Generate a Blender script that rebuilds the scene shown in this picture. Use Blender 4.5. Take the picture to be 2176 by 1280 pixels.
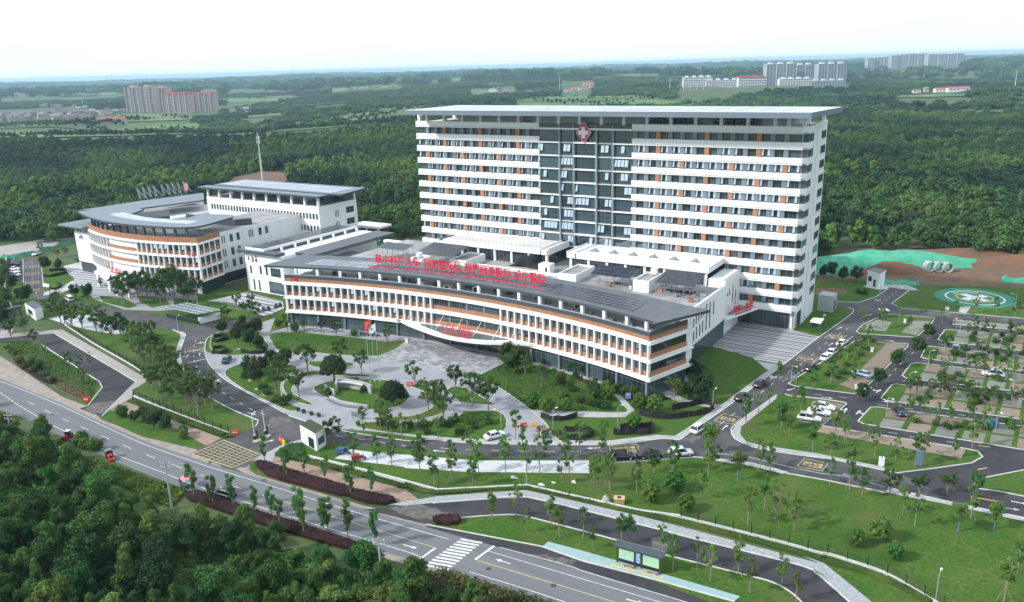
import bpy, bmesh, math, random
import numpy as np
from mathutils import Vector, Matrix
from mathutils.geometry import tessellate_polygon

for o in list(bpy.data.objects):
    bpy.data.objects.remove(o)
scene = bpy.context.scene
col = scene.collection

# ------------------------------------------------------------------ camera
CAM = np.array([48.897, -211.799, 70.020])
FPX, PW, PH = 1713.21, 2176.0, 1280.0
YAW, PITCH, ROLL = -0.57293, 0.28334, -0.02858
_f = np.array([math.sin(YAW)*math.cos(PITCH), math.cos(YAW)*math.cos(PITCH), -math.sin(PITCH)])
_r = np.array([math.cos(YAW), -math.sin(YAW), 0.0])
_u = np.cross(_r, _f)
CR = math.cos(ROLL)*_r + math.sin(ROLL)*_u
CU = -math.sin(ROLL)*_r + math.cos(ROLL)*_u
CF = _f
cd = bpy.data.cameras.new('camera'); cam = bpy.data.objects.new('camera', cd); col.objects.link(cam)
cd.sensor_fit = 'HORIZONTAL'; cd.sensor_width = 36.0; cd.lens = FPX/PW*36.0
cd.clip_start = 1.0; cd.clip_end = 60000.0
cam.matrix_world = Matrix(((CR[0], CU[0], -CF[0], CAM[0]), (CR[1], CU[1], -CF[1], CAM[1]), (CR[2], CU[2], -CF[2], CAM[2]), (0, 0, 0, 1)))
scene.camera = cam

# ------------------------------------------------------------------ light
SUN_EL, SUN_DIR = math.radians(35), (-0.66, -0.75)      # direction towards the sun, on plan
world = bpy.data.worlds.new('World'); scene.world = world; world.use_nodes = True
wn, wl = world.node_tree.nodes, world.node_tree.links
wn.clear()
sky = wn.new('ShaderNodeTexSky'); sky.sky_type = 'NISHITA'; sky.sun_disc = False
sky.sun_elevation = SUN_EL; sky.sun_rotation = math.atan2(SUN_DIR[0], SUN_DIR[1])
sky.air_density = 1.0; sky.dust_density = 2.5; sky.ozone_density = 1.0; sky.altitude = 70
bg1 = wn.new('ShaderNodeBackground'); bg1.inputs['Strength'].default_value = 0.12
wl.new(sky.outputs[0], bg1.inputs['Color'])
bg2 = wn.new('ShaderNodeBackground'); bg2.inputs['Color'].default_value = (0.78, 0.90, 1.0, 1); bg2.inputs['Strength'].default_value = 1.10
tc = wn.new('ShaderNodeTexCoord'); mp = wn.new('ShaderNodeMapping'); mp.inputs['Scale'].default_value = (1.2, 1.2, 5.0)
nz = wn.new('ShaderNodeTexNoise'); nz.inputs['Scale'].default_value = 2.2; nz.inputs['Detail'].default_value = 6; nz.inputs['Roughness'].default_value = 0.55
rp = wn.new('ShaderNodeValToRGB'); rp.color_ramp.elements[0].position = 0.30; rp.color_ramp.elements[0].color = (0.93, 0.93, 0.93, 1)
rp.color_ramp.elements[1].position = 0.58; rp.color_ramp.elements[1].color = (1, 1, 1, 1)
wl.new(tc.outputs['Generated'], mp.inputs['Vector']); wl.new(mp.outputs[0], nz.inputs['Vector']); wl.new(nz.outputs[0], rp.inputs[0])
mx = wn.new('ShaderNodeMixShader'); wo = wn.new('ShaderNodeOutputWorld')
wl.new(rp.outputs[0], mx.inputs[0]); wl.new(bg1.outputs[0], mx.inputs[1]); wl.new(bg2.outputs[0], mx.inputs[2]); wl.new(mx.outputs[0], wo.inputs[0])
sd = bpy.data.lights.new('sun', 'SUN'); sd.energy = 3.6; sd.angle = math.radians(3); sd.color = (1.0, 0.985, 0.965)
sun = bpy.data.objects.new('sun', sd); col.objects.link(sun)
_sv = Vector((SUN_DIR[0]*math.cos(SUN_EL), SUN_DIR[1]*math.cos(SUN_EL), math.sin(SUN_EL)))
sun.rotation_euler = _sv.to_track_quat('Z', 'Y').to_euler(); sun.location = (-150, -250, 200)
scene.view_settings.view_transform = 'Standard'; scene.view_settings.look = 'None'
scene.view_settings.exposure = 0.30; scene.view_settings.gamma = 1.0; scene.view_settings.use_curve_mapping = False
cy = scene.cycles
cy.use_denoising = True
try: cy.denoiser = 'OPENIMAGEDENOISE'
except Exception: pass
cy.max_bounces = 5; cy.diffuse_bounces = 2; cy.glossy_bounces = 3; cy.transmission_bounces = 3; cy.transparent_max_bounces = 6
cy.volume_bounces = 0; cy.use_adaptive_sampling = True; cy.adaptive_threshold = 0.03
cy.caustics_reflective = False; cy.caustics_refractive = False; cy.sample_clamp_indirect = 4.0

# ------------------------------------------------------------------ survey: plan position of a sight line from the camera station at level z
def P(x, y, z=0.0):
    d = CF + CR*(x-PW/2)/FPX + CU*(PH/2-y)/FPX
    t = (z-CAM[2])/d[2]
    q = CAM + d*t
    return (float(q[0]), float(q[1]))
def crop(ox, oy, s): return lambda a, b: (ox+a/s, oy+b/s)
z1 = crop(860, 210, 4.352); z2 = crop(1320, 210, 4.352); z3 = crop(1240, 460, 4.03); z4 = crop(860, 460, 4.266)
z5 = crop(560, 500, 4.03); z6 = crop(1060, 560, 4.533); z7 = crop(140, 370, 4.74); z8 = crop(400, 370, 4.352)
ZM = crop(0, 480, 5.119); ZB = crop(0, 660, 4.533); ZC = crop(380, 640, 4.533); ZD = crop(380, 860, 4.533)
ZE = crop(800, 700, 4.266); ZF = crop(1240, 760, 4.266); ZG = crop(1640, 540, 4.0); ZH = crop(1640, 800, 4.0)
ZI = crop(860, 980, 4.266); ZJ = crop(1240, 1000, 4.352); ZK = crop(1676, 980, 4.266); ZL = crop(0, 860, 4.533)
def on(f, pts, z=0.0): return [P(*f(a, b), z) for a, b in pts]
def GP(pts, z=0.0): return [P(a, b, z) for a, b in pts]

def sstep(a, b, x):
    t = np.clip((x-a)/(b-a), 0, 1); return t*t*(3-2*t)
def terrain(x, y):
    x = np.asarray(x, float); y = np.asarray(y, float)
    dx = np.maximum(np.maximum(-300-x, x-120), 0); dy = np.maximum(np.maximum(-260-y, y-130), 0)
    d = np.hypot(dx, dy)
    h = 7*np.sin(x/170+1.0)*np.sin(y/150+.4)+4*np.sin(x/95-y/120)
    H = 16*np.sin(x/900+.7)*np.sin(y/760+1.1)+9*np.sin(x/410+y/520)+3*np.sin(x/180-y/230)
    return sstep(30, 350, d)*h + sstep(300, 2500, d)*H

# ------------------------------------------------------------------ materials
MATS = {}
def _n(nt, t, **kw):
    n = nt.nodes.new(t)
    for k, v in kw.items(): setattr(n, k, v)
    return n
def mat(name, colr, rough=0.7, metal=0.0, spec=0.5, var=0.0, vscale=1.0, col2=None, bump=0.0, bscale=8.0, ior=None, detail=5.0, objrand=0.0, contrast=(0.35, 0.65), coat=0.0, stretch=None):
    """plain surface with optional two-colour wear noise in world space and fine relief"""
    if name in MATS: return MATS[name]
    m = bpy.data.materials.new(name); m.use_nodes = True; nt = m.node_tree
    b = nt.nodes['Principled BSDF']
    b.inputs['Roughness'].default_value = rough; b.inputs['Metallic'].default_value = metal
    b.inputs['Specular IOR Level'].default_value = spec
    if ior: b.inputs['IOR'].default_value = ior
    if coat: b.inputs['Coat Weight'].default_value = coat; b.inputs['Coat Roughness'].default_value = 0.08
    c4 = (*colr, 1); b.inputs['Base Color'].default_value = c4
    geo = None
    last = None
    if var > 0 or col2:
        geo = _n(nt, 'ShaderNodeNewGeometry')
        t = _n(nt, 'ShaderNodeTexNoise'); t.inputs['Scale'].default_value = vscale; t.inputs['Detail'].default_value = detail; t.inputs['Roughness'].default_value = 0.62
        if stretch:
            mpn = _n(nt, 'ShaderNodeMapping'); mpn.inputs['Scale'].default_value = stretch; nt.links.new(geo.outputs['Position'], mpn.inputs['Vector']); nt.links.new(mpn.outputs[0], t.inputs['Vector'])
        else: nt.links.new(geo.outputs['Position'], t.inputs['Vector'])
        r = _n(nt, 'ShaderNodeMapRange'); r.inputs[1].default_value = contrast[0]; r.inputs[2].default_value = contrast[1]
        nt.links.new(t.outputs[0], r.inputs[0])
        mixn = _n(nt, 'ShaderNodeMix', data_type='RGBA')
        c2 = col2 if col2 else tuple(c*(1-var) for c in colr)
        c1 = colr if col2 else tuple(min(1, c*(1+var)) for c in colr)
        mixn.inputs[6].default_value = (*c1, 1); mixn.inputs[7].default_value = (*c2, 1)
        nt.links.new(r.outputs[0], mixn.inputs[0]); last = mixn.outputs[2]
    if objrand > 0:
        oi = _n(nt, 'ShaderNodeObjectInfo'); hs = _n(nt, 'ShaderNodeHueSaturation')
        mr = _n(nt, 'ShaderNodeMapRange'); mr.inputs[3].default_value = 1-objrand; mr.inputs[4].default_value = 1+objrand
        nt.links.new(oi.outputs['Random'], mr.inputs[0]); nt.links.new(mr.outputs[0], hs.inputs['Value'])
        if last: nt.links.new(last, hs.inputs['Color'])
        else: hs.inputs['Color'].default_value = c4
        last = hs.outputs[0]
    if last: nt.links.new(last, b.inputs['Base Color'])
    if bump > 0:
        geo = geo or _n(nt, 'ShaderNodeNewGeometry')
        t2 = _n(nt, 'ShaderNodeTexNoise'); t2.inputs['Scale'].default_value = bscale; t2.inputs['Detail'].default_value = 3
        nt.links.new(geo.outputs['Position'], t2.inputs['Vector'])
        bp = _n(nt, 'ShaderNodeBump'); bp.inputs['Strength'].default_value = bump; bp.inputs['Distance'].default_value = 0.1
        nt.links.new(t2.outputs[0], bp.inputs['Height']); nt.links.new(bp.outputs[0], b.inputs['Normal'])
    MATS[name] = m
    return m
def leafmat(name, c1, c2, rand=0.25, patch=0.02, trans=0.25, huer=0.03, amp=(-0.25, 0.6)):
    """leaf surface: two greens mixed by leaf tint, drifting from plant to plant and over the land"""
    if name in MATS: return MATS[name]
    m = bpy.data.materials.new(name); m.use_nodes = True; nt = m.node_tree; b = nt.nodes['Principled BSDF']
    b.inputs['Roughness'].default_value = 0.65; b.inputs['Specular IOR Level'].default_value = 0.25
    at = _n(nt, 'ShaderNodeAttribute', attribute_name='tint')
    geo = _n(nt, 'ShaderNodeNewGeometry'); t = _n(nt, 'ShaderNodeTexNoise'); t.inputs['Scale'].default_value = patch; t.inputs['Detail'].default_value = 3
    nt.links.new(geo.outputs['Position'], t.inputs['Vector'])
    oi = _n(nt, 'ShaderNodeObjectInfo')
    a1 = _n(nt, 'ShaderNodeMath', operation='MULTIPLY_ADD'); a1.inputs[1].default_value = 0.5; nt.links.new(at.outputs['Fac'], a1.inputs[0])
    mr = _n(nt, 'ShaderNodeMapRange'); mr.inputs[1].default_value = 0.38; mr.inputs[2].default_value = 0.64; mr.inputs[3].default_value, mr.inputs[4].default_value = amp
    nt.links.new(t.outputs[0], mr.inputs[0]); nt.links.new(mr.outputs[0], a1.inputs[2])
    mixn = _n(nt, 'ShaderNodeMix', data_type='RGBA'); mixn.inputs[6].default_value = (*c1, 1); mixn.inputs[7].default_value = (*c2, 1)
    nt.links.new(a1.outputs[0], mixn.inputs[0])
    hs = _n(nt, 'ShaderNodeHueSaturation')
    m1 = _n(nt, 'ShaderNodeMapRange'); m1.inputs[3].default_value = 1-rand; m1.inputs[4].default_value = 1+rand
    nt.links.new(oi.outputs['Random'], m1.inputs[0]); nt.links.new(m1.outputs[0], hs.inputs['Value'])
    mm = _n(nt, 'ShaderNodeMath', operation='MULTIPLY'); mm.inputs[1].default_value = 7.31; nt.links.new(oi.outputs['Random'], mm.inputs[0])
    fr = _n(nt, 'ShaderNodeMath', operation='FRACT'); nt.links.new(mm.outputs[0], fr.inputs[0])
    m2 = _n(nt, 'ShaderNodeMapRange'); m2.inputs[3].default_value = 0.5-huer; m2.inputs[4].default_value = 0.5+huer
    nt.links.new(fr.outputs[0], m2.inputs[0]); nt.links.new(m2.outputs[0], hs.inputs['Hue'])
    nt.links.new(mixn.outputs[2], hs.inputs['Color']); nt.links.new(hs.outputs[0], b.inputs['Base Color'])
    tr = _n(nt, 'ShaderNodeBsdfTranslucent'); nt.links.new(hs.outputs[0], tr.inputs['Color'])
    ms = _n(nt, 'ShaderNodeMixShader'); ms.inputs[0].default_value = trans
    out = nt.nodes['Material Output']
    nt.links.new(b.outputs[0], ms.inputs[1]); nt.links.new(tr.outputs[0], ms.inputs[2]); nt.links.new(ms.outputs[0], out.inputs[0])
    MATS[name] = m
    return m

white = mat('white_cladding', (0.82, 0.82, 0.815), 0.45, vscale=1.0, col2=(0.70, 0.705, 0.71), stretch=(1.1, 1.1, 0.12), contrast=(0.52, 0.85))
white2 = mat('white_render', (0.76, 0.77, 0.775), 0.7, vscale=1.0, col2=(0.63, 0.64, 0.65), stretch=(0.8, 0.8, 0.1), contrast=(0.48, 0.8))
glass = mat('window_glass', (0.036, 0.056, 0.066), 0.06, spec=0.6, ior=1.9, objrand=0.7)  # random pane tone stands in for varied reflections and drawn blinds
curtain = mat('curtain_wall_glass', (0.034, 0.064, 0.082), 0.06, spec=0.6, ior=2.1, objrand=0.5)  # base tone lifted and varied per pane in place of reflections
curtframe = mat('dark_mullion', (0.085, 0.105, 0.125), 0.5)
fascia = mat('blue_grey_fascia', (0.15, 0.18, 0.22), 0.5)
sashglass = mat('coated_sash_glass', (0.55, 0.63, 0.68), 0.12, metal=0.8, ior=2.2)
frame = mat('grey_window_frame', (0.16, 0.18, 0.20), 0.5)
greyp = mat('grey_blue_panel', (0.17, 0.20, 0.23), 0.55, objrand=0.12)
orange = mat('terracotta_panel', (0.42, 0.185, 0.095), 0.6, objrand=0.12)
brown = mat('timber_cladding', (0.36, 0.165, 0.085), 0.62, var=0.18, vscale=1.2, objrand=0.06)
dgrey = mat('dark_grey_cladding', (0.055, 0.068, 0.078), 0.5, var=0.15, vscale=0.4)
roofg = mat('grey_roof_sheet', (0.105, 0.122, 0.145), 0.7, spec=.25, var=0.2, vscale=0.35, col2=(0.15, 0.152, 0.16))
roofw = mat('pale_roof_sheet', (0.19, 0.215, 0.25), 0.65, spec=.3, var=0.08, vscale=0.3)
rooft = mat('bright_roof_sheet', (0.50, 0.53, 0.57), 0.4, var=0.08, vscale=0.3)
soffit = mat('white_soffit', (0.70, 0.71, 0.72), 0.7)  # roof underside made white to brighten the shaded roof storeys
deck = mat('roof_deck', (0.37, 0.365, 0.365), 0.85, vscale=0.25, detail=9, col2=(0.24, 0.23, 0.225), bump=0.1)
whiteroof = mat('white_roof_membrane', (0.72, 0.71, 0.70), 0.8, vscale=0.2, col2=(0.56, 0.54, 0.53))
solar = mat('solar_cell', (0.022, 0.027, 0.045), 0.22, spec=0.5, ior=1.5, objrand=0.25)
solarp = mat('pale_solar_cell', (0.30, 0.31, 0.36), 0.25, spec=0.5, objrand=0.15)
alu = mat('aluminium_frame', (0.55, 0.57, 0.6), 0.4, metal=0.5)
steel = mat('galvanised_steel', (0.33, 0.35, 0.37), 0.5, metal=0.4)
red = mat('red_sign_letter', (0.62, 0.012, 0.045), 0.4)
redp = mat('red_plastic', (0.60, 0.03, 0.025), 0.45)
yellowp = mat('yellow_plastic', (0.68, 0.42, 0.03), 0.45)
white_paint = mat('white_road_paint', (0.66, 0.66, 0.64), 0.7, vscale=1.6, col2=(0.34, 0.34, 0.34), contrast=(0.44, 0.72))
yellow_paint = mat('yellow_road_paint', (0.58, 0.46, 0.20), 0.7, vscale=1.6, col2=(0.30, 0.22, 0.09), contrast=(0.5, 0.85))
asphalt = mat('new_asphalt', (0.022, 0.022, 0.029), 0.85, vscale=0.2, detail=9, col2=(0.058, 0.052, 0.052), bump=0.2, bscale=20, contrast=(0.4, 0.75))
asphalt_old = mat('worn_asphalt', (0.118, 0.124, 0.138), 0.88, vscale=1.0, col2=(0.165, 0.162, 0.165), bump=0.15, bscale=20, stretch=(0.045, 0.75, 1), contrast=(0.36, 0.7), detail=8)
asphalt_ring = mat('grey_asphalt', (0.050, 0.050, 0.057), 0.88, vscale=0.16, detail=9, col2=(0.112, 0.102, 0.100), bump=0.15, bscale=20, contrast=(0.42, 0.75))
paving = mat('grey_stone_paving', (0.30, 0.30, 0.32), 0.8, vscale=0.3, col2=(0.245, 0.245, 0.265))
slabdark = mat('mid_grey_slab', (0.20, 0.20, 0.215), 0.8, objrand=0.15)
slablight = mat('light_grey_slab', (0.33, 0.325, 0.335), 0.8, objrand=0.12)
pavedark = mat('dark_stone_paving', (0.135, 0.135, 0.15), 0.8, objrand=0.12)
pavelight = mat('pale_stone_paving', (0.46, 0.46, 0.47), 0.8, objrand=0.12)
granite = mat('granite_setts', (0.36, 0.37, 0.38), 0.85, vscale=2.2, col2=(0.23, 0.235, 0.25), bump=0.2, bscale=6)
footpath = mat('dusty_footpath', (0.36, 0.325, 0.30), 0.9, vscale=0.5, col2=(0.28, 0.25, 0.235))
gravel = mat('pink_gravel', (0.33, 0.235, 0.18), 0.95, vscale=0.9, col2=(0.235, 0.155, 0.115), bump=0.3, bscale=14)
soil = mat('red_soil', (0.19, 0.086, 0.046), 0.98, vscale=0.22, detail=9, col2=(0.085, 0.072, 0.048), bump=0.6, bscale=2)
dust = mat('pale_dust', (0.33, 0.27, 0.225), 0.95, vscale=0.5, col2=(0.22, 0.19, 0.17), bump=0.2)
kerbm = mat('concrete_kerb', (0.50, 0.50, 0.48), 0.85, var=0.12, vscale=0.7)
concrete = mat('concrete', (0.40, 0.40, 0.39), 0.85, vscale=0.35, col2=(0.30, 0.30, 0.30))
concretew = mat('pale_concrete_slab', (0.55, 0.56, 0.57), 0.85, vscale=0.18, col2=(0.45, 0.455, 0.465))
brick_pave = mat('grass_paver_red', (0.245, 0.168, 0.128), 0.9, vscale=0.35, col2=(0.20, 0.17, 0.135), objrand=0.12)
brick_grey = mat('grass_paver_grey', (0.205, 0.20, 0.185), 0.9, vscale=0.35, col2=(0.15, 0.165, 0.12), objrand=0.12)
teal_pave = mat('blue_green_paving', (0.24, 0.37, 0.38), 0.85, vscale=0.9, col2=(0.33, 0.40, 0.39), contrast=(0.4, 0.7))
def lawn_material():
    m = bpy.data.materials.new('mown_lawn'); m.use_nodes = True; nt = m.node_tree; b = nt.nodes['Principled BSDF']; b.inputs['Roughness'].default_value = 0.95; b.inputs['Specular IOR Level'].default_value = 0.15
    geo = _n(nt, 'ShaderNodeNewGeometry')
    def noise(sc, d, lo, hi):
        t = _n(nt, 'ShaderNodeTexNoise'); t.inputs['Scale'].default_value = sc; t.inputs['Detail'].default_value = d; t.inputs['Roughness'].default_value = 0.65
        nt.links.new(geo.outputs['Position'], t.inputs['Vector']); r = _n(nt, 'ShaderNodeMapRange'); r.inputs[1].default_value = lo; r.inputs[2].default_value = hi; nt.links.new(t.outputs[0], r.inputs[0]); return r.outputs[0], t.outputs[0]
    def mix(f, a, c):
        x = _n(nt, 'ShaderNodeMix', data_type='RGBA'); nt.links.new(f, x.inputs[0])
        for k, v in ((6, a), (7, c)):
            if isinstance(v, tuple): x.inputs[k].default_value = (*v, 1)
            else: nt.links.new(v, x.inputs[k])
        return x.outputs[2]
    g = mix(noise(0.13, 6, 0.36, 0.64)[0], (0.043, 0.112, 0.015), (0.098, 0.152, 0.028))
    g = mix(noise(1.6, 5, 0.40, 0.72)[0], g, (0.026, 0.070, 0.011))
    g = mix(noise(0.06, 8, 0.53, 0.70)[0], g, (0.108, 0.110, 0.044))
    nt.links.new(g, b.inputs['Base Color'])
    f = noise(6, 4, 0, 1)[1]; bp = _n(nt, 'ShaderNodeBump'); bp.inputs['Strength'].default_value = 0.9; bp.inputs['Distance'].default_value = 0.12; nt.links.new(f, bp.inputs['Height']); nt.links.new(bp.outputs[0], b.inputs['Normal'])
    MATS['mown_lawn'] = m; return m
lawnm = lawn_material()
wild = mat('rough_grass', (0.040, 0.075, 0.018), 0.95, vscale=0.035, col2=(0.075, 0.10, 0.030), bump=0.8, bscale=3, contrast=(0.4, 0.62))
fieldm = mat('crop_field', (0.115, 0.18, 0.045), 0.95, vscale=0.02, col2=(0.06, 0.11, 0.035), contrast=(0.4, 0.6), detail=8, bump=.5, bscale=.5)
bark = mat('bark', (0.11, 0.085, 0.065), 0.95, var=0.3, vscale=3)
barkpale = mat('pale_bark', (0.24, 0.21, 0.18), 0.95, var=0.2, vscale=3)
wrap = mat('blue_green_trunk_wrap', (0.05, 0.16, 0.21), 0.8)
pole = mat('timber_prop', (0.26, 0.19, 0.12), 0.9)
black = mat('black_metal', (0.015, 0.016, 0.018), 0.5)
netblack = mat('black_shade_net', (0.018, 0.018, 0.022), 0.95, var=0.3, vscale=2.0)
netgreen = mat('green_debris_net', (0.035, 0.30, 0.17), 0.9, vscale=0.3, col2=(0.10, 0.36, 0.25))
tyre = mat('tyre_rubber', (0.02, 0.02, 0.02), 0.9)
carglass = mat('car_glass', (0.012, 0.015, 0.018), 0.05, spec=0.6)
L_lawn = leafmat('garden_leaf', (0.040, 0.090, 0.022), (0.105, 0.175, 0.038), patch=0.06, trans=0.3)
L_young = leafmat('young_leaf', (0.068, 0.160, 0.034), (0.165, 0.285, 0.052), patch=0.05, trans=0.4)
L_street = leafmat('street_tree_leaf', (0.050, 0.140, 0.040), (0.12, 0.235, 0.052), patch=0.05, trans=0.35)
L_dark = leafmat('camphor_leaf', (0.026, 0.052, 0.018), (0.055, 0.095, 0.026), patch=0.05)
L_weed = leafmat('weed_leaf', (0.050, 0.115, 0.024), (0.135, 0.215, 0.046), patch=0.08, rand=0.35)
L_thick = leafmat('thicket_leaf', (0.012, 0.046, 0.012), (0.060, 0.150, 0.022), patch=0.035, rand=0.4, trans=0.12)
L_forest = leafmat('forest_leaf', (0.017, 0.052, 0.025), (0.105, 0.190, 0.044), patch=0.008, rand=0.32, huer=0.025, amp=(-0.4, 0.7))
L_bamboo = leafmat('bamboo_leaf', (0.070, 0.145, 0.030), (0.175, 0.275, 0.050), patch=0.02, rand=0.3)
L_far = leafmat('far_forest_leaf', (0.026, 0.070, 0.036), (0.105, 0.185, 0.058), patch=0.003, rand=0.3, amp=(-0.35, 0.75))
L_purple = leafmat('purple_hedge_leaf', (0.032, 0.012, 0.014), (0.068, 0.024, 0.024), patch=0.3, trans=0.1, rand=0.1)
L_hedge = leafmat('hedge_leaf', (0.040, 0.085, 0.016), (0.11, 0.155, 0.028), patch=0.15, trans=0.15, rand=0.1)
L_bush = leafmat('round_bush_leaf', (0.055, 0.125, 0.020), (0.115, 0.19, 0.032), patch=0.2, trans=0.2, rand=0.15)

# ------------------------------------------------------------------ objects
WP = {}
FRAMES = {}     # glazed units whose frame is a sub-part of its own
def wpos(o): return WP.get(o.name, Vector((0, 0, 0))) if o is not None else Vector((0, 0, 0))
def tag(o, label=None, cat=None, group=None, kind=None):
    if label: o['label'] = label
    if cat: o['category'] = cat
    if group: o['group'] = group
    if kind: o['kind'] = kind
    return o
def empty(name, loc, label=None, cat=None, group=None, rz=0.0):
    o = bpy.data.objects.new(name, None); col.objects.link(o)
    o.location = loc; o.rotation_euler[2] = rz; o.empty_display_size = 0.5
    WP[o.name] = Vector(loc)
    return tag(o, label, cat, group)
def put(name, me, parent=None, loc=(0, 0, 0), rz=0.0, scale=None, mtx=None):
    """link a mesh as an object; loc is a world position (parents carry no turn)"""
    o = bpy.data.objects.new(name, me); col.objects.link(o)
    if parent is not None: o.parent = parent
    if mtx is not None:
        M = mtx.copy(); M.translation = M.translation - wpos(parent); o.matrix_basis = M
    else:
        o.location = Vector(loc) - wpos(parent)
        if rz: o.rotation_euler[2] = rz
        if scale: o.scale = scale
    WP[o.name] = Vector(loc) if mtx is None else mtx.translation.copy()
    fr_ = FRAMES.get(me.name) if me else None
    if fr_ and parent is not None:
        f_ = bpy.data.objects.new('frame', fr_); col.objects.link(f_); f_.parent = o
    return o
def local(name, me, parent, loc=(0, 0, 0), rot=None, scale=None):
    """part in its parent's own frame"""
    o = bpy.data.objects.new(name, me); col.objects.link(o); o.parent = parent; o.location = loc
    if rot: o.rotation_euler = rot
    if scale: o.scale = scale
    return o
class MB:
    def __init__(s): s.v = []; s.f = []; s.m = []; s.mats = []
    def mi(s, m):
        if m not in s.mats: s.mats.append(m)
        return s.mats.index(m)
    def add(s, vs, fs, m):
        k = len(s.v); i = s.mi(m); s.v += [tuple(v) for v in vs]
        for f in fs: s.f.append([k+a for a in f]); s.m.append(i)
        return s
    def box(s, x0, x1, y0, y1, z0, z1, m):
        return s.add([(x0,y0,z0),(x1,y0,z0),(x1,y1,z0),(x0,y1,z0),(x0,y0,z1),(x1,y0,z1),(x1,y1,z1),(x0,y1,z1)],
                     [(0,3,2,1),(4,5,6,7),(0,1,5,4),(1,2,6,5),(2,3,7,6),(3,0,4,7)], m)
    def obox(s, a, b, w, z0, z1, m, off=0.0):
        """upright box along the plan segment a-b, w thick"""
        dx, dy = b[0]-a[0], b[1]-a[1]; L = math.hypot(dx, dy) or 1; nx, ny = -dy/L, dx/L
        p = [(a[0]+nx*(off-w/2), a[1]+ny*(off-w/2)), (b[0]+nx*(off-w/2), b[1]+ny*(off-w/2)), (b[0]+nx*(off+w/2), b[1]+ny*(off+w/2)), (a[0]+nx*(off+w/2), a[1]+ny*(off+w/2))]
        return s.add([(*q, z0) for q in p]+[(*q, z1) for q in p], [(0,3,2,1),(4,5,6,7),(0,1,5,4),(1,2,6,5),(2,3,7,6),(3,0,4,7)], m)
    def prism(s, pts, z0, z1, m, mtop=None, bottom=False, mbot=None):
        n = len(pts)
        if sum(pts[i][0]*pts[(i+1) % n][1]-pts[(i+1) % n][0]*pts[i][1] for i in range(n)) < 0: pts = pts[::-1]
        s.add([(*q, z0) for q in pts]+[(*q, z1) for q in pts], [(i, (i+1) % n, n+(i+1) % n, n+i) for i in range(n)], m)
        s.sheet(pts, z1, mtop or m)
        if bottom: s.sheet(pts, z0, mbot or m, flip=True)
        return s
    def sheet(s, pts, z, m, flip=False):
        vs = [Vector((q[0], q[1], 0)) for q in pts]
        tr = tessellate_polygon([vs]); fs = []
        for a, b, c in tr:
            A, B, C_ = vs[a], vs[b], vs[c]
            cr = (B.x-A.x)*(C_.y-A.y)-(B.y-A.y)*(C_.x-A.x)
            up = cr > 0
            fs.append((a, b, c) if up != flip else (a, c, b))
        return s.add([(q[0], q[1], z) for q in pts], fs, m)
    def cyl(s, a, b, r0, r1, m, n=6, cap=True):
        a, b = Vector(a), Vector(b); d = (b-a).normalized(); t = Vector((1, 0, 0)) if abs(d.x) < .9 else Vector((0, 1, 0))
        e1 = d.cross(t).normalized(); e2 = d.cross(e1)
        vs = [a+(e1*math.cos(2*math.pi*i/n)+e2*math.sin(2*math.pi*i/n))*r0 for i in range(n)]+[b+(e1*math.cos(2*math.pi*i/n)+e2*math.sin(2*math.pi*i/n))*r1 for i in range(n)]
        fs = [(i, n+i, n+(i+1) % n, (i+1) % n) for i in range(n)]
        if cap: fs += [tuple(range(n)), tuple(range(2*n-1, n-1, -1))]
        return s.add(vs, fs, m)
    def quad(s, a, b, c, d, m): return s.add([a, b, c, d], [(0, 1, 2, 3)], m)
    def arc(s, cx, cy, r0, r1, t0, t1, z0, z1, m, n=24):
        """ring segment about (cx, cy); angles measured from +y, clockwise seen from above"""
        vs = []; fs = []
        for i in range(n+1):
            t = t0+(t1-t0)*i/n; sx, sy = math.sin(t), math.cos(t)
            vs += [(cx+r0*sx, cy+r0*sy, z0), (cx+r1*sx, cy+r1*sy, z0), (cx+r1*sx, cy+r1*sy, z1), (cx+r0*sx, cy+r0*sy, z1)]
        for i in range(n):
            k = 4*i
            for a, b in ((0, 1), (1, 2), (2, 3), (3, 0)): fs.append((k+a, k+b, k+4+b, k+4+a))
        fs += [(3, 2, 1, 0), tuple(4*n+a for a in range(4))]
        return s.add(vs, fs, m)
    def mesh(s, name, smooth=False):
        me = bpy.data.meshes.new(name); me.from_pydata(s.v, [], s.f)
        for m in s.mats: me.materials.append(m)
        if len(s.mats) > 1: me.polygons.foreach_set('material_index', s.m)
        if smooth: me.polygons.foreach_set('use_smooth', [True]*len(s.f))
        me.update()
        return me
    def build(s, name, parent=None, smooth=False):
        o = put(name, s.mesh(name, smooth), parent, (0, 0, 0)); return o
def struct(name, mb):
    o = mb.build(name); o['kind'] = 'structure'; return o
def smooth_pts(pts, k=4, closed=False):
    n = len(pts); out = []
    rng = range(n if closed else n-1)
    g = (lambda i: pts[i % n]) if closed else (lambda i: pts[max(0, min(n-1, i))])
    for i in rng:
        p0, p1, p2, p3 = g(i-1), g(i), g(i+1), g(i+2)
        for j in range(k):
            t = j/k
            out.append(tuple(0.5*((2*p1[a])+(-p0[a]+p2[a])*t+(2*p0[a]-5*p1[a]+4*p2[a]-p3[a])*t*t+(-p0[a]+3*p1[a]-3*p2[a]+p3[a])*t**3) for a in (0, 1)))
    if not closed: out.append(tuple(pts[-1]))
    return out
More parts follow.
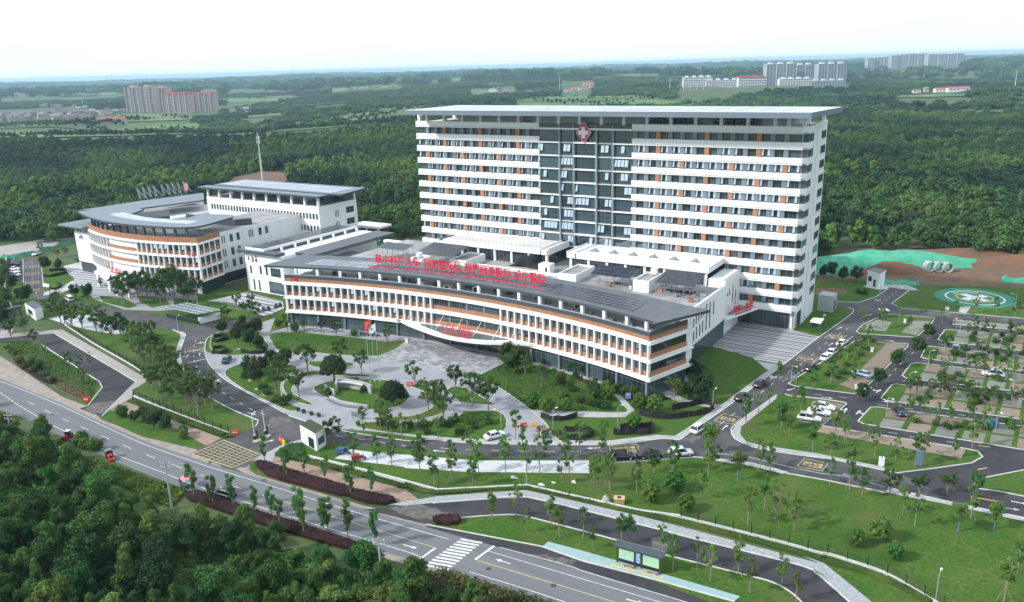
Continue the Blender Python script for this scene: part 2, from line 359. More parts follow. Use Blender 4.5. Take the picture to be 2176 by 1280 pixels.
def ribbon(mb, pts, w, z, m, off=0.0, closed=False, h=0.0):
    """flat strip (or, with h, a raised one) along a plan polyline"""
    n = len(pts); L = []; Rr = []
    for i in range(n):
        a = pts[(i-1) % n] if (closed or i > 0) else pts[i]; b = pts[(i+1) % n] if (closed or i < n-1) else pts[i]
        dx, dy = b[0]-a[0], b[1]-a[1]; l = math.hypot(dx, dy) or 1; nx, ny = -dy/l, dx/l
        L.append((pts[i][0]+nx*(off+w/2), pts[i][1]+ny*(off+w/2))); Rr.append((pts[i][0]+nx*(off-w/2), pts[i][1]+ny*(off-w/2)))
    seg = range(n if closed else n-1)
    if h <= 0:
        mb.add([(*q, z) for q in Rr]+[(*q, z) for q in L], [(i, (i+1) % n, n+(i+1) % n, n+i) for i in seg], m)
    else:
        vs = [(*q, z) for q in Rr]+[(*q, z) for q in L]+[(*q, z+h) for q in Rr]+[(*q, z+h) for q in L]; fs = []
        for i in seg:
            j = (i+1) % n
            fs += [(2*n+i, 2*n+j, 3*n+j, 3*n+i), (i, j, 2*n+j, 2*n+i), (n+j, n+i, 3*n+i, 3*n+j)]
        if not closed: fs += [(0, 2*n, 3*n, n), (n-1, 2*n-1, 4*n-1, 3*n-1)]
        mb.add(vs, fs, m)
    return mb
def kerb(pts, closed=False, z=0.02, w=0.22, h=0.13, m=None):
    return struct('kerb', ribbon(MB(), pts, w, z, m or kerbm, 0, closed, h))
ORD = ['first', 'second', 'third', 'fourth', 'fifth', 'sixth', 'seventh', 'eighth', 'ninth', 'tenth', 'eleventh', 'twelfth', 'thirteenth', 'fourteenth', 'fifteenth', 'sixteenth', 'seventeenth', 'eighteenth', 'nineteenth', 'twentieth',
       'twenty-first', 'twenty-second', 'twenty-third', 'twenty-fourth', 'twenty-fifth', 'twenty-sixth', 'twenty-seventh', 'twenty-eighth', 'twenty-ninth', 'thirtieth', 'thirty-first', 'thirty-second', 'thirty-third', 'thirty-fourth', 'thirty-fifth', 'thirty-sixth', 'thirty-seventh', 'thirty-eighth', 'thirty-ninth', 'fortieth']
_fontobj = None
def textmesh(s, size, depth=0.0, m=None, sx=1.0, bold=0.0, align='CENTER'):
    """lettering as a mesh in the XY plane, baseline on y = 0"""
    cu = bpy.data.curves.new('lettering', 'FONT'); cu.body = s; cu.size = size; cu.extrude = depth; cu.offset = bold
    cu.align_x = align; cu.resolution_u = 2
    o = bpy.data.objects.new('lettering', cu); col.objects.link(o)
    dg = bpy.context.evaluated_depsgraph_get()
    me = bpy.data.meshes.new_from_object(o.evaluated_get(dg))
    bpy.data.objects.remove(o); bpy.data.curves.remove(cu)
    me.materials.clear(); me.materials.append(m or red)
    if sx != 1.0: me.transform(Matrix.Scale(sx, 4, (1, 0, 0)))
    return me
def upright(x, y, z, rz=0.0):
    """frame for lettering standing up, facing -y when rz = 0"""
    return Matrix.Translation((x, y, z)) @ Matrix.Rotation(rz, 4, 'Z') @ Matrix.Rotation(math.pi/2, 4, 'X')

# ================================================================== the ground sheet
def ground():
    rs = np.concatenate([np.linspace(0, 500, 26), np.geomspace(520, 26000, 70)[0:]])
    nt_ = 160; V = []; F = []
    cx, cy_ = -80.0, -20.0
    for r in rs:
        for k in range(nt_):
            a = 2*math.pi*k/nt_; V.append((cx+r*math.cos(a), cy_+r*math.sin(a)))
    V = np.array(V); z = terrain(V[:, 0], V[:, 1])
    vs = np.column_stack([V, z])
    for i in range(len(rs)-1):
        for k in range(nt_):
            a = i*nt_+k; b = i*nt_+(k+1) % nt_; F.append((a, a+nt_, b+nt_, b))
    me = bpy.data.meshes.new('ground'); me.from_pydata(vs.tolist(), [], F); me.materials.append(wild); me.update()
    me.polygons.foreach_set('use_smooth', [True]*len(F))
    o = put('ground', me); o['kind'] = 'structure'
ground()
def sheet(name, pts, z, m):
    return struct(name, MB().sheet(pts, z, m))
GEO = {}
# mown lawn of the grounds
GEO['campus'] = GP([(-60, 640), (0, 660), (140, 690), (290, 781), (282, 834), (486, 920), (540, 1000), (651, 972), (780, 1005), (930, 1045), (1120, 1036), (1360, 1090), (1740, 1178), (1878, 1220), (2000, 1290), (2400, 1330), (2500, 900), (2330, 600), (2176, 610), (1960, 606), (1880, 600), (1700, 590), (1560, 560), (905, 520), (800, 545), (500, 620), (170, 560), (90, 555), (60, 520), (-60, 560)])
sheet('lawn', GEO['campus'], 0.02, lawnm)
# verge lawns between the main road and the service lane
sheet('lawn', GP([(905, 1114), (977, 1102), (1078, 1095), (1141, 1104), (1240, 1133), (1401, 1177), (1589, 1224), (1642, 1239), (1677, 1257), (1702, 1279), (1740, 1330), (1560, 1300), (1400, 1240), (1240, 1190), (1153, 1165), (1010, 1138)]), 0.05, lawnm)
sheet('lawn', GP([(1752, 1198), (1800, 1235), (1852, 1280), (1900, 1330), (2080, 1330), (1990, 1285), (1878, 1222), (1740, 1182)]), 0.024, lawnm)
sheet('lawn', on(ZB, [(0, 325), (300, 290), (400, 335), (965, 690), (985, 745), (850, 915), (780, 880), (560, 770), (380, 560), (230, 450), (90, 330)])+on(ZB, [(0, 420)]), 0.024, lawnm)
sheet('lawn', on(ZB, [(980, 1025), (1060, 955), (1150, 985), (1270, 1000), (1500, 1150), (1700, 1180), (1980, 1250)])+on(ZL, [(1950, 400), (1690, 425), (1300, 280)]), 0.024, lawnm)
sheet('soil_patch', on(ZB, [(90, 330), (200, 400), (420, 530), (640, 680), (900, 820), (860, 880), (700, 840), (520, 740), (330, 560), (150, 420)]), 0.030, soil)
# main road
RN = smooth_pts(GP([(-160, 720), (-60, 775), (0, 803), (60, 830), (132, 858), (216, 898), (309, 938), (415, 975), (470, 993), (542, 1013), (665, 1050), (777, 1083), (875, 1112), (955, 1130), (1061, 1161), (1212, 1200), (1330, 1239), (1437, 1272), (1600, 1325), (1800, 1390)]), 3)
RS = smooth_pts(GP([(-160, 775), (-60, 838), (0, 872), (60, 893), (110, 918), (180, 950), (254, 986), (353, 1024), (420, 1050), (520, 1083), (610, 1111), (710, 1140), (790, 1165), (884, 1194), (942, 1214), (1000, 1232), (1090, 1260), (1180, 1288), (1300, 1328), (1500, 1395)]), 3)
sheet('main_road', RN+RS[::-1], 0.034, asphalt_old)
# dusty shoulders of the main road
sheet('dusty_shoulder', GP([(-60, 745), (0, 757), (60, 795), (130, 843), (187, 864), (216, 893), (250, 905), (300, 928), (415, 955), (470, 975), (470, 994), (415, 977), (309, 940), (216, 901), (132, 862), (60, 833), (0, 806), (-60, 778)]), 0.030, dust)
sheet('dusty_shoulder', GP([(500, 996), (556, 970), (530, 985), (530, 1000), (545, 1010), (665, 1044), (777, 1076), (880, 1100), (905, 1116), (955, 1126), (955, 1134), (875, 1116), (777, 1088), (665, 1054), (542, 1018)]), 0.030, dust)
sheet('dusty_shoulder', GP([(400, 1042), (520, 1080), (640, 1118), (790, 1164), (884, 1193), (945, 1215), (938, 1226), (880, 1205), (780, 1176), (640, 1130), (510, 1090), (400, 1050)]), 0.030, dust)
# new asphalt widening and service lane by the bus shelter
sheet('service_lane', on(ZI, [(-380, 440), (-80, 420), (0, 412), (250, 387), (800, 347), (1130, 337), (2133, 582)])+on(ZJ, [(1000, 632), (2000, 882), (2176, 972)])+on(ZK, [(130, 962), (230, 1002), (540, 1275), (640, 1400)])+on(ZJ, [(2150, 1380), (2010, 1215), (1900, 1120), (1750, 1040), (1520, 975), (700, 770), (0, 580)])+on(ZI, [(1200, 530), (930, 490), (500, 520), (190, 575), (0, 530), (-200, 480)]), 0.040, asphalt)
sheet('bus_bay', on(ZI, [(190, 583), (640, 668), (1250, 785), (1280, 800), (2133, 1045), (2700, 1215), (2900, 1400), (2133, 1150), (1500, 955), (860, 785), (500, 685), (200, 600)]), 0.042, asphalt)
sheet('footway', on(ZI, [(1300, 735), (1250, 780)])+on(ZJ, [(0, 842), (700, 1022), (1395, 1216), (1450, 1170), (0, 750)]), 0.11, teal_pave)
kerb(on(ZI, [(1250, 782)])+on(ZJ, [(0, 844), (700, 1024), (1395, 1218)]), z=0.03)
sheet('tactile_strip', on(ZJ, [(250, 862), (740, 985), (735, 1012), (240, 888)]), 0.118, mat('yellow_tactile_paving', (0.50, 0.45, 0.24), 0.85, var=0.12, vscale=1.5))
kerb(smooth_pts(on(ZI, [(500, 520), (930, 490), (1200, 530), (2133, 780)])+on(ZJ, [(700, 770), (1520, 975), (1750, 1040), (1900, 1120), (2010, 1215), (2150, 1380)]), 3))
kerb(on(ZI, [(500, 520), (190, 578), (640, 664), (1250, 780)]))
sheet('footway', on(ZI, [(-160, 400), (130, 352), (300, 322), (1100, 267), (2133, 502)])+on(ZJ, [(2176, 862)])+on(ZK, [(100, 852), (320, 930), (750, 1280), (860, 1400), (640, 1400), (540, 1272), (230, 1000), (130, 960)])+on(ZJ, [(2000, 880), (1000, 630)])+on(ZI, [(2133, 580), (1130, 335), (800, 345), (250, 385), (0, 410)]), 0.10, granite)
kerb(smooth_pts(on(ZI, [(250, 385), (800, 345), (1130, 335), (2133, 580)])+on(ZJ, [(1000, 630), (2000, 880), (2176, 970)])+on(ZK, [(230, 1000), (540, 1272), (640, 1400)]), 3), z=0.03)
# western service lane and its footpath
sheet('service_lane', on(ZB, [(-300, 310), (0, 270), (520, 222), (1310, 690), (1100, 900), (985, 1020), (880, 990), (760, 942), (850, 920), (985, 745), (960, 690), (400, 330), (300, 285), (0, 320), (-300, 350)]), 0.044, asphalt)
sheet('footway', on(ZB, [(-200, 250), (0, 240), (380, 200), (600, 185), (1400, 650), (1460, 660), (1280, 770), (1270, 850), (1060, 960), (985, 1020), (1100, 900), (1310, 690), (520, 222), (0, 270)]), 0.10, footpath)
kerb(on(ZB, [(0, 270), (520, 222), (1310, 690), (1100, 900), (985, 1020)]), z=0.03)
kerb(on(ZB, [(400, 330), (960, 690), (985, 745), (850, 918), (780, 940)]), z=0.02)
sheet('gravel_path', on(ZB, [(1060, 960), (1220, 880), (1270, 890), (1480, 1010), (1800, 1110), (2176, 1245)])+on(ZL, [(2130, 325), (1990, 400), (1700, 240), (1500, 160), (1150, 70)]), 0.036, gravel)
sheet('gravel_path', on(ZD, [(1000, 530), (1180, 560), (2176, 815)])+on(ZI, [(130, 352), (-40, 402)])+on(ZD, [(2080, 900), (1700, 820), (1050, 640), (900, 580), (700, 540), (800, 495), (900, 480)]), 0.036, gravel)
sheet('footway', on(ZD, [(800, 490), (1000, 390), (1180, 337), (1180, 400), (930, 480), (900, 560), (720, 545), (690, 560)]), 0.10, granite)
# ring road, gate road, tower road
sheet('gate_road', on(ZD, [(400, 352), (600, 272), (740, 212), (765, 160), (1060, 110), (1450, 232), (1500, 372), (1180, 337), (1000, 390), (800, 490), (690, 560), (660, 600), (500, 620), (120, 480), (220, 410)]), 0.038, asphalt_ring)
RLk = on(ZD, [(765, 160), (700, 130), (450, 20)])+on(ZC, [(200, 860), (60, 690), (20, 560), (20, 470), (60, 350), (62, 320), (20, 300)])+on(ZM, [(1900, 1130), (1600, 1100), (1200, 985), (850, 910), (620, 860), (480, 800), (470, 740)])
RRk = on(ZM, [(490, 730), (640, 740), (830, 832), (1350, 920), (1700, 960), (2150, 1110)])+on(ZC, [(205, 232), (380, 280), (330, 330), (270, 370), (250, 480), (290, 600), (420, 740), (650, 880), (1020, 1080)])
sheet('ring_road', RLk[::-1][:0]+RLk+RRk+on(ZD, [(1060, 112)]), 0.046, asphalt_ring)
kerb(smooth_pts(on(ZD, [(740, 212), (765, 160), (700, 130), (450, 20)])+on(ZC, [(200, 860), (60, 690), (20, 560), (20, 470), (60, 350), (62, 320), (20, 300)]), 3))
kerb(smooth_pts(on(ZC, [(330, 330), (270, 370), (250, 480), (290, 600), (420, 740), (650, 880), (1020, 1080)]), 3))
sheet('footway', on(ZC, [(62, 322), (20, 302), (-60, 270), (-60, 285), (10, 320), (18, 345), (-25, 470), (-20, 560), (20, 700), (160, 870), (190, 862), (60, 690), (20, 560), (20, 470), (60, 350)]), 0.10, concrete)
sheet('ramp_road', on(ZC, [(205, 232), (320, 200), (560, 190), (660, 175), (960, 80), (950, 95), (780, 182), (560, 272), (380, 282)]), 0.05, asphalt)
sheet('west_road', on(ZM, [(255, 340), (440, 345), (450, 420), (480, 740), (640, 745), (480, 810), (400, 800), (260, 640), (245, 560)]), 0.04, asphalt_ring)
sheet('car_park', on(ZM, [(70, 360), (250, 370), (256, 600), (100, 600)]), 0.042, asphalt)
kerb(on(ZM, [(250, 365), (256, 620)])); kerb(on(ZM, [(436, 365), (450, 430), (482, 735)]))
# ring road east of the gate, tower road and right ring
UK = on(ZD, [(1060, 110), (1450, 230), (2176, 350)])+on(ZE, [(480, 1000), (760, 1030), (1180, 1045), (2133, 1050)])+on(ZF, [(700, 740), (860, 750), (920, 715), (1000, 660), (1370, 400), (1780, 90), (1900, 0)])+on(ZG, [(400, 710), (690, 500), (640, 455), (545, 435)])
LK = on(ZG, [(545, 405), (740, 417), (880, 370), (960, 320), (1005, 287), (1195, 292), (1020, 425), (1100, 465), (2144, 555), (2400, 575), (2400, 625), (2144, 600), (1540, 540), (1000, 512), (900, 542), (740, 652), (705, 685), (700, 740), (170, 1090), (140, 1112)])+on(ZF, [(1860, 320), (1750, 342), (1390, 600), (1340, 670), (1360, 720), (1400, 755), (1600, 832), (2133, 912)])+on(ZH, [(480, 702), (950, 802), (1080, 827), (1300, 860), (1500, 1062), (1450, 1060), (960, 990), (480, 890), (120, 825)])+on(ZF, [(1850, 1045), (1540, 965), (1200, 920), (990, 905), (285, 955), (270, 900), (-20, 885)])+on(ZE, [(1900, 1190), (1000, 1172), (520, 1112), (0, 1052)])+on(ZD, [(1720, 402), (1500, 376)])
sheet('ring_road', UK+LK, 0.044, asphalt_ring)
kerb(smooth_pts(UK[:-1], 3)); sheet('footway', UK[3:13]+[(a[0]-1.3, a[1]+1.3) for a in UK[3:13]][::-1], 0.09, concrete)
kerb(smooth_pts(on(ZF, [(1750, 342), (1390, 600), (1340, 670), (1360, 720), (1400, 755), (1600, 832), (2133, 912)])+on(ZH, [(480, 702), (950, 802), (1080, 827)]), 3))
sheet('footway', on(ZF, [(1750, 345), (1390, 602), (1342, 672), (1362, 720), (1402, 753), (1600, 830), (2133, 908)])+on(ZH, [(480, 698), (950, 798), (1000, 808), (930, 770), (480, 678)])+on(ZF, [(2133, 875), (1620, 800), (1480, 770), (1420, 700), (1430, 630), (1750, 375)]), 0.10, concrete)
kerb(on(ZF, [(990, 905), (1200, 920), (1540, 965), (1850, 1045)])+on(ZH, [(120, 825), (480, 890), (960, 990)]))
sheet('footway', on(ZF, [(990, 905), (1200, 920), (1540, 965), (1850, 1045)])+on(ZH, [(120, 828), (60, 835)])+on(ZF, [(1800, 1060), (1530, 990), (1200, 940)]), 0.09, concrete)
kerb(on(ZG, [(545, 405), (740, 415), (880, 368), (960, 318), (1005, 285)])); kerb(on(ZG, [(1195, 290), (1020, 423), (1100, 462), (2144, 552)]))
# parking asphalt
sheet('car_park', on(ZG, [(140, 1115), (700, 742), (705, 690), (740, 655), (900, 545), (1000, 515), (1540, 543), (2144, 603), (2500, 640), (2600, 1300)])+GP([(2400, 1330), (2300, 1150), (2180, 1103), (2003, 1065), (1965, 1030), (1910, 1007)])+GP([(2065, 985), (2089, 972), (2078, 960), (2055, 955), (1747, 906), (1799, 859), (1795, 856), (1735, 847), (1680, 842), (1660, 838)]), 0.050, asphalt)
kerb(on(ZH, [(990, 950), (1450, 1058), (2150, 1208), (2500, 1290)]))
sheet('footway', on(ZH, [(990, 952), (1450, 1060), (2150, 1210), (2500, 1295), (2500, 1330), (2150, 1238), (1450, 1085), (960, 992)]), 0.10, concrete)
# parking islands: kerbed lawns with paved bays
def island(px, bays=(), lawn=True):
    pts = GP(px)
    sheet('lawn', pts, 0.10, lawnm); kerb(pts, True, z=0.03, h=0.14)
def bay(px, m):
    pts = GP(px); return sheet('parking_bay', pts, 0.112, m)
island([(1675, 816), (1690, 806), (1815, 727), (1832, 722), (1880, 730), (1930, 731), (1929, 737), (1832, 832), (1815, 838), (1690, 822)])
bay([(1884, 731), (1927, 733), (1858, 802), (1818, 797)], brick_pave); bay([(1812, 800), (1855, 805), (1826, 833), (1785, 818)], brick_pave)
island([(1820, 705), (1832, 692), (1865, 676), (1890, 669), (1987, 676), (1980, 687), (1950, 715), (1940, 717.5), (1825, 710)])
bay([(1842, 690), (1866, 680), (1895, 686), (1882, 705), (1838, 702)], brick_grey); bay([(1941, 682), (1977, 684), (1946, 713), (1916, 707)], brick_grey)
def row(top, bot, frac, rnd):
    """a double row of bays: top and bottom edges as pixel polylines left to right"""
    island(top+bot[::-1])
    (ax, ay), (bx, by) = top[-2], top[-1]; (cx_, cy_), (dx, dy) = bot[-2], bot[-1]
    n = 8
    for i in range(n):
        s0, s1 = frac+(1-frac)*i/n+0.012, frac+(1-frac)*(i+1)/n-0.012
        f = lambda s, v: ((ax+(bx-ax)*s)*(1-v)+(cx_+(dx-cx_)*s)*v, (ay+(by-ay)*s)*(1-v)+(cy_+(dy-cy_)*s)*v)
        for v0, v1 in ((0.05, 0.46), (0.54, 0.95)):
            bay([f(s0, v0), f(s1, v0), f(s1, v1), f(s0, v1)], brick_pave if rnd.random() < 0.5 else brick_grey)
rb = random.Random(5)
E2 = 2330
row([(2007, 703), (2013, 701), (E2, 729)], [(1993, 722), (2000, 726), (E2, 766)], 0.06, rb)
row([(1967, 739), (1974, 737), (E2, 775)], [(1957, 760), (1966, 763), (E2, 810)], 0.05, rb)
row([(1935, 775), (1947, 772), (E2, 815)], [(1917, 799), (1926, 805), (E2, 853)], 0.05, rb)
row([(1895, 819), (1904, 817), (E2, 868)], [(1872, 847), (1882, 852), (E2, 914)], 0.05, rb)
row([(1850, 867), (1862, 866), (E2, 928)], [(1823, 896), (1836, 902), (E2, 982)], 0.05, rb)
island([(2026, 681), (2176, 694), (2400, 716), (2400, 729), (2176, 704), (2024, 690)])
for i in range(5): bay([(2030+44*i, 682+4*i), (2070+44*i, 685.5+4*i), (2068+44*i, 694+4.4*i), (2028+44*i, 690+4.4*i)], brick_pave if i % 2 else brick_grey)
I7 = GP([(1668, 838), (1680, 842), (1735, 847), (1795, 856), (1799, 859), (1747, 906), (2055, 955), (2078, 960), (2088, 972), (2065, 985), (1990, 996), (1910, 1006)])
kerb(I7, z=0.03)
bay([(1740, 853), (1793, 860), (1746, 905), (1692, 896)], brick_pave); bay([(1747, 907), (2054, 955), (2042, 976), (1735, 919)], brick_pave)
island([(2070, 1030), (2085, 1018), (2176, 1000), (2300, 985), (2400, 1100), (2176, 1056), (2120, 1045), (2080, 1040)])
# striped forecourt by the tower
SP = on(z3, [(1140, 905), (1180, 895), (1740, 968), (2020, 1028), (1800, 1209)])+GP([(1640, 790), (1627, 784), (1598, 760), (1515, 737)])
sheet('forecourt', SP, 0.06, pavelight)
fx0, fx1 = -14.5, 8.6
root_f = tag(empty('striped_paving', (-4, -10, 0)), kind='structure')
def inside(p, poly):
    x, y = p; c = False; n = len(poly)
    for i in range(n):
        (x0, y0), (x1, y1) = poly[i], poly[(i+1) % n]
        if (y0 > y) != (y1 > y) and x < (x1-x0)*(y-y0)/(y1-y0)+x0: c = not c
    return c
def xspan(y, poly):
    xs = []
    n = len(poly)
    for i in range(n):
        (x0, y0), (x1, y1) = poly[i], poly[(i+1) % n]
        if (y0 > y) != (y1 > y): xs.append((x1-x0)*(y-y0)/(y1-y0)+x0)
    return (min(xs), max(xs)) if len(xs) >= 2 else None
yy = -0.6; k = 0
while yy > -27:
    w = (0.75, 1.15, 0.55, 0.9)[k % 4]
    s = xspan(yy-w/2, SP)
    if s: MB().box(s[0]+.2, s[1]-.25, yy-w, yy, 0.05, 0.072, pavedark).build('paving_band', root_f)
    yy -= w+(0.6, 0.8, 0.5)[k % 3]; k += 1
# ---- entrance garden: stone paving with lawn islands
GARD = on(ZC, [(330, 515), (640, 525), (860, 475), (850, 395), (770, 350), (800, 210), (930, 160), (880, 300)])+[(-124, -60), (-112, -57), (-96, -54), (-80, -52.2), (-60, -52.2)]+on(ZE, [(1160, 308), (890, 440), (1090, 520), (1230, 610), (1380, 720), (1530, 850), (1600, 960), (1700, 1043), (1180, 1043), (760, 1028), (480, 998), (0, 933)])+on(ZD, [(1450, 228), (1060, 108)])+on(ZC, [(1020, 1080), (650, 878), (420, 738), (290, 598), (252, 480)])
sheet('paved_garden', GARD, 0.058, paving)
def bed(f, pts, z=0.085, k=3):
    q = smooth_pts(on(f, pts), k, True); sheet('lawn', q, z, lawnm); kerb(q, True, z=0.03, w=0.14, h=0.08)
bed(ZC, [(870, 330), (900, 400), (990, 500), (1300, 500), (1920, 535), (2176, 400), (2240, 372), (2000, 392), (1700, 352), (1400, 325), (1200, 302), (1000, 305)], k=2)
bed(ZC, [(322, 335), (500, 285), (760, 350), (848, 400), (858, 468), (640, 518), (330, 510)], k=2)
bed(ZC, [(440, 690), (600, 605), (850, 580), (1050, 615), (1140, 650), (1000, 770), (985, 870), (1010, 960), (1150, 1025), (1060, 1060), (760, 920), (560, 810)])
bed(ZC, [(1030, 770), (1200, 690), (1390, 680), (1830, 715), (1790, 733), (1380, 715), (1200, 740), (1095, 830), (1110, 900), (1280, 985), (1230, 1000), (1080, 940), (1010, 850)])
bed(ZC, [(1250, 590), (1400, 580), (1690, 600), (1590, 640), (1300, 635)], k=2)
cen = GP([(666, 828), (685, 815), (720, 809), (780, 807), (840, 812), (866, 830), (868, 848), (850, 862), (810, 872), (780, 870), (740, 862), (695, 846)])
cen = smooth_pts(cen, 3, True); sheet('lawn', cen, 0.085, lawnm); kerb(cen, True, z=0.03, w=0.14, h=0.08)
bed(ZE, [(310, 520), (400, 500), (560, 570), (655, 690), (600, 760), (480, 800), (300, 830), (0, 830), (0, 797), (300, 790), (440, 750), (520, 690), (490, 620), (420, 560)], k=2)
bed(ZE, [(640, 555), (760, 520), (1030, 660), (1060, 690), (760, 665), (740, 645)], k=2)
q = smooth_pts(on(ZE, [(800, 740), (1100, 745), (1180, 830), (1150, 940), (1000, 1000), (560, 985), (0, 922)])+on(ZD, [(1900, 250), (1700, 215), (1850, 170), (2150, 160)])+on(ZE, [(100, 850), (300, 850), (480, 830), (700, 810), (790, 745)]), 2, True)
sheet('lawn', q, 0.085, lawnm); kerb(q, True, z=0.03, w=0.14, h=0.08)
kerb(smooth_pts(on(ZE, [(1160, 308), (890, 440), (1090, 520), (1230, 610), (1380, 720), (1530, 850), (1600, 960), (1700, 1043)]), 3), z=0.03, w=0.16, h=0.09)
sheet('garden_path', on(ZE, [(1400, 735), (2133, 755)])+on(ZF, [(380, 497), (400, 480), (270, 335), (340, 345), (465, 480), (380, 542), (0, 545)])+on(ZE, [(2133, 802), (1480, 790)]), 0.05, concrete)
sheet('garden_path', on(ZF, [(700, 300), (780, 300), (900, 370), (1060, 415), (1240, 430), (1190, 460), (900, 420), (730, 350)]), 0.05, concrete)
# rectangular slabs of the front forecourt, laid in courses
PZ = on(ZE, [(0, 250), (400, 95), (700, 150), (1100, 230), (1160, 308), (890, 440)])
root_p = tag(empty('forecourt_paving', (-70, -62, 0)), kind='structure')
rp_ = random.Random(2)
slab = [MB().box(-w/2, w/2, -.31, .31, 0, 0.014, mm).mesh('slab') for w, mm in ((1.5, slablight), (1.0, slablight), (1.5, slabdark), (1.0, slabdark))]
slab_n = 0; slab_spots = []
yy = -53.5
while yy > -80:
    s = xspan(yy, PZ)
    if s:
        x = s[0]+rp_.random()*1.5
        while x < s[1]-1.5:
            w = rp_.choice((1.5, 1.0)); dark = rp_.random() < 0.5
            if inside((x, yy), PZ) and inside((x+w, yy), PZ): slab_spots.append((x+w/2, yy, (0 if w > 1.2 else 1)+(2 if dark else 0)))
            x += w+0.03
    yy -= 0.66
slab_spots.sort(key=lambda q: q[1])
for x, y, kx in slab_spots[:300]: put('paving_slab', slab[kx], root_p, (x, y, 0.06))
mb = MB()
for x, y, kx in slab_spots[300:]:
    w = (.75, .5, .75, .5)[kx]; mb.box(x-w, x+w, y-.31, y+.31, 0.06, 0.074, slabdark if kx > 1 else slablight)
if mb.f: tag(mb.build('far_paving_slabs', root_p), kind='stuff')
# pale slab behind the roadside wall, pale striped court in front of the west building
sheet('pale_court', on(ZD, [(1650, 432), (2176, 502)])+on(ZE, [(0, 1117), (900, 1192), (1925, 1192)])+on(ZI, [(1675, 112), (600, 102), (0, 66)])+on(ZD, [(2176, 602), (1500, 522)]), 0.05, concretew)
sheet('west_court', on(ZM, [(690, 440), (880, 395), (1000, 400), (1500, 560), (1600, 690), (1400, 720), (1000, 700), (880, 650), (640, 740), (470, 760), (480, 720), (700, 650), (820, 580), (720, 500)]), 0.052, pavelight)
sheet('west_court', on(ZM, [(1600, 690), (1650, 700), (2150, 760), (2150, 900), (1700, 930), (1350, 915), (1020, 800), (900, 660), (1000, 700), (1400, 720)]), 0.050, paving)
for q_ in ([(1080, 760), (1350, 790), (1500, 870), (1400, 900), (1120, 830)], [(1500, 760), (1800, 790), (1850, 860), (1650, 890), (1520, 830)], [(1880, 790), (2140, 810), (2140, 880), (1900, 880)]): sheet('lawn', on(ZM, q_), 0.07, lawnm)
root_w = tag(empty('west_striped_paving', P(*ZM(950, 560))+(0,)), kind='structure')
for t in range(9):
    a, b = on(ZM, [(740+10*t, 470+26*t), (1000+34*t, 500+26*t)])
    MB().obox(a, b, 0.9, 0.04, 0.066, pavedark).build('paving_band', root_w)
sheet('pale_court', on(ZM, [(520, 1010), (820, 950), (1030, 985), (1300, 1090), (1640, 1150), (1560, 1180), (1250, 1180), (950, 1130), (720, 1075)]), 0.05, concretew)
sheet('stepped_court', GP([(523, 622), (600, 640), (604, 655), (575, 668), (560, 672), (500, 645), (440, 640)])  , 0.052, pavelight)
for t in range(6):
    a, b = GP([(520-9*t, 624+5.5*t), (602-4*t, 642+5.5*t)])
    MB().obox(a, b, 0.8, 0.04, 0.066, pavedark).build('paving_band', root_w)
sheet('west_lawn', on(ZM, [(470, 560), (720, 500), (815, 580), (700, 650), (480, 725)]), 0.06, lawnm)
sheet('west_highway', on(ZM, [(-300, 250), (0, 222), (420, 160), (860, 130), (860, 180), (500, 245), (0, 340), (-300, 400)]), 0.05, footpath)
sheet('west_highway', on(ZM, [(-250, 1000), (0, 985), (110, 1010), (160, 1100), (100, 1215), (0, 1200), (-250, 1230)]), 0.05, footpath)
# helicopter pad
HC = P(*ZG(1725, 372))
root_h = tag(empty('helipad', (*HC, 0)), kind='structure')
def disc(r0, r1, z, m, name, n=64):
    mb = MB(); mb.arc(HC[0], HC[1], r0, r1, 0, 2*math.pi, z-.02, z, m, n); mb.build(name, root_h)
gpad = mat('green_pad_paint', (0.020, 0.17, 0.095), 0.8, vscale=0.3, col2=(0.03, 0.21, 0.13))
opad = mat('orange_pad_paint', (0.60, 0.36, 0.05), 0.8); wpad = mat('white_pad_paint', (0.74, 0.72, 0.68), 0.8)
disc(0, 10.8, 0.05, gpad, 'green_disc'); disc(7.5, 7.95, 0.058, wpad, 'white_ring'); disc(4.6, 5.15, 0.058, opad, 'orange_ring')
ca = math.atan2(CR[1], CR[0])
mb = MB()
for a in (ca+.35, ca+.35+math.pi/2):
    dx, dy = math.cos(a), math.sin(a); mb.obox((HC[0]-dx*4.2, HC[1]-dy*4.2), (HC[0]+dx*4.2, HC[1]+dy*4.2), 2.5, 0.03, 0.058+(0.004 if a > ca+1 else 0), wpad)
mb.build('white_cross', root_h)
me = textmesh('H', 2.6, 0.0, redp); put('letter', me, root_h, mtx=Matrix.Translation((HC[0], HC[1], 0.075)) @ Matrix.Rotation(ca, 4, 'Z') @ Matrix.Translation((0, -.9, 0)))
for i, ch in enumerate('直升机停机坪'):
    a = ca+math.pi/2+0.55-0.22*i
    put('letter', textmesh(ch, 1.4, 0, wpad), root_h, mtx=Matrix.Translation((HC[0]+6.2*math.cos(a), HC[1]+6.2*math.sin(a), 0.062)) @ Matrix.Rotation(a-math.pi/2, 4, 'Z') @ Matrix.Translation((0, -.5, 0)))
sheet('pad_path', on(ZG, [(1600, 450), (1700, 445), (1650, 505), (1590, 495)]), 0.05, concrete)
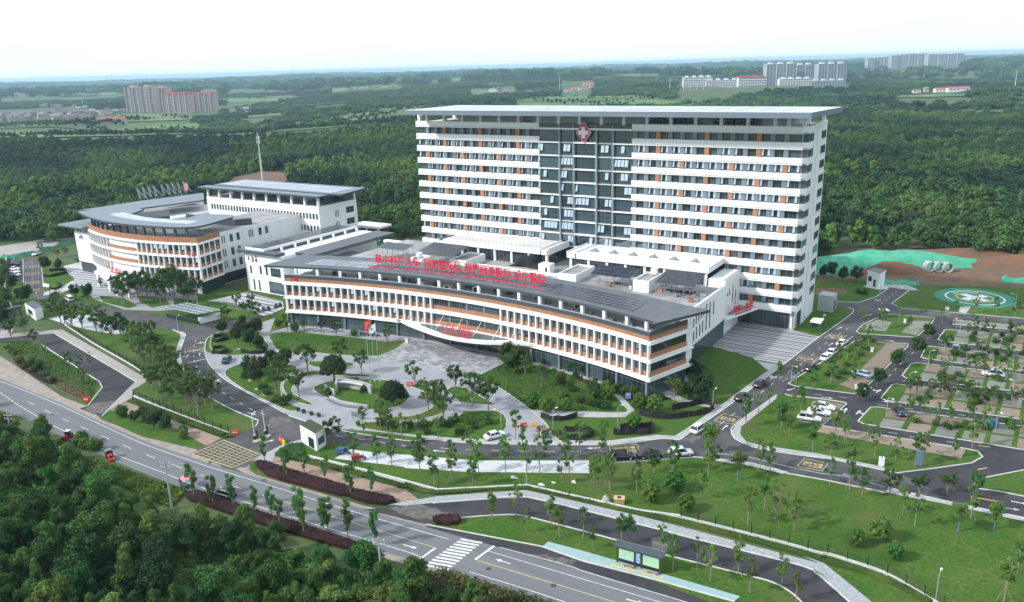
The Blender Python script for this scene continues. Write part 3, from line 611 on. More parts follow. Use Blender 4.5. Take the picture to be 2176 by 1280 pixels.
# red earth works
sheet('earthworks', GP([(1740, 545), (1830, 528), (1960, 524), (2176, 545), (2400, 575), (2400, 640), (2176, 612), (1960, 605), (1890, 600), (1830, 590), (1740, 600)]), 0.026, soil)
sheet('earthworks', GP([(470, 398), (500, 378), (560, 366), (600, 368), (616, 385), (580, 396), (520, 405)]), 0.6, soil)
sheet('soil_patch', on(ZG, [(360, 285), (640, 300), (630, 345), (350, 345)]), 0.028, soil)
sheet('soil_patch', on(ZL, [(1440, 830), (1650, 900), (1740, 940), (1650, 965), (1470, 930)]), 0.03, soil)
sheet('soil_patch', on(ZL, [(700, 680), (880, 625), (1050, 690), (900, 730), (720, 720)]), 0.03, soil)
# ================================================================== painted markings
MK = 0.058
def line(pts, w, m=white_paint, z=MK, name='road_marking'): return struct(name, ribbon(MB(), pts, w, z, m))
def dashes(pts, w, on_, off_, m=white_paint, z=MK):
    mb = MB(); acc = 0.0; seg = []
    q = smooth_pts(pts, 6)
    d = 0.0; cur = [q[0]]; state = True
    for a, b in zip(q, q[1:]):
        L = math.hypot(b[0]-a[0], b[1]-a[1]); pos = 0.0
        while True:
            need = (on_ if state else off_)-d
            if pos+need <= L:
                pos += need; p = (a[0]+(b[0]-a[0])*pos/L, a[1]+(b[1]-a[1])*pos/L)
                if state: cur.append(p); ribbon(mb, cur, w, z, m)
                cur = [p]; state = not state; d = 0.0
            else:
                d += L-pos; cur.append(b); break
    return struct('road_marking', mb)
line(smooth_pts(GP([(-60, 790), (30, 822), (132, 864), (216, 904), (309, 946), (415, 983), (464, 999), (578, 1034), (711, 1076), (860, 1120), (954, 1147)]), 3), 0.13)
line(smooth_pts(GP([(-60, 800), (0, 835), (40, 862), (106, 901), (168, 933), (243, 966), (344, 1004), (393, 1024), (512, 1065), (600, 1093), (700, 1124), (860, 1172), (895, 1185)]), 3), 0.13)
line(smooth_pts(GP([(998, 1216), (1118, 1253), (1200, 1280), (1330, 1322)]), 3), 0.13)
line(smooth_pts(GP([(1062, 1164), (1212, 1204), (1240, 1215), (1437, 1274), (1560, 1312)]), 3), 0.13)
line(smooth_pts(GP([(1038, 1172), (1240, 1232), (1401, 1280), (1540, 1322)]), 3), 0.12)
line(smooth_pts(GP([(600, 1065), (647, 1080), (755, 1113), (860, 1145), (926, 1165)]), 3), 0.12, yellow_paint)
line(smooth_pts(GP([(1015, 1192), (1160, 1236), (1305, 1280), (1420, 1316)]), 3), 0.12, yellow_paint)
dashes(GP([(60, 855), (130, 889), (170, 907), (265, 948), (313, 968), (371, 990), (490, 1032), (600, 1066)]), 0.13, 3.0, 5.0)
line(GP([(926, 1165), (883, 1196)]), 0.4); line(GP([(1050, 1161), (1010, 1190)]), 0.4)
root_c = tag(empty('zebra_crossing', P(962, 1182)+(0,)), kind='structure')
A0, A1, B0, B1 = P(*ZI(505, 712)), P(*ZI(180, 945)), P(*ZI(700, 745)), P(*ZI(400, 985))
for i in range(11):
    t = i/10
    a = (A0[0]+(A1[0]-A0[0])*t, A0[1]+(A1[1]-A0[1])*t); b = (B0[0]+(B1[0]-B0[0])*t, B0[1]+(B1[1]-B0[1])*t)
    ribbon(MB(), [a, b], 0.45, MK+.004, white_paint).build('crossing_bar', root_c)
def arrow(x, y, ang, L=3.2, m=white_paint, turn=0):
    dx, dy = math.cos(ang), math.sin(ang); n = (-dy, dx); mb = MB()
    g = lambda u, v: (x+dx*u+n[0]*v, y+dy*u+n[1]*v, MK+.003)
    mb.quad(g(-L/2, -.11), g(L*.15, -.11), g(L*.15, .11), g(-L/2, .11), m)
    mb.add([g(L*.15, -.38), g(L/2, 0), g(L*.15, .38)], [(0, 1, 2)], m)
    if turn:
        s = turn; a = [g(-L*.1, 0), g(-L*.1, s*.75), g(-L*.1+.3, s*.75), g(-L*.1+.3, 0)]
        b = [g(-L*.1-.28, s*.75), g(-L*.1+.15, s*1.3), g(-L*.1+.58, s*.75)]
        mb.add([(*q[:2], MK+.007) for q in a], [(0, 1, 2, 3)], m); mb.add([(*q[:2], MK+.007) for q in b], [(0, 1, 2)], m)
    return struct('road_arrow', mb)
def arrow_px(a, b, turn=0, L=None):
    p, q = P(*a), P(*b); d = math.hypot(q[0]-p[0], q[1]-p[1]); arrow((p[0]+q[0])/2, (p[1]+q[1])/2, math.atan2(q[1]-p[1], q[0]-p[0]), L or max(2.6, min(5, d)), turn=turn)
for f, a, b, t in ((ZI, (0, 765), (100, 792), 0), (ZI, (950, 932), (830, 895), 0), (ZF, (1255, 655), (1305, 615), 0), (ZF, (1125, 610), (1185, 615), 1), (ZF, (1810, 220), (1850, 190), 0), (ZF, (1700, 195), (1750, 178), 1),
                   (ZF, (150, 822), (30, 826), 0), (ZE, (600, 1108), (525, 1103), 0), (ZD, (670, 80), (735, 100), 1), (ZC, (385, 775), (335, 770), -1), (ZC, (195, 410), (230, 405), 1), (ZC, (75, 545), (90, 520), 1), (ZC, (200, 530), (200, 505), 0),
                   (ZD, (835, 365), (890, 350), 0), (ZH, (620, 835), (740, 860), 0), (ZH, (620, 305), (635, 275), 1), (ZH, (720, 320), (750, 295), -1), (ZH, (420, 180), (520, 190), 0), (ZH, (1040, 225), (960, 215), 0), (ZG, (550, 640), (600, 625), 0),
                   (ZG, (95, 1085), (130, 1062), 0), (ZG, (0, 1055), (45, 1040), 1), (ZG, (490, 775), (515, 762), 0), (ZG, (960, 738), (1040, 745), 0), (ZG, (800, 525), (850, 515), 0), (ZG, (890, 400), (925, 390), 1), (ZH, (800, 110), (835, 100), 1), (ZH, (890, 140), (925, 115), 1),
                   (ZK, (2060, 375), (2140, 390), 0), (ZK, (1950, 425), (2080, 445), 0), (ZK, (510, 125), (620, 145), 0), (ZH, (180, 108), (140, 118), 0), (ZJ, (440, 1205), (520, 1225), 0), (ZD, (400, 800), (520, 825), 0)):
    arrow_px(f(*a), f(*b), t)
dashes(on(ZD, [(1500, 300), (1750, 335), (2176, 400)])+on(ZE, [(260, 1050), (760, 1090), (1500, 1110), (2100, 1110)]), 0.13, 2, 3)
dashes(on(ZF, [(1130, 690), (1240, 605), (1380, 500), (1640, 295), (1820, 160), (1990, 40)])+on(ZG, [(250, 940), (480, 745), (700, 600)]), 0.13, 2, 3)
dashes(on(ZC, [(165, 375), (150, 420)])+on(ZC, [(145, 530), (175, 640), (265, 750), (405, 870), (700, 1045)])+on(ZD, [(840, 100)]), 0.13, 1.8, 2.6)
line(on(ZC, [(40, 610), (255, 560)]), 0.25)
dashes(on(ZM, [(350, 380), (350, 700)]), 0.12, 1.5, 3)
line(on(ZF, [(1160, 866), (1480, 900), (1850, 990), (2133, 1050)])+on(ZH, [(700, 860), (960, 945)]), 0.13)
line(on(ZF, [(285, 958), (1000, 905)]), 0.12)
line(on(ZG, [(170, 1060), (300, 960), (690, 700)]), 0.14); dashes(on(ZG, [(1470, 690), (1150, 750)]), 0.12, 1.5, 3)
for a, b in (((1560, 620), (2144, 668)), ((1420, 765), (2144, 835)), ((1280, 908), (2144, 1008)), ((1110, 1080), (2144, 1200))): dashes(on(ZG, [a, b]), 0.12, 1.6, 3.4)
for a, b in (((900, 245), (2144, 395)), ((990, 478), (1800, 605)), ((360, 155), (700, 190))): dashes(on(ZH, [a, b]), 0.12, 1.6, 3.4)
dashes(on(ZG, [(1370, 670), (1210, 830), (1120, 910), (960, 1080)]), 0.12, 1.6, 3.0)
dashes(on(ZG, [(1060, 320), (960, 400), (910, 440)]), 0.12, 1.6, 2.0); dashes(on(ZG, [(1160, 480), (1500, 515), (2144, 575)]), 0.12, 1.6, 3.0)
for f, a, b in ((ZH, (1750, 795), (1830, 780)), (ZH, (1755, 590), (1855, 603)), (ZH, (1010, 882), (1080, 898))): line(on(f, [a, b]), 0.2, yellow_paint)
# fire-lane boxes with lettering
def firebox(f, c4, txt, turn=0):
    q = on(f, c4); z = MK+.002
    line(q+[q[0]], 0.16, yellow_paint, z, 'road_marking')
    cx = sum(a[0] for a in q)/4; cy_ = sum(a[1] for a in q)/4
    a, b = q[0], q[1]; ang = math.atan2(b[1]-a[1], b[0]-a[0]); L = math.hypot(b[0]-a[0], b[1]-a[1]); L2 = math.hypot(q[2][0]-b[0], q[2][1]-b[1])
    rows = txt.split('|'); s = min(L2/len(rows)*.72, L/len(rows[0])*.8)
    for j, t in enumerate(rows):
        me = textmesh(t, s, 0, yellow_paint, bold=.02)
        o = put('road_lettering', me, None, mtx=Matrix.Translation((cx, cy_, z+.003)) @ Matrix.Rotation(ang, 4, 'Z') @ Matrix.Translation((0, (len(rows)/2-1-j)*s*1.15+.15*s, 0)))
        o['kind'] = 'structure'
T2 = '消防车道|禁止占用'
firebox(ZF, [(1185, 575), (1350, 608), (1430, 550), (1270, 510)], T2)
firebox(ZF, [(250, 885), (510, 865), (490, 790), (235, 805)], T2)
firebox(ZH, [(215, 765), (425, 808), (478, 745), (280, 700)], T2)
firebox(ZG, [(200, 905), (350, 920), (390, 880), (245, 860)], T2)
firebox(ZG, [(450, 715), (600, 722), (640, 695), (500, 682)], T2)
firebox(ZC, [(60, 508), (235, 490), (232, 450), (60, 462)], '消防通道')
for y0 in (450, 530, 620, 705): firebox(ZM, [(280, y0+15), (425, y0+10), (418, y0-22), (275, y0-18)], '消防通道')
# yellow box junction
mb = MB(); bx = on(ZD, [(130, 480), (430, 345), (800, 490), (520, 610)])
ribbon(mb, bx+[bx[0]], 0.22, MK+.004, yellow_paint)
lp = lambda a, b, t: (a[0]+(b[0]-a[0])*t, a[1]+(b[1]-a[1])*t)
for i in range(1, 8):
    t = i/8
    ribbon(mb, [lp(bx[0], bx[1], t), lp(bx[3], bx[2], t)], 0.11, MK+.0, yellow_paint)
    ribbon(mb, [lp(bx[0], bx[3], t), lp(bx[1], bx[2], t)], 0.11, MK+.008, yellow_paint)
struct('box_junction_marking', mb)
# tyre dust, drain covers and patches on the carriageways
rdirt = random.Random(14)
for f, pts in ((ZI, [(-120, 430), (150, 400), (380, 470), (520, 520), (300, 540), (60, 500)]), (ZI, [(1100, 830), (1400, 880), (1560, 900), (1480, 945), (1200, 880)]), (ZJ, [(620, 640), (700, 600), (800, 690), (760, 780), (690, 850), (640, 800)]), (ZD, [(900, 120), (1080, 150), (1060, 185), (900, 220), (820, 260), (860, 200)]), (ZB, [(900, 900), (1100, 880), (1060, 960), (960, 1000), (830, 960)]), (ZF, [(900, 745), (1060, 690), (1000, 770)])):
    q = [(a+rdirt.uniform(-.5, .5), b+rdirt.uniform(-.4, .4)) for a, b in smooth_pts(on(f, pts), 5, True)]
    sheet('dust_patch', q, 0.0535, mat('road_dust', (0.15, 0.13, 0.115), .95, vscale=.8, col2=(.075, .07, .07), contrast=(.4, .6), detail=9))
for f, a in ((ZD, (300, 560)), (ZD, (820, 730)), (ZD, (1420, 930)), (ZI, (760, 980)), (ZI, (1350, 1130)), (ZL, (500, 100)), (ZL, (1000, 330)), (ZC, (330, 830)), (ZC, (130, 700)), (ZF, (1300, 560)), (ZF, (500, 780)), (ZE, (700, 1080)), (ZH, (300, 830)), (ZF, (1650, 250)), (ZG, (300, 860))):
    p = P(*f(*a)); struct('drain_cover', MB().cyl((*p, .05), (*p, .062), .42, .42, mat('cast_iron', (.05, .048, .048), .7), 12))

# ================================================================== the ward tower
def window_mesh(name, w, h, nv=2, nh=1, g=None, fr=None, d=0.05, transom=None):
    """glazed unit in the XZ plane facing -y, origin at its lower left: pane set back behind frame bars"""
    g = g or glass; fr = fr or frame; t = 0.06
    pane = MB().quad((0, 0, 0), (w, 0, 0), (w, 0, h), (0, 0, h), g).mesh(name); mb = MB()
    xs = [i*w/nv for i in range(nv+1)]
    for x in xs: mb.box(max(0, x-t/2), min(w, x+t/2), -d, -.002, 0, h, fr)
    zs = [j*h/nh for j in range(nh+1)] if transom is None else [0, transom, h]
    for z in zs: mb.box(0, w, -d-.006, -.004, max(0, z-t/2), min(h, z+t/2), fr)
    FRAMES[pane.name] = mb.mesh(name+'_frame'); return pane
rt = random.Random(11)
TW = empty('hospital_tower', (-60, 10, 0), 'tall white hospital slab tower with banded floors, terracotta panels and flat canopy roof', 'tower block')
FH, Z0 = 3.9, 51.72
XL, XR = -123.5, 0.0
CX0, CX1 = -76.5, -46.2
GY = 1.0    # glazing line
zb = [Z0-FH*i for i in range(13)]     # undersides of the bands; band 12 is over the ground floor
BH = 1.8
mb = MB(); mb.box(XL+1.0, 1.0, 1.25, 20.8, 0.02, 53.0, white2); mb.build('core_wall', TW)
for i in range(13):
    z = zb[i]; h = BH if i else 1.85
    for x0, x1, nm in ((XL, CX0, 0), (CX1, XR, 1)):
        mb = MB()
        if nm: pts = [(x0, 0), (x1, 0), (x1+.6, .6), (x1+.6, 6.5), (x0, 6.5)] if False else None
        mb.box(x0, x1+(0.35 if nm else 0), 0, 1.2, z+.42, z+h, white)
        mb.box(x0+.0, x1+(0.2 if nm else 0), .28, 1.2, z+.22, z+.42, white2)
        mb.box(x0-.1 if not nm else x0, x1+(0.45 if nm else 0), -.12, 1.2, z, z+.22, white)
        if nm:
            mb.box(x1-.1, x1+1.5, 1.2, 6.4, z+.42, z+h, white); mb.box(x1-.1, x1+1.62, 1.2, 6.4, z, z+.22, white); mb.box(x1-.1, x1+1.3, 1.2, 6.4, z+.22, z+.42, white2)
            mb.add([(x1+.35, 0, z+.42), (x1+1.5, 1.2, z+.42), (x1+.35, 1.2, z+.42), (x1+.35, 0, z+h), (x1+1.5, 1.2, z+h), (x1+.35, 1.2, z+h)], [(0, 1, 4, 3), (3, 4, 5), (0, 2, 1)], white)
        mb.build('floor_band', TW)
cols = [(-119+3.49*k) for k in range(12)]+[(-45.3+3.46*k) for k in range(13)]
orange_at = {0: (-38.4, -24.6, -10.7, -112, -98.1, -84.1), 1: (-31.5, -17.7, -3.8, -119, -104.9, -91)}
wh = FH-BH
me_grey = MB().box(-.6, .6, .25, 1.3, 0, wh, greyp).mesh('wall_panel'); me_or = MB().box(-.62, .62, .12, 1.3, 0, wh, orange).mesh('terracotta_panel')
wm = window_mesh('window', 2.27, wh, 3, 1)
wm_wide = window_mesh('window_wide', 2.27, wh, 2, 1)
sash = MB().box(0, .58, -.03, .0, -1.72, 0, sashglass).box(-.03, 0, -.05, .02, -1.74, 0, frame).box(.58, .61, -.05, .02, -1.74, 0, frame).mesh('open_sash')
for i in range(1, 13):
    z = zb[i]+BH                  # sill of the window strip under band i-1
    orow = orange_at[0 if i in (1, 2) else (i % 2 == 0 and 0 or 1)]
    if i in (1, 2): orow = orange_at[0]
    elif i % 2 == 1: orow = orange_at[1]
    else: orow = orange_at[0]
    for x in cols:
        isor = any(abs(x-q) < 0.8 for q in orow)
        put('terracotta_panel' if isor else 'wall_panel', me_or if isor else me_grey, TW, (x, 0, z))
    edges = [XL+.2]+cols[:12]
    spans = [(a+.6, b-.6) for a, b in zip(cols[:11], cols[1:12])]+[(cols[11]+.6, CX0-.05)]+[(a+.6, b-.6) for a, b in zip(cols[12:24], cols[13:25])]
    spans = [(XL+.6, cols[0]-.6)]+spans+[(cols[24]+.6, -.25)]
    dens = {1: 0.0, 2: 0.5, 3: 0.92, 4: 0.45, 5: 0.62, 6: 0.6, 7: 0.5, 8: 0.5, 9: 0.4, 10: 0.12, 11: 0.06, 12: 0.05}[i]
    for a, b in spans:
        w = b-a
        if w < .3: continue
        put('window', wm if rt.random() < .7 else wm_wide, TW, (a, GY-.1, z), scale=(w/2.27, 1, 1))
        if w > 1.5:
            both = rt.random() < dens
            for xx in ((a+.02, b-.64) if both else ((a+.02,) if rt.random() < dens*.5 else ())):
                t = math.radians(rt.uniform(9, 13))
                put('open_sash', sash, TW, mtx=Matrix.Translation((xx, GY-.18, z+wh-.12)) @ Matrix.Rotation(-t, 4, 'X'))
    # corner glazing on the side
    mb = MB(); mb.quad((.2, .9, z), (1.35, 1.3, z), (1.35, 1.3, z+wh), (.2, .9, z+wh), glass); mb.quad((1.35, 1.3, z), (1.35, 6.3, z), (1.35, 6.3, z+wh), (1.35, 1.3, z+wh), glass)
    for yq in (1.3, 2.9, 4.6, 6.25): mb.box(1.30, 1.42, yq-.05, yq+.05, z, z+wh, frame)
    mb.box(.1, .3, .75, .95, z, z+wh, frame); mb.build('corner_glazing', TW)
# glazed middle: bays between pilasters
PX = [CX0, -69.6, -64.8, -57.4, -52.1, CX1]
for i in range(1, 13):
    z = zb[i]+.5; h = FH-.5
    for a, b in zip(PX, PX[1:]):
        if i == 12: continue
        n = max(3, round((b-a)/1.25))
        me = window_mesh('curtain_wall', b-a, h, n, 1, g=curtain, fr=curtframe, transom=1.05)
        put('curtain_wall', me, TW, (a, .75, z))
        if i > 1 and rt.random() < .62:
            t = math.radians(rt.uniform(9, 13)); k0 = rt.randint(0, n-2); cnt = rt.choice((1, 1, 2, 2, 4))
            for k in range(cnt):
                if k0+k >= n: break
                put('open_sash', sash, TW, mtx=Matrix.Translation((a+(k0+k)*(b-a)/n+.12, .62, z+h-.45)) @ Matrix.Rotation(-t, 4, 'X') @ Matrix.Scale(1.7, 4, (1, 0, 0)) @ Matrix.Scale(1.15, 4, (0, 0, 1)))
    for (a, b, hh, yy_) in ((CX0, -69.6, .62, -.05), (-69.6, -64.8, .3, .35), (-64.8, -57.4, .85, -.05), (-57.4, -52.1, .3, .35), (-52.1, CX1, .62, -.05)):
        MB().box(a+.03, b-.03, yy_, .9, zb[i], zb[i]+hh*.5, white).build('floor_ledge', TW)
for x in PX[1:-1]: MB().box(x-.33, x+.33, -.02, .9, 4.9, 53.2, greyp).build('pilaster', TW)
MB().box(CX0, CX1, -.05, 1.2, Z0, Z0+.5, white).build('floor_ledge', TW)
MB().box(CX0, CX1, .3, .5, Z0+.5, Z0+1.5, glass).build('glass_parapet', TW)
# right end wall with windows and the stepped movement joint
mb = MB()
zs = [0.02]+[zb[i]+1.0 for i in range(12, -1, -1)]+[53.9]
mb.box(1.0, 1.55, 6.45, 20.9, 0.02, 53.9, white2); mb.build('end_wall', TW)
endw = MB(); endw.quad((0, 0, 0), (0, 5.2, 0), (0, 5.2, 2.0), (0, 0, 2.0), glass)
for yq in (0, 2.6, 5.2): endw.box(-.02, .05, yq-.05, yq+.05, 0, 2.0, frame)
for zq in (0, 2.0): endw.box(-.02, .06, 0, 5.2, zq-.05, zq+.05, frame)
endm = endw.mesh('end_window')
for i in range(1, 13): put('window', endm, TW, (1.58, 14.6, zb[i]+1.55))
mb = MB(); jy = 10.2
for i in range(13):
    jy2 = jy+(.5 if i % 2 else -.5)
    mb.box(1.55, 1.565, jy2-.09, jy2+.09, zb[i]-FH+1 if i < 12 else .3, zb[i]+1.0, dgrey)
mb.build('movement_joint', TW)
mb = MB()
for i in range(13): mb.box(1.552, 1.56, 6.5, 20.88, zb[i]+.98, zb[i]+1.02, greyp)
mb.build('panel_joint', TW)
# open roof storey and canopy
MB().box(XL+.4, 1.0, 1.2, 20.8, 53.0, 53.15, whiteroof).build('roof_deck', TW)
colm = MB().box(-.45, .45, -.45, .45, 0, 3.6, white2).mesh('column')
xs = [-122.5, -119.2]+[-112.0+7.0*k for k in range(16)]+[-3.6, .2]
for x in xs:
    put('column', colm, TW, (x, .9, 53.0)); put('column', colm, TW, (x+.6, 19.5, 53.0))
for x in xs[2:-2]: put('column', colm, TW, (x, 9.5, 53.0))
for k, (x0, x1, y0, y1, h, m) in enumerate(((-108, -88, 8, 16, 2.9, white2), (-82, -66, 6, 17, 3.0, white2), (-58, -46, 8, 16, 3.0, white2), (-30, -14, 9, 17, 2.7, white2), (-12, -4, 6, 16, 2.6, white2))):
    MB().box(x0, x1, y0, y1, 53.1, 53.1+h, m).build('plant_room', TW)
MB().box(-111, -86, 6.6, 7.0, 53.1, 56.0, white2).build('penthouse_wall', TW); MB().box(-62, -4, 7.4, 7.8, 53.1, 56.0, white2).build('penthouse_wall', TW)
for k in range(9):
    x = -44+3.1*k+(k > 4)*4; MB().box(x, x+2.2, 4.2, 6.4, 53.15, 54.7, steel).box(x+.2, x+2.0, 4.15, 4.2, 53.5, 54.5, black).cyl((x+1.1, 5.3, 54.7), (x+1.1, 5.3, 54.95), .7, .7, black, 10).build('air_unit', TW)
mb = MB(); F = [(-121.5, -8.4), (3.7, -8.4), (5.9, 16.5), (-121.8, 22)]
mb.prism(F, 56.1, 57.5, fascia, rooft, True, soffit); mb.build('canopy_roof', TW)
spv = MB().box(-2.9, 2.9, -1.6, 1.6, 0, .08, mat('bright_roof_panel', (0.44, 0.465, 0.51), 0.3, objrand=.14)).mesh('roof_panel')
for k in range(18):
    for j in range(5):
        if (k in (0, 17) and j in (0, 4)): continue
        put('solar_panel', spv, TW, (-112+6.2*k, -3.2+4.2*j, 57.52))
# ground floor glazing
gfm = window_mesh('shopfront', 3.4, 4.6, 3, 1, transom=3.2)
for k in range(14): put('ground_glazing', gfm, TW, (-17.5+k*3.46 if k < 5 else XL+2+3.46*(k-5), 1.0, .25))
mb = MB(); mb.quad((.6, 1.0, .25), (1.3, 6.4, .25), (1.3, 6.4, 4.85), (.6, 1.0, 4.85), glass)
for yq in (1.0, 2.8, 4.6, 6.3): mb.box(.7+(yq-1)*.13, .86+(yq-1)*.13, yq-.05, yq+.05, .25, 4.85, frame)
mb.build('corner_glazing', TW)
# red emblem on the tower front
EM = empty('emblem_sign', (-61.3, -.6, 47.2), 'red rounded diamond sign with a white cross high on the tower front', 'sign')
def rdia(s, n=3, r=.18):
    return [(s*x, s*y) for x, y in ((0, -1.22), (.22, -1.05), (.5, -.62), (.62, -.5), (.86, -.2), (1.0, 0), (.86, .2), (.62, .5), (.5, .62), (.22, 1.05), (0, 1.22), (-.22, 1.05), (-.5, .62), (-.62, .5), (-.86, .2), (-1.0, 0), (-.86, -.2), (-.62, -.5), (-.5, -.62), (-.22, -1.05))]
def plate(pts, x, y, z, t, m):
    n = len(pts); mb = MB(); mb.add([(x+a, y, z+b) for a, b in pts]+[(x+a, y-t, z+b) for a, b in pts], [tuple(range(n, 2*n))]+[(i, (i+1) % n, n+(i+1) % n, n+i) for i in range(n)], m); return mb
ez = 51.0
plate(rdia(2.45), -61.2, -.25, ez, .12, mat('sign_white', (.8, .8, .8), .5)).build('white_border', EM)
plate(rdia(2.24), -61.2, -.38, ez, .12, red).build('red_panel', EM)
a, b = .56, 1.62
plate([(-a, -b), (a, -b), (a, -a), (b, -a), (b, a), (a, a), (a, b), (-a, b), (-a, a), (-b, a), (-b, -a), (-a, -a)], -61.2, -.51, ez, .12, mat('sign_white', (.8, .8, .8), .5)).build('white_cross', EM)

# ================================================================== the curved front building
FC = (-69.55, -234.6); FR = 182.1
TH = math.asin(55.15/182.1)
FB = empty('curved_front_building', (-69.5, -48, 0), 'long concave white and timber clad front building with grey canopy roof and red roof lettering', 'hospital building')
def apt(r, t): return (FC[0]+r*math.sin(t), FC[1]+r*math.cos(t))
def tx(x, r=FR): return math.asin((x-FC[0])/r)
lv = [4.2, 8.35, 12.45]
GR = FR+.75   # glazing line
GRE = math.radians(0.02)
T0, T1 = -TH, TH
# inner body
mb = MB(); mb.arc(FC[0], FC[1], GR+.35, FR+16, T0+.006, T1-.004, .03, 13.2, white2, 60); mb.build('core_wall', FB)
MB().arc(FC[0], FC[1], FR+1.2, FR+15.8, T0+.01, T1-.006, 13.2, 13.35, whiteroof, 60).build('roof_deck', FB)  # deck coloured white in place of the light missing under the canopy
for z in lv:
    mb = MB(); mb.arc(FC[0], FC[1], FR-.1, FR+15, T0-.004, T1+.003, z, z+.3, white, 60); mb.arc(FC[0], FC[1], FR+.05, FR+1.2, T0-.002, T1+.0015, z+.3, z+.93, white, 60); mb.build('floor_band', FB)
# end wall returns of the bands
def endbox(t, r0, r1, z0, z1, m, th=.5, name='end_band'):
    a, b = apt(r0, t), apt(r1, t); MB().obox(a, b, th, z0, z1, m).build(name, FB)
for z in lv:
    endbox(T1+.0015, FR+.1, FR+13.2, z, z+.93, white, .55); endbox(T1-.0002, FR+.6, FR+13, z+.93, z+2.0, brown, .35, 'timber_cladding')
    if z < 12: endbox(T1-.0012, FR+.4, FR+13, z+2.0, z+4.15, glass, .2, 'end_glazing')
endbox(T1-.0002, FR+.35, FR+13, 14.3, 15.35, dgrey, .35, 'parapet')
endbox(T0-.0010, FR+.2, FR+14, .03, 13.0, white2, .4, 'end_wall')
# timber parapet, grey parapet
MB().arc(FC[0], FC[1], FR+.35, FR+.75, T0, T1, lv[2]+.93, 14.3, brown, 60).build('timber_cladding', FB)
MB().arc(FC[0], FC[1], FR+.36, FR+.7, T0, T1, 14.3, 15.35, dgrey, 60).build('parapet', FB)
MB().arc(FC[0], FC[1], FR+.30, FR+.78, T0, T1, 15.35, 15.42, alu, 60).build('coping', FB)
# fins, windows, timber spandrels bay by bay
rf = random.Random(4)
step = 2.2/FR; cA, cB = tx(-79.2), tx(-57.2)
def arcs(t0, t1):
    n = max(1, round((t1-t0)/step)); return [t0+(t1-t0)*i/n for i in range(n+1)]
fw = MB().box(-.17, .17, -.75, .1, 0, 3.25, white).mesh('fin')
bw = 2.2
win_u = [window_mesh('window', 1.0, 2.1, 2, 1, transom=1.5), window_mesh('window', 1.0, 2.1, 3, 1, transom=1.5)]
spn = MB().box(0, 1.0, -.12, .0, 0, 1.12, brown).mesh('timber_spandrel')
fsash = MB().box(0, .75, -.03, 0, -1.35, 0, sashglass).box(-.03, 0, -.05, .02, -1.37, 0, frame).mesh('open_sash')
def fm(t, r, z): # frame tangent to the arc, local x along +t, local -y outwards (towards the camera)
    x, y = apt(r, t); return Matrix.Translation((x, y, z)) @ Matrix.Rotation(-t, 4, 'Z')
for li in (0, 1):
    z = lv[li]+.93
    for (t0, t1, fin) in ((T0+.0005, cA, True), (cA, cB, False), (cB, T1-.0005, True)):
        ts = arcs(t0, t1) if fin else [t0+(t1-t0)*i/4 for i in range(5)]
        for a, b in zip(ts, ts[1:]):
            L = (b-a)*GR
            put('timber_spandrel', spn, FB, mtx=fm((a+b)/2, GR, z) @ Matrix.Translation((-L/2, 0, 0)) @ Matrix.Scale(L, 4, (1, 0, 0)))
            if fin: put('window', win_u[rf.random() < .4], FB, mtx=fm((a+b)/2, GR+.05, z+1.1) @ Matrix.Translation((-L/2, 0, 0)) @ Matrix.Scale(L, 4, (1, 0, 0)))
            else: put('window', window_mesh('window_strip', L, 2.1, 7, 1, transom=1.5), FB, mtx=fm((a+b)/2, GR+.05, z+1.1) @ Matrix.Translation((-L/2, 0, 0)))
            if fin and rf.random() < .14:
                put('open_sash', fsash, FB, mtx=fm((a+b)/2, GR-.05, z+2.95) @ Matrix.Rotation(-math.radians(11), 4, 'X') @ Matrix.Translation((-.3, 0, 0)))
        for t in (ts if fin else ts[1:-1]):
            if fin: put('fin', fw, FB, mtx=fm(t, GR, z))
            else: put('pilaster', MB().box(-.3, .3, -.1, .1, 0, 3.2, greyp).mesh('pilaster'), FB, mtx=fm(t, GR, z))
# ground floor glazing
ts = [T0+.004+(T1-T0-.008)*i/26 for i in range(27)]
Lg = (ts[1]-ts[0])*(GR+.6)
gg = window_mesh('ground_glazing', Lg, 4.0, 3, 1, transom=2.9)
for a, b in zip(ts, ts[1:]):
    put('ground_glazing', gg, FB, mtx=fm((a+b)/2, GR+.1, .2) @ Matrix.Translation((-Lg/2, 0, 0)))
gc = MB().box(-.28, .28, -.3, .3, 0, 4.2, greyp).mesh('column')
for t in ts[::2]: put('column', gc, FB, mtx=fm(t, GR+.0, .05))
MB().arc(FC[0], FC[1], GR-.9, GR+.3, T0+.002, T1-.002, .02, .2, concrete, 40).build('plinth', FB)
endbox(T1-.0015, FR+.8, FR+13, .2, 4.2, glass, .2, 'end_glazing')
# roof storey columns and canopy roof
rc = MB().box(-.36, .36, -.36, .36, 0, 3.5, white2).mesh('roof_column')
for x in [-122, -115.5]+[-108.5+6.2*k for k in range(15)]+[-16.5]:
    t = tx(x); put('roof_column', rc, FB, mtx=fm(t, FR+2.1, 13.3)); put('roof_column', rc, FB, mtx=fm(t, FR+12.5, 13.3))
rq = random.Random(8)
for k in range(26):
    t = T0+(T1-T0)*(k+.6)/27; w, d_, h = rq.uniform(1, 2.6), rq.uniform(.8, 1.6), rq.uniform(.7, 1.7)
    put('roof_plant', MB().box(-w/2, w/2, -d_/2, d_/2, .15, h, rq.choice((steel, white2, greyp))).box(-w/2+.1, -w/2+.25, -d_/2, d_/2, 0, .15, black).box(w/2-.25, w/2-.1, -d_/2, d_/2, 0, .15, black).box(-w*.3, w*.3, -d_/2-.02, -d_/2, .3, h-.15, black).mesh('roof_plant'), FB, mtx=fm(t, FR+rq.uniform(5, 10), 13.35))
RI, RO = FR+2.0, FR+16.0
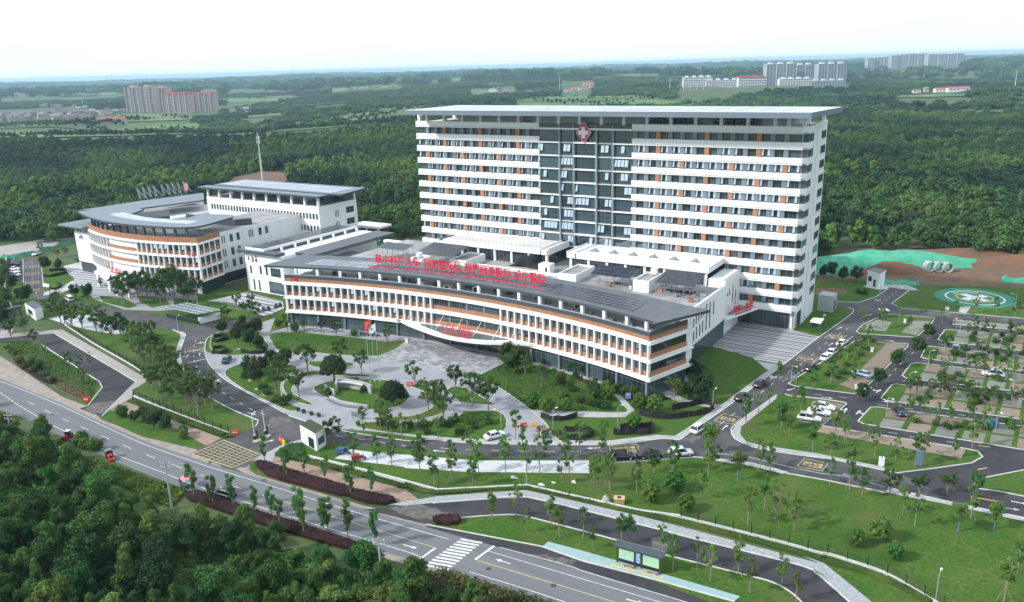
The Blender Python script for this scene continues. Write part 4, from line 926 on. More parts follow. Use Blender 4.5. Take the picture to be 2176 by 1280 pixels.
# roof plate: arc front and back, left end reaching past the wall
ang = [T0+(T1-T0)*i/48 for i in range(49)]
front = [(-132.4, -61.2), (-128, -59.8)]+[apt(RI-.1, t) for t in ang]
front = [(-132.4, -61.2)]+[apt(RI-.1, t) for t in ang if apt(RI, t)[0] > -122]+[(-13.6, -61.2)]
back = [(-6.4, -45.9)]+[apt(RO, t) for t in ang[::-1] if apt(RO, t)[0] < -10]+[(-132.2, -44.4)]
MB().prism(front+back, 16.75, 17.38, dgrey, roofg, True, soffit).build('canopy_roof', FB)
ribs = MB()
pv = MB().box(-1.02, 1.02, -.78, .78, .05, .09, solar).box(-1.06, 1.06, -.82, .82, .0, .05, alu).mesh('solar_panel')
pvp = MB().box(-1.02, 1.02, -.78, .78, .05, .09, solarp).box(-1.06, 1.06, -.82, .82, .0, .05, alu).mesh('pale_solar_panel')
for x0, x1, me_, r0, nr, dx in ((-121, -102.5, pvp, 5.2, 4, 2.25), (-101.5, -48, pv, 9.2, 2, 2.25), (-46.5, -21, pv, 4.4, 5, 2.25)):
    x = x0
    while x < x1:
        for j in range(nr):
            r = FR+r0+1.75*j; put('solar_panel', me_, FB, mtx=fm(tx(x, r), r, 17.42) @ Matrix.Rotation(math.radians(-4), 4, 'X'))
        x += dx
# the lettering on the roof
SG = empty('roof_sign', (*apt(FR+6.2, tx(-75)), 17.38), 'long line of red characters above smaller red letters on the front roof', 'sign')
CN = '華中科技大學 同濟醫學院 附屬同濟醫院咸宁醫院'.replace(' ', '')
RS_ = FR+6.4
x0, x1 = -101.3, -47.3
gaps = {6: .5, 11: .4, 13: .0, 17: .4}
wts = []; acc = 0
for i, ch in enumerate(CN): acc += gaps.get(i, 0); wts.append(acc+.5); acc += 1
lat = MB()
for i, ch in enumerate(CN):
    x = x0+(x1-x0)*wts[i]/acc; t = tx(x, RS_)
    put('letter', textmesh(ch, 2.75, .06, red, sx=.86, bold=.045), SG, mtx=fm(t, RS_, 18.75) @ Matrix.Rotation(math.pi/2, 4, 'X') @ Matrix.Rotation(math.radians(rq.uniform(-3, 3)), 4, 'Z'))
    for dx in (-.6, .6):
        p0 = apt(RS_+.15, tx(x+dx, RS_)); p1 = apt(RS_+2.1, tx(x+dx, RS_)); lat.cyl((*p0, 17.4), (*p0, 21.0), .035, .035, steel, 4); lat.cyl((*p1, 17.4), (*p0, 20.6), .03, .03, steel, 4)
for zz in (18.7, 19.8, 20.9): ribbon_pts = [apt(RS_+.15, tx(x0+(x1-x0)*k/30, RS_)) for k in range(31)]; [lat.cyl((*a, zz), (*b, zz), .03, .03, steel, 4, False) for a, b in zip(ribbon_pts, ribbon_pts[1:])]
lat.build('support_frame', SG)
EN = 'HUAZHONG UNIVERSITY OF SCIENCE AND TECHNOLOGY TONGJI MEDICAL COLLEGE AFFILIATED TONGJI HOSPITAL XIANNING HOSPITAL'
ws = EN.split(' '); tot = len(EN)+2; pos = 0
RE = FR+4.4; mb = MB()
for w in ws:
    n = len(w); x = -102+(56.0)*(pos+n/2)/tot; L = 56.0*n/tot
    me = textmesh(w, .95, .04, red, bold=.012); xs_ = [v.co.x for v in me.vertices]; sw = (max(xs_)-min(xs_)) or 1
    me.transform(Matrix.Scale(L*.97/sw, 4, (1, 0, 0)))
    put('lettering', me, SG, mtx=fm(tx(x, RE), RE, 17.85) @ Matrix.Rotation(math.pi/2, 4, 'X')); pos += n+1
pts_ = [apt(RE+.06, tx(-102+56*k/40, RE)) for k in range(41)]
for a, b in zip(pts_, pts_[1:]): mb.cyl((*a, 17.8), (*b, 17.8), .03, .03, alu, 4, False); mb.cyl((*a, 17.4), (*a, 18.6), .025, .025, alu, 4, False)
mb.build('letter_rail', SG)
# entrance canopy: white boomerang slab with glass, hung on rods
EC = empty('entrance_canopy', (*apt(FR-3, 0), 4.5), 'curved white entrance canopy with glass top hung from the front building', 'canopy')
edge = [(-91.4, -52.7), (-86, -55.2), (-81.8, -56.6), (-77, -58), (-72.2, -59), (-67.5, -59.4), (-63, -59.2), (-58.5, -58.2), (-53.8, -56.2), (-50, -54.6), (-46.0, -53.6)]
edge = smooth_pts(edge, 3); inn = [apt(FR+.0, tx(x)) for x in np.linspace(-46.5, -91, 24)]
mb = MB(); mb.prism(edge+inn, 4.55, 5.05, white, whiteroof, bottom=True); mb.build('canopy_slab', EC)
ins = [(a+(-69-a)*.12, b+1.7) for a, b in edge if -84 < a < -52]; inn2 = [apt(FR-.5, tx(x)) for x in np.linspace(-54, -82, 14)]
MB().sheet(ins+inn2, 5.13, mat('canopy_glass', (0.10, 0.15, 0.15), 0.12, ior=1.6)).build('canopy_glass', EC)
for x in (-86, -81, -75.5, -69.5, -63.5, -57.5, -53):
    t = tx(x); a = apt(FR-3.6 if -82 < x < -55 else FR-1.8, t); b = apt(GR-.2, t); MB().cyl((*a, 5.1), (*b, 8.0), .06, .06, white, 6).build('tie_rod', EC)
ES = empty('entrance_sign', (-66, -57, 5.1), 'red characters with small latin line on the front entrance canopy', 'sign')
for i, ch in enumerate('门诊(东区)'):
    x = -71.6+(0, 2.3, 4.1, 5.2, 6.9, 8.2)[i]; put('letter', textmesh(ch, 2.2, .05, red, bold=.02), ES, mtx=upright(x, -57.1+.02*i, 5.55))
put('lettering', textmesh('OUTPATIENT (EAST AREA)', .72, .03, red), ES, mtx=upright(-67.8, -58.2, 5.25))
MB().cyl((-72.5, -56.9, 5.5), (-62.8, -56.9, 5.5), .05, .05, steel, 5).cyl((-72.3, -56.9, 5.1), (-72.3, -56.9, 7.4), .05, .05, steel, 5).cyl((-63, -56.9, 5.1), (-63, -56.9, 7.4), .05, .05, steel, 5).build('support_frame', ES)
NS = empty('wall_number_sign', (-123, -61.6, 13), 'small red building number on the west corner of the front building', 'sign')
for i, ch in enumerate('1号'): put('letter', textmesh(ch, 1.6, .04, red, bold=.02), NS, mtx=fm(tx(-122.6+1.3*i), FR+.28, 13.4) @ Matrix.Rotation(math.pi/2, 4, 'X'))

# ================================================================== podium between the front building and the tower
PB = empty('podium_building', (-70, -20, 0), 'low white podium with roof terraces between the tower and the front building', 'hospital building')
MB().prism([(-131, -44), (-112, -39.8), (-90, -37.2), (-50, -37.2), (-30, -39.2), (-14, -43.5), (-14, .9), (-131, .9)], .03, 13.0, white2, deck).build('podium_wall', PB)
# east parapet and slit-windowed wall
MB().box(-14.3, -13.7, -37, -12.6, 4.6, 13.95, white).build('east_wall', PB)
MB().box(-13.99, -13.6, -37, -12.6, .03, 4.6, glass).build('east_glazing', PB)
slit = MB().box(0, .04, -.28, .28, 0, 1, glass).box(0, .06, -.34, -.28, 0, 1, frame).mesh('slit_window')
maroon = mat('maroon_panel', (0.10, 0.03, 0.028), .6)
slitm = MB().box(0, .05, -.3, .3, 0, 1, maroon).mesh('slit_panel')
for y, z0, h, mm in ((-35.5, 9.3, 2.0, 0), (-33.8, 9.6, 2.2, 1), (-32.0, 9.8, 2.4, 1), (-30.2, 10, 2.3, 1), (-28.6, 10.2, 2.0, 0), (-35.2, 5.6, 2.4, 1), (-33.2, 5.7, 3.0, 0), (-31.0, 5.8, 3.0, 1), (-29.0, 6.0, 3.0, 0), (-26.6, 6.0, 6.6, 1), (-24.0, 5.8, 6.8, 0), (-21.2, 8.5, 3.6, 0)):
    put('slit_window', slitm if mm else slit, PB, (-13.68, y, z0), scale=(1, 1, h))
# halls beside the tower
for x0, x1 in ((-105, -66.5), (-60.3, -18.3)):
    MB().box(x0+.8, x1-.8, -11.6, .6, 13.0, 16.6, glass).build('hall_glazing', PB)
    n = int((x1-x0)/5.6)
    for k in range(n+1): MB().box(x0+.6+(x1-x0-1.9)*k/n, x0+1.3+(x1-x0-1.9)*k/n, -12.2, -11.4, 13.0, 16.6, white).build('column', PB)
    m_ = MB()
    for k in range(n*4): xx = x0+1+(x1-x0-2)*k/(n*4); m_.box(xx-.04, xx+.04, -11.7, -11.6, 13.0, 16.6, frame)
    m_.build('mullions', PB)
MB().box(-105, -66.5, -12.6, .55, 16.6, 18.0, white).build('hall_roof', PB)
MB().box(-104.4, -69.5, -12.0, .5, 18.0, 18.05, whiteroof).build('roof_membrane', PB)
rl = MB()
for k in range(25):
    x = -103.8+34*k/24; rl.box(x-.04, x+.04, -11.7, -11.62, 18.0, 19.1, steel)
for k in range(9):
    y = -11.6+11.4*k/8; rl.box(-69.8, -69.72, y-.04, y+.04, 18, 19.1, steel); rl.box(-103.9, -103.82, y-.04, y+.04, 18, 19.1, steel)
rl.box(-103.8, -69.8, -11.68, -11.64, 19.05, 19.1, steel); rl.box(-103.8, -69.8, -11.68, -11.64, 18.55, 18.58, steel); rl.build('railing', PB)
for x in (-69.2, -66.8, -60.3, -57.5): MB().box(x-.15, x+.15, -12.6, .4, 16.6, 18.5, white).build('upstand', PB)
# east hall roof with a row of openings
oy0, oy1 = -8.8, -3.4; ox = [(-55.5+6.1*k, -51.6+6.1*k) for k in range(6)]
mb = MB(); mb.box(-60.3, -18.3, -12.6, oy0, 16.6, 18.2, white); mb.box(-60.3, -18.3, oy1, .5, 16.6, 18.2, white)
xs_ = [-60.3]+[v for p in ox for v in p]+[-18.3]
for a, b in zip(xs_[::2], xs_[1::2]): mb.box(a, b, oy0, oy1, 16.6, 18.2, white)
mb.build('hall_roof', PB)
# side of the hall beside the tower and the wall towards the striped forecourt
MB().box(-18.3, -13.9, -12.5, .6, 13.0, 15.2, white2).build('hall_wall', PB)
MB().box(-14.2, -13.7, -12.6, .9, 4.6, 15.2, white).build('east_wall', PB)
for y, z0, h in ((-10.5, 10.5, .9), (-8.8, 10.4, 1.8), (-6.0, 7.8, 4.6), (-3.5, 6.5, 4.2)): put('slit_window', slit, PB, (-13.68, y, z0), scale=(1, 1, h))
# glass-floored bridge canopy with the red sign
BR = empty('side_entrance_canopy', (-11, -5, 4.8), 'white glass-topped canopy joining the podium to the tower base', 'canopy')
MB().prism([(-13.7, -13.5), (-12.6, -13.8), (-8.2, -.2), (-13.7, -.2)], 4.9, 5.6, white, whiteroof, bottom=True).build('canopy_slab', BR)
MB().sheet([(-13.5, -11), (-12.6, -11), (-10.2, -1.2), (-13.5, -1.2)], 5.63, MATS['canopy_glass']).build('canopy_glass', BR)
for y in (-9, -4): MB().cyl((-11.6, y, 5.6), (-13.7, y, 8.6), .08, .08, white, 6).build('tie_rod', BR)
RSG = empty('side_entrance_sign', (-9.6, -5, 5.6), 'slanted red characters on the canopy beside the tower base', 'sign')
ang_ = math.atan2(13.6, 4.4)
for i, ch in enumerate('急诊·急救'):
    s_ = 3.4+1.75*i; put('letter', textmesh(ch, 2.0, .05, red, bold=.04), RSG, mtx=upright(-12.6+4.4*s_/14.3+.2, -13.8+13.6*s_/14.3, 6.5, ang_))
put('lettering', textmesh('EMERGENCY FIRST AID', .7, .03, red, bold=.02), RSG, mtx=upright(-12.6+4.4*7/14.3+.3, -13.8+13.6*7/14.3, 5.7, ang_))
MB().cyl((-11.4, -10.6, 5.6), (-9.3, -4.1, 5.6), .05, .05, steel).cyl((-11.4, -10.6, 5.6), (-11.4, -10.6, 8), .05, .05, steel).cyl((-9.3, -4.1, 5.6), (-9.3, -4.1, 8), .05, .05, steel).build('support_frame', RSG)
# stair boxes on the deck
def stairbox(x0, x1, y0, y1, h, nm='stair_house', open_=True):
    mb = MB(); t = .35
    for a in ((x0, x1, y0, y0+t), (x0, x1, y1-t, y1), (x0, x0+t, y0+t, y1-t), (x1-t, x1, y0+t, y1-t)): mb.box(*a, 13.0, 13+h, white)
    mb.box(x0+t, x1-t, y0+t, y1-t, 13, 13+h-.5, deck); mb.build(nm, PB)
stairbox(-34, -29.6, -25.3, -16, 3.2); stairbox(-56.6, -51.2, -24.4, -12.8, 2.2); stairbox(-94.3, -88.2, -24, -13.6, 2.2); stairbox(-103.8, -99.5, -30.5, -25.5, 3.0)
MB().box(-32.4, -30.8, -17.5, -16.2, 16, 17.6, white).build('vent_house', PB)
MB().box(-66.5, -62.8, -18.5, -15.5, 13, 15.4, white).box(-64.2, -63.6, -18.53, -18.5, 13, 14.6, black).build('lift_house', PB)
MB().cyl((-101.8, -28.5, 16), (-101.8, -28.5, 17.3), .9, .9, white2, 12).build('water_tank', PB)
MB().box(-86, -58, -21, -20.7, 13, 13.9, white).build('upstand', PB)
# solar canopies on posts
def solarroof(x0, x1, y0, y1, z0, z1, label, nx, ny):
    e = empty('solar_canopy', ((x0+x1)/2, (y0+y1)/2, 13), label, 'solar canopy', 'solar canopies on the podium roof')
    dx, dy = (x1-x0)/nx, (y1-y0)/ny; sl = math.atan2(z1-z0, y1-y0); m_ = MB().box(-dx/2+.05, dx/2-.05, -dy/2+.04, dy/2-.04, .04, .08, solar).box(-dx/2+.02, dx/2-.02, -dy/2+.02, dy/2-.02, 0, .04, alu).mesh('solar_panel')
    for i in range(nx):
        for j in range(ny): put('solar_panel', m_, e, mtx=Matrix.Translation((x0+dx*(i+.5), y0+dy*(j+.5), z0+(z1-z0)*(j+.5)/ny)) @ Matrix.Rotation(sl, 4, 'X'))
    n = max(3, int((x1-x0)/2.2))
    for i in range(n+1):
        x = x0+.2+(x1-x0-.4)*i/n
        for y, zt in ((y0+.3, z0), (y1-.3, z1)): MB().cyl((x, y, 13), (x, y, zt), .07, .07, steel, 4).build('post', e)
        MB().cyl((x, y0, z0-.1), (x, y1, z1-.1), .05, .05, steel, 4).build('beam', e)
    mb = MB()
    for z in (14, 15.2): mb.cyl((x0+.2, y0+.3, z), (x1-.2, y0+.3, z), .04, .04, steel, 4)
    mb.build('rail', e)
solarroof(-27.7, -17.2, -26.2, -17.8, 16.3, 17.9, 'solar panel canopy on posts at the east end of the podium roof', 8, 5)
solarroof(-46.5, -34.9, -25.4, -19.2, 16.2, 17.4, 'solar panel canopy on posts left of the white stair box', 9, 3)
solarroof(-105.5, -92, -26, -16.6, 16.2, 17.8, 'solar panel canopy behind the first half of the red lettering', 10, 5)
solarroof(-121.5, -110.4, -25.8, -20.5, 16.4, 17.2, 'solar panel canopy at the west end of the podium roof', 8, 3)
solarroof(-108.5, -100.5, -10.5, -6.5, 17.0, 17.8, 'small solar panel canopy next to the terrace railing', 6, 2)
# a heap under a black net on the deck
HN = MB(); rh = random.Random(3); nn = 18
for i in range(nn+1):
    for j in range(9):
        a = math.pi*i/nn; b = math.pi*(j/8-.5); rr = 1+.16*math.sin(3*a+j)+.08*math.sin(7*a)
        HN.v.append((-73+3.4*rr*math.cos(a)*1.25, -13.6+2.4*rr*math.sin(b), 13+3.1*rr*math.sin(a)*max(.15, math.cos(b))))
HN.mi(netblack)
for i in range(nn):
    for j in range(8): k = i*9+j; HN.f.append([k, k+1, k+10, k+9]); HN.m.append(0)
tag(HN.build('covered_heap', None, True), 'mound of roof equipment wrapped in black net behind the red lettering', 'tarpaulin')
rq2 = random.Random(21)
for k in range(34):
    x, y = rq2.uniform(-46, -16), rq2.uniform(-33, -14.5)
    if -34.5 < x < -29 and y > -26: continue
    w = rq2.uniform(.5, 1.6); MB().box(x, x+w, y, y+rq2.uniform(.4, 1.1), 13.02, 13.0+rq2.uniform(.25, 1.1), rq2.choice((steel, white2, dgrey, brown))).build('roof_plant', PB)
for k in range(5): x = -26+1.7*k; MB().box(x, x+1.2, -22.5, -21.2, 13.1, 14.5, steel).box(x+.1, x+1.1, -22.53, -22.5, 13.4, 14.3, black).build('air_unit', PB)

# ================================================================== west buildings
# ---- building three: white wall, long roof slabs
B3 = empty('white_side_building', (-158, -18, 0), 'white building with a black numeral three on its end wall and long grey roofs', 'hospital building')
MB().box(-168, -150, -39, 6, .03, 13.2, white2).build('wall', B3)
MB().box(-150, -131, -36, -8, .03, 9.0, white2).build('link_wall', B3)
for x, z0, w, h in ((-166.3, 10.6, .5, 1.3), (-165.9, 6.2, .7, 2.6), (-161.2, 6.4, .8, 2.7), (-158.3, 6.4, .8, 2.7), (-165.0, .6, .6, 3.6), (-162.5, .6, .6, 3.6)):
    put('window', window_mesh('window', w, h, 1, 1), B3, (x, -39.06, z0))
put('window', window_mesh('window', 4.6, 2.9, 4, 2), B3, (-156, -39.06, 6.2)); put('window', window_mesh('window', 7.0, 3.9, 10, 2), B3, (-157.4, -39.06, .5))
for y in (-30, -24, -18): put('window', MB().quad((0, 0, 0), (0, 2, 0), (0, 2, 2.4), (0, 0, 2.4), glass).box(-.0, .05, .95, 1.05, 0, 2.4, frame).mesh('side_window'), B3, (-130.95, y, 5.4))
MB().box(-170.2, -157.8, -40.4, 6.6, 13.4, 14.1, dgrey).box(-170.0, -158.0, -40.2, 6.4, 14.1, 14.14, roofg).build('roof_slab', B3)
MB().box(-157.6, -151.2, -40.4, -36.5, 13.4, 14.1, dgrey).build('roof_slab', B3)
MB().box(-150.6, -141.5, -33, 6.6, 12.6, 13.5, dgrey).box(-150.4, -141.7, -32.8, 6.4, 13.5, 13.54, roofg).build('roof_slab', B3)
MB().box(-158.6, -158.2, -38.5, 5, 14.1, 15.0, white).build('white_upstand', B3); MB().box(-167.5, -158.4, -38.9, -38.3, 14.1, 14.8, white).build('white_upstand', B3)
MB().box(-157.6, -150.8, -36, 6, 12.3, 12.5, deck).build('roof_deck', B3)
for k in range(7): MB().box(-157.2, -156.6, -33+6*k, -32.4+6*k, 12.5, 14.6, white).build('column', B3)
pv3 = MB().box(-1.0, 1.0, -1.8, 1.8, .05, .09, solar).box(-1.04, 1.04, -1.84, 1.84, 0, .05, alu).mesh('solar_panel')
for i in range(4):
    for j in range(10): put('solar_panel', pv3, B3, (-166.4+2.15*i, -34.8+3.95*j, 14.3))
N3 = empty('numeral_sign', (-164, -39.2, 10.5), 'black numeral three with small red characters on the white end wall', 'sign')
put('letter', textmesh('3', 2.6, .03, mat('dark_numeral', (.06, .05, .06), .5), bold=.03), N3, mtx=upright(-164.2, -39.15, 10.3))
for i, ch in enumerate('号楼'): put('letter', textmesh(ch, 1.15, .03, red, bold=.01), N3, mtx=upright(-162.5, -39.15, 11.6-1.2*i))
# low court between building three and the podium
MB().box(-141.2, -131.2, -34, .5, 9.0, 9.15, deck).build('roof_deck', B3)
MB().box(-140, -112, -1.5, 0.2, 9, 12.5, white2).build('link_wall', B3)
# ---- rear white block with small windows
RB = empty('rear_white_block', (-204, 10, 0), 'plain white block with rows of small windows and an open roof storey', 'hospital building')
MB().box(-236.3, -172, 0, 20.2, .03, 21.8, white).build('wall', RB)
sw = window_mesh('window', .95, 2.1, 1, 1); lw = window_mesh('window_tall', .95, 3.6, 1, 1)
for r_, (z, me_) in enumerate(((17.0, sw), (12.4, sw), (6.6, lw), (2.6, sw))):
    for k in range(36):
        x = -233.8+1.715*k
        put('window', me_, RB, (x, -.06, z))
for z, ys in ((17.2, (14.2,)), (12.8, (14.2,)), (8.2, (14.2,))):
    for y in ys: put('window', MB().box(0, .05, 0, 4.2, 0, 2.3, glass).box(0, .08, 2.0, 2.1, 0, 2.3, frame).box(0, .08, 0, 4.2, 1.1, 1.2, frame).mesh('end_window'), RB, (-172, y, z))
for z in (16.6, 12.2):
    for k in range(3): put('slit_window', MB().box(0, .05, 0, .3, 0, 2.6, glass).mesh('slit'), RB, (-172, 8.2+.75*k, z))
MB().box(-235.8, -172.5, .5, 19.7, 21.8, 21.9, deck).build('roof_deck', RB)
cb = MB().box(-.4, .4, -.4, .4, 0, 3.6, white2).mesh('column')
for k in range(10):
    x = -235.5+7.0*k
    put('column', cb, RB, (x, .5, 21.8)); put('column', cb, RB, (x, 19.6, 21.8))
for k in range(7): put('roof_plant', MB().box(0, 3.5, 0, 4, 0, 2.3, rt.choice((greyp, white2, steel))).box(.3, 3.2, -.03, 0, .4, 1.9, black).mesh('roof_plant'), RB, (-230+8*k, 7+rt.random()*3, 21.9))
MB().box(-182, -172.6, 14, 19.5, 21.9, 25.2, dgrey).build('plant_room', RB)
MB().box(-239, -170, -1.8, 3.5, 25.4, 26.0, dgrey).box(-238.8, -170.2, -1.6, 3.3, 26.0, 26.04, roofw).build('canopy_roof', RB)
MB().prism([(-236, 3.9), (-171, 3.9), (-164.5, 5), (-167.5, 21.5), (-236.5, 20.8)], 25.6, 26.3, dgrey, roofw, True, soffit).build('canopy_roof', RB)
pvr = MB().box(-3.9, 3.9, -3.2, 3.2, 0, .08, mat('lilac_roof_panel', (.29, .31, .38), .3, objrand=.08)).mesh('roof_panel')
for k in range(8):
    for j in range(2): put('solar_panel', pvr, RB, (-230+8*k, 8.6+6.6*j, 26.34))
# ---- curved west building
WC = (-208.5, 30.2); WR = 86.3
WB = empty('curved_west_building', (-208, -45, 0), 'convex white building with timber parapets and grey ring roof beside the ring road', 'hospital building')
def wp(r, t): return (WC[0]+r*math.sin(t), WC[1]-r*math.cos(t))    # t from the -y axis, + to the right
wT = math.asin(31.5/WR)
def wm_(t, r, z): x, y = wp(r, t); return Matrix.Translation((x, y, z)) @ Matrix.Rotation(t, 4, 'Z')
def warc(mb, r0, r1, t0, t1, z0, z1, m, n=40): return mb.arc(WC[0], WC[1], r0, r1, math.pi-t0, math.pi-t1, z0, z1, m, n)
warc(MB(), WR-14, WR-.9, -wT+.01, wT-.01, .03, 17.3, white2).build('core_wall', WB)
warc(MB(), WR-13.5, WR-.9, -wT+.015, wT-.012, 17.3, 17.4, deck).build('roof_deck', WB)
wl_ = [4.2, 8.4, 12.55, 16.7]
for z in wl_:
    mb = MB(); warc(mb, WR-12, WR+.1, -wT-.004, wT+.002, z, z+.3, white); warc(mb, WR-1.1, WR-.05, -wT, wT, z+.3, z+.75, white); mb.build('floor_band', WB)
warc(MB(), WR-.8, WR-.35, -wT, wT, 17.45, 19.2, brown).build('timber_cladding', WB)
def wend(z0, z1, m, th, name, y1=-39.2, dx=0.0):
    a = wp(WR-.4, wT); MB().obox((a[0]+dx, a[1]), (-179.5+dx, y1), th, z0, z1, m).build(name, WB)
for z in wl_: wend(z, z+.75, white, .6, 'end_band')
wend(17.45, 19.2, brown, .4, 'timber_cladding'); wend(.2, 17, glass, .3, 'end_glazing', dx=-.5)
n = 28; tw = [-wT+2*wT*i/n for i in range(n+1)]; Lw = (tw[1]-tw[0])*WR
fin2 = MB().box(-.17, .17, -.7, .2, 0, 3.4, white).mesh('fin'); wu = window_mesh('window', Lw, 2.2, 2, 1, transom=1.5); sp2 = MB().box(0, Lw, -.12, .1, 0, 1.15, brown).mesh('timber_spandrel')
for li in range(3):
    z = wl_[li]+.75
    for i in range(n):
        tm = (tw[i]+tw[i+1])/2; mid = 9 <= i < 17
        if mid and li == 0: continue
        put('timber_spandrel', sp2, WB, mtx=wm_(tm, WR-.7, z) @ Matrix.Translation((-Lw/2, 0, 0)))
        put('window', wu, WB, mtx=wm_(tm, WR-.8-(1.2 if mid else 0), z+1.15) @ Matrix.Translation((-Lw/2, 0, 0)))
        if not mid and rt.random() < .22: put('open_sash', fsash, WB, mtx=wm_(tm, WR-.6, z+3.1) @ Matrix.Rotation(-math.radians(11), 4, 'X') @ Matrix.Translation((-.3, 0, 0)))
    for i in range(n+1):
        if 10 <= i <= 16: continue
        put('fin', fin2, WB, mtx=wm_(tw[i], WR-.75, z))
    for k in range(5):
        y = -48.6+9.2*k/4; a = wp(WR-.4, wT); put('fin', MB().box(-.6, .2, -.17, .17, 0, 3.4, white).mesh('end_fin'), WB, (a[0]-.1+(-179.5-a[0])*k/4, a[1]+(-39.2-a[1])*k/4, z)); 
    a = wp(WR-.4, wT); MB().obox((a[0]-.3, a[1]), (-179.8, -39.2), .25, z, z+1.15, brown).build('timber_spandrel', WB)
gw = window_mesh('ground_glazing', Lw*2, 4.0, 3, 1, transom=2.9)
for i in range(0, n, 2): put('ground_glazing', gw, WB, mtx=wm_((tw[i]+tw[i+2])/2, WR-.95, .2) @ Matrix.Translation((-Lw, 0, 0)))
for i in range(0, n+1, 2): put('roof_column', MB().box(-.35, .35, -.35, .35, 0, 4.4, dgrey).mesh('roof_column'), WB, mtx=wm_(tw[i], WR-2.2, 17.4))
# ring roof (plan from the sight lines at its level)
ro = on(z7, [(125, 398), (200, 440), (350, 485), (500, 512), (650, 528), (800, 540), (1050, 555), (1310, 552), (1500, 505), (1685, 452)], 21.7)
ri = on(z7, [(1340, 432), (1200, 470), (1060, 470), (830, 460), (660, 420), (790, 372), (560, 340)], 21.7)
MB().prism(smooth_pts(ro, 2)+ri, 21.7, 22.4, dgrey, roofw, True, soffit).build('canopy_roof', WB)
wpv = MB().box(-1.6, 1.6, -1.2, 1.2, 0, .08, mat('bright_roof_panel', (0.56, 0.58, 0.62), 0.3)).mesh('roof_panel')
for i in range(13):
    t = -wT*.72+1.45*wT*i/12
    for j in range(2): put('solar_panel', wpv, WB, mtx=wm_(t, WR-8.2-2.5*j, 22.42))
q = on(z7, [(1010, 365), (1210, 395), (1630, 410), (1630, 440), (1210, 455)], 20)
MB().prism(on(z7, [(1205, 400), (1630, 408), (1870, 445), (1700, 460), (1440, 440)], 20.6), 17.4, 20.6, dgrey, roofw).build('plant_room', WB)
MB().prism(on(z7, [(640, 400), (830, 380), (1040, 365), (1045, 425), (840, 440)], 19.5), 17.4, 19.5, dgrey, black).build('plant_room', WB)
# white wing joining it to the rear block
MB().box(-205, -182.0, -39, 0, .03, 18.2, white2).build('wing_wall', WB)
MB().box(-204.6, -182.4, -38.6, -.2, 18.2, 18.25, deck).build('roof_deck', WB)
wsl = MB().box(0, .05, 0, .4, 0, 2.6, glass).mesh('slit'); wsq = MB().box(0, .05, 0, 1.3, 0, 2.6, glass).box(0, .08, .6, .68, 0, 2.6, frame).mesh('wing_window')
for z in (14.2, 9.6, 5.4):
    for y, me_ in ((-37.5, wsl), (-36.6, wsl), (-35.7, wsl), (-33.2, wsq), (-30.3, wsq), (-25, wsl), (-24.2, wsl), (-23.4, wsl), (-20.5, wsq), (-17.5, wsq)):
        if z < 10 and y > -28: continue
        put('window', me_, WB, (-182, y, z))
MB().box(-181.97, -181.9, -38.5, -27, .3, 3.8, black).build('undercroft_shade_sheet', WB)  # flat black sheet on the wall stands in for a shaded opening
# far long wing with its roof
MB().box(-262, -236.5, -38, 12, .03, 15.5, white2).build('wing_wall', WB)
MB().prism(on(z7, [(110, 368), (560, 300), (750, 270), (1385, 190), (1390, 262), (740, 345), (500, 345)], 20), 19.4, 20.0, dgrey, roofw, bottom=True).build('canopy_roof', WB)
MB().prism(on(z7, [(240, 395), (1380, 225), (1390, 300), (760, 380)], 15.5), .03, 15.5, white2, deck).build('wing_wall', WB)
for k in range(8):
    p = P(*z7(720+85*k, 352-12.5*k), 15.5); MB().cyl((*p, 15.5), (*p, 19.5), .3, .3, dgrey, 6).build('roof_column', WB)
# entrance canopy of the west building
WE = empty('west_entrance_canopy', (*wp(WR+4, -.02), 0), 'flat white canopy on white columns at the curved west building', 'canopy')
MB().prism(on(z7, [(285, 1000), (400, 960), (560, 985), (830, 1010), (850, 1060), (650, 1100), (520, 1075)], 4.3), 4.2, 5.1, white, whiteroof, bottom=True).build('canopy_slab', WE)
for a, b in ((430, 1060), (500, 1100), (625, 1120), (320, 1010)):
    p = P(*z7(a, b), 4.2); MB().box(p[0]-.5, p[0]+.5, p[1]-.3, p[1]+.3, .03, 4.2, white).build('column', WE)
WS = empty('west_entrance_sign', (*P(*z7(510, 1000), 5.1), 5.1), 'red characters with small latin line on the west entrance canopy', 'sign')
pa, pb = P(*z7(435, 985), 5.2), P(*z7(590, 1020), 5.2); aa = math.atan2(pb[1]-pa[1], pb[0]-pa[0])
for i, ch in enumerate('门诊(西区)'):
    u = (.02, .24, .44, .56, .76, .92)[i]; put('letter', textmesh(ch, 1.9, .05, red, bold=.02), WS, mtx=upright(pa[0]+(pb[0]-pa[0])*u, pa[1]+(pb[1]-pa[1])*u, 5.7, aa))
put('lettering', textmesh('OUTPATIENT (WEST AREA)', .62, .03, red), WS, mtx=upright((pa[0]+pb[0])/2, (pa[1]+pb[1])/2-.2, 5.2, aa))
N4 = empty('corner_number_sign', (*wp(WR, wT*.93), 12.6), 'small red building number on the convex west building corner', 'sign')
for i, ch in enumerate('4号'): put('letter', textmesh(ch, 1.6, .05, red, bold=.02), N4, mtx=wm_(wT*.9+.018*i, WR+.05, 12.7) @ Matrix.Rotation(math.pi/2, 4, 'X'))
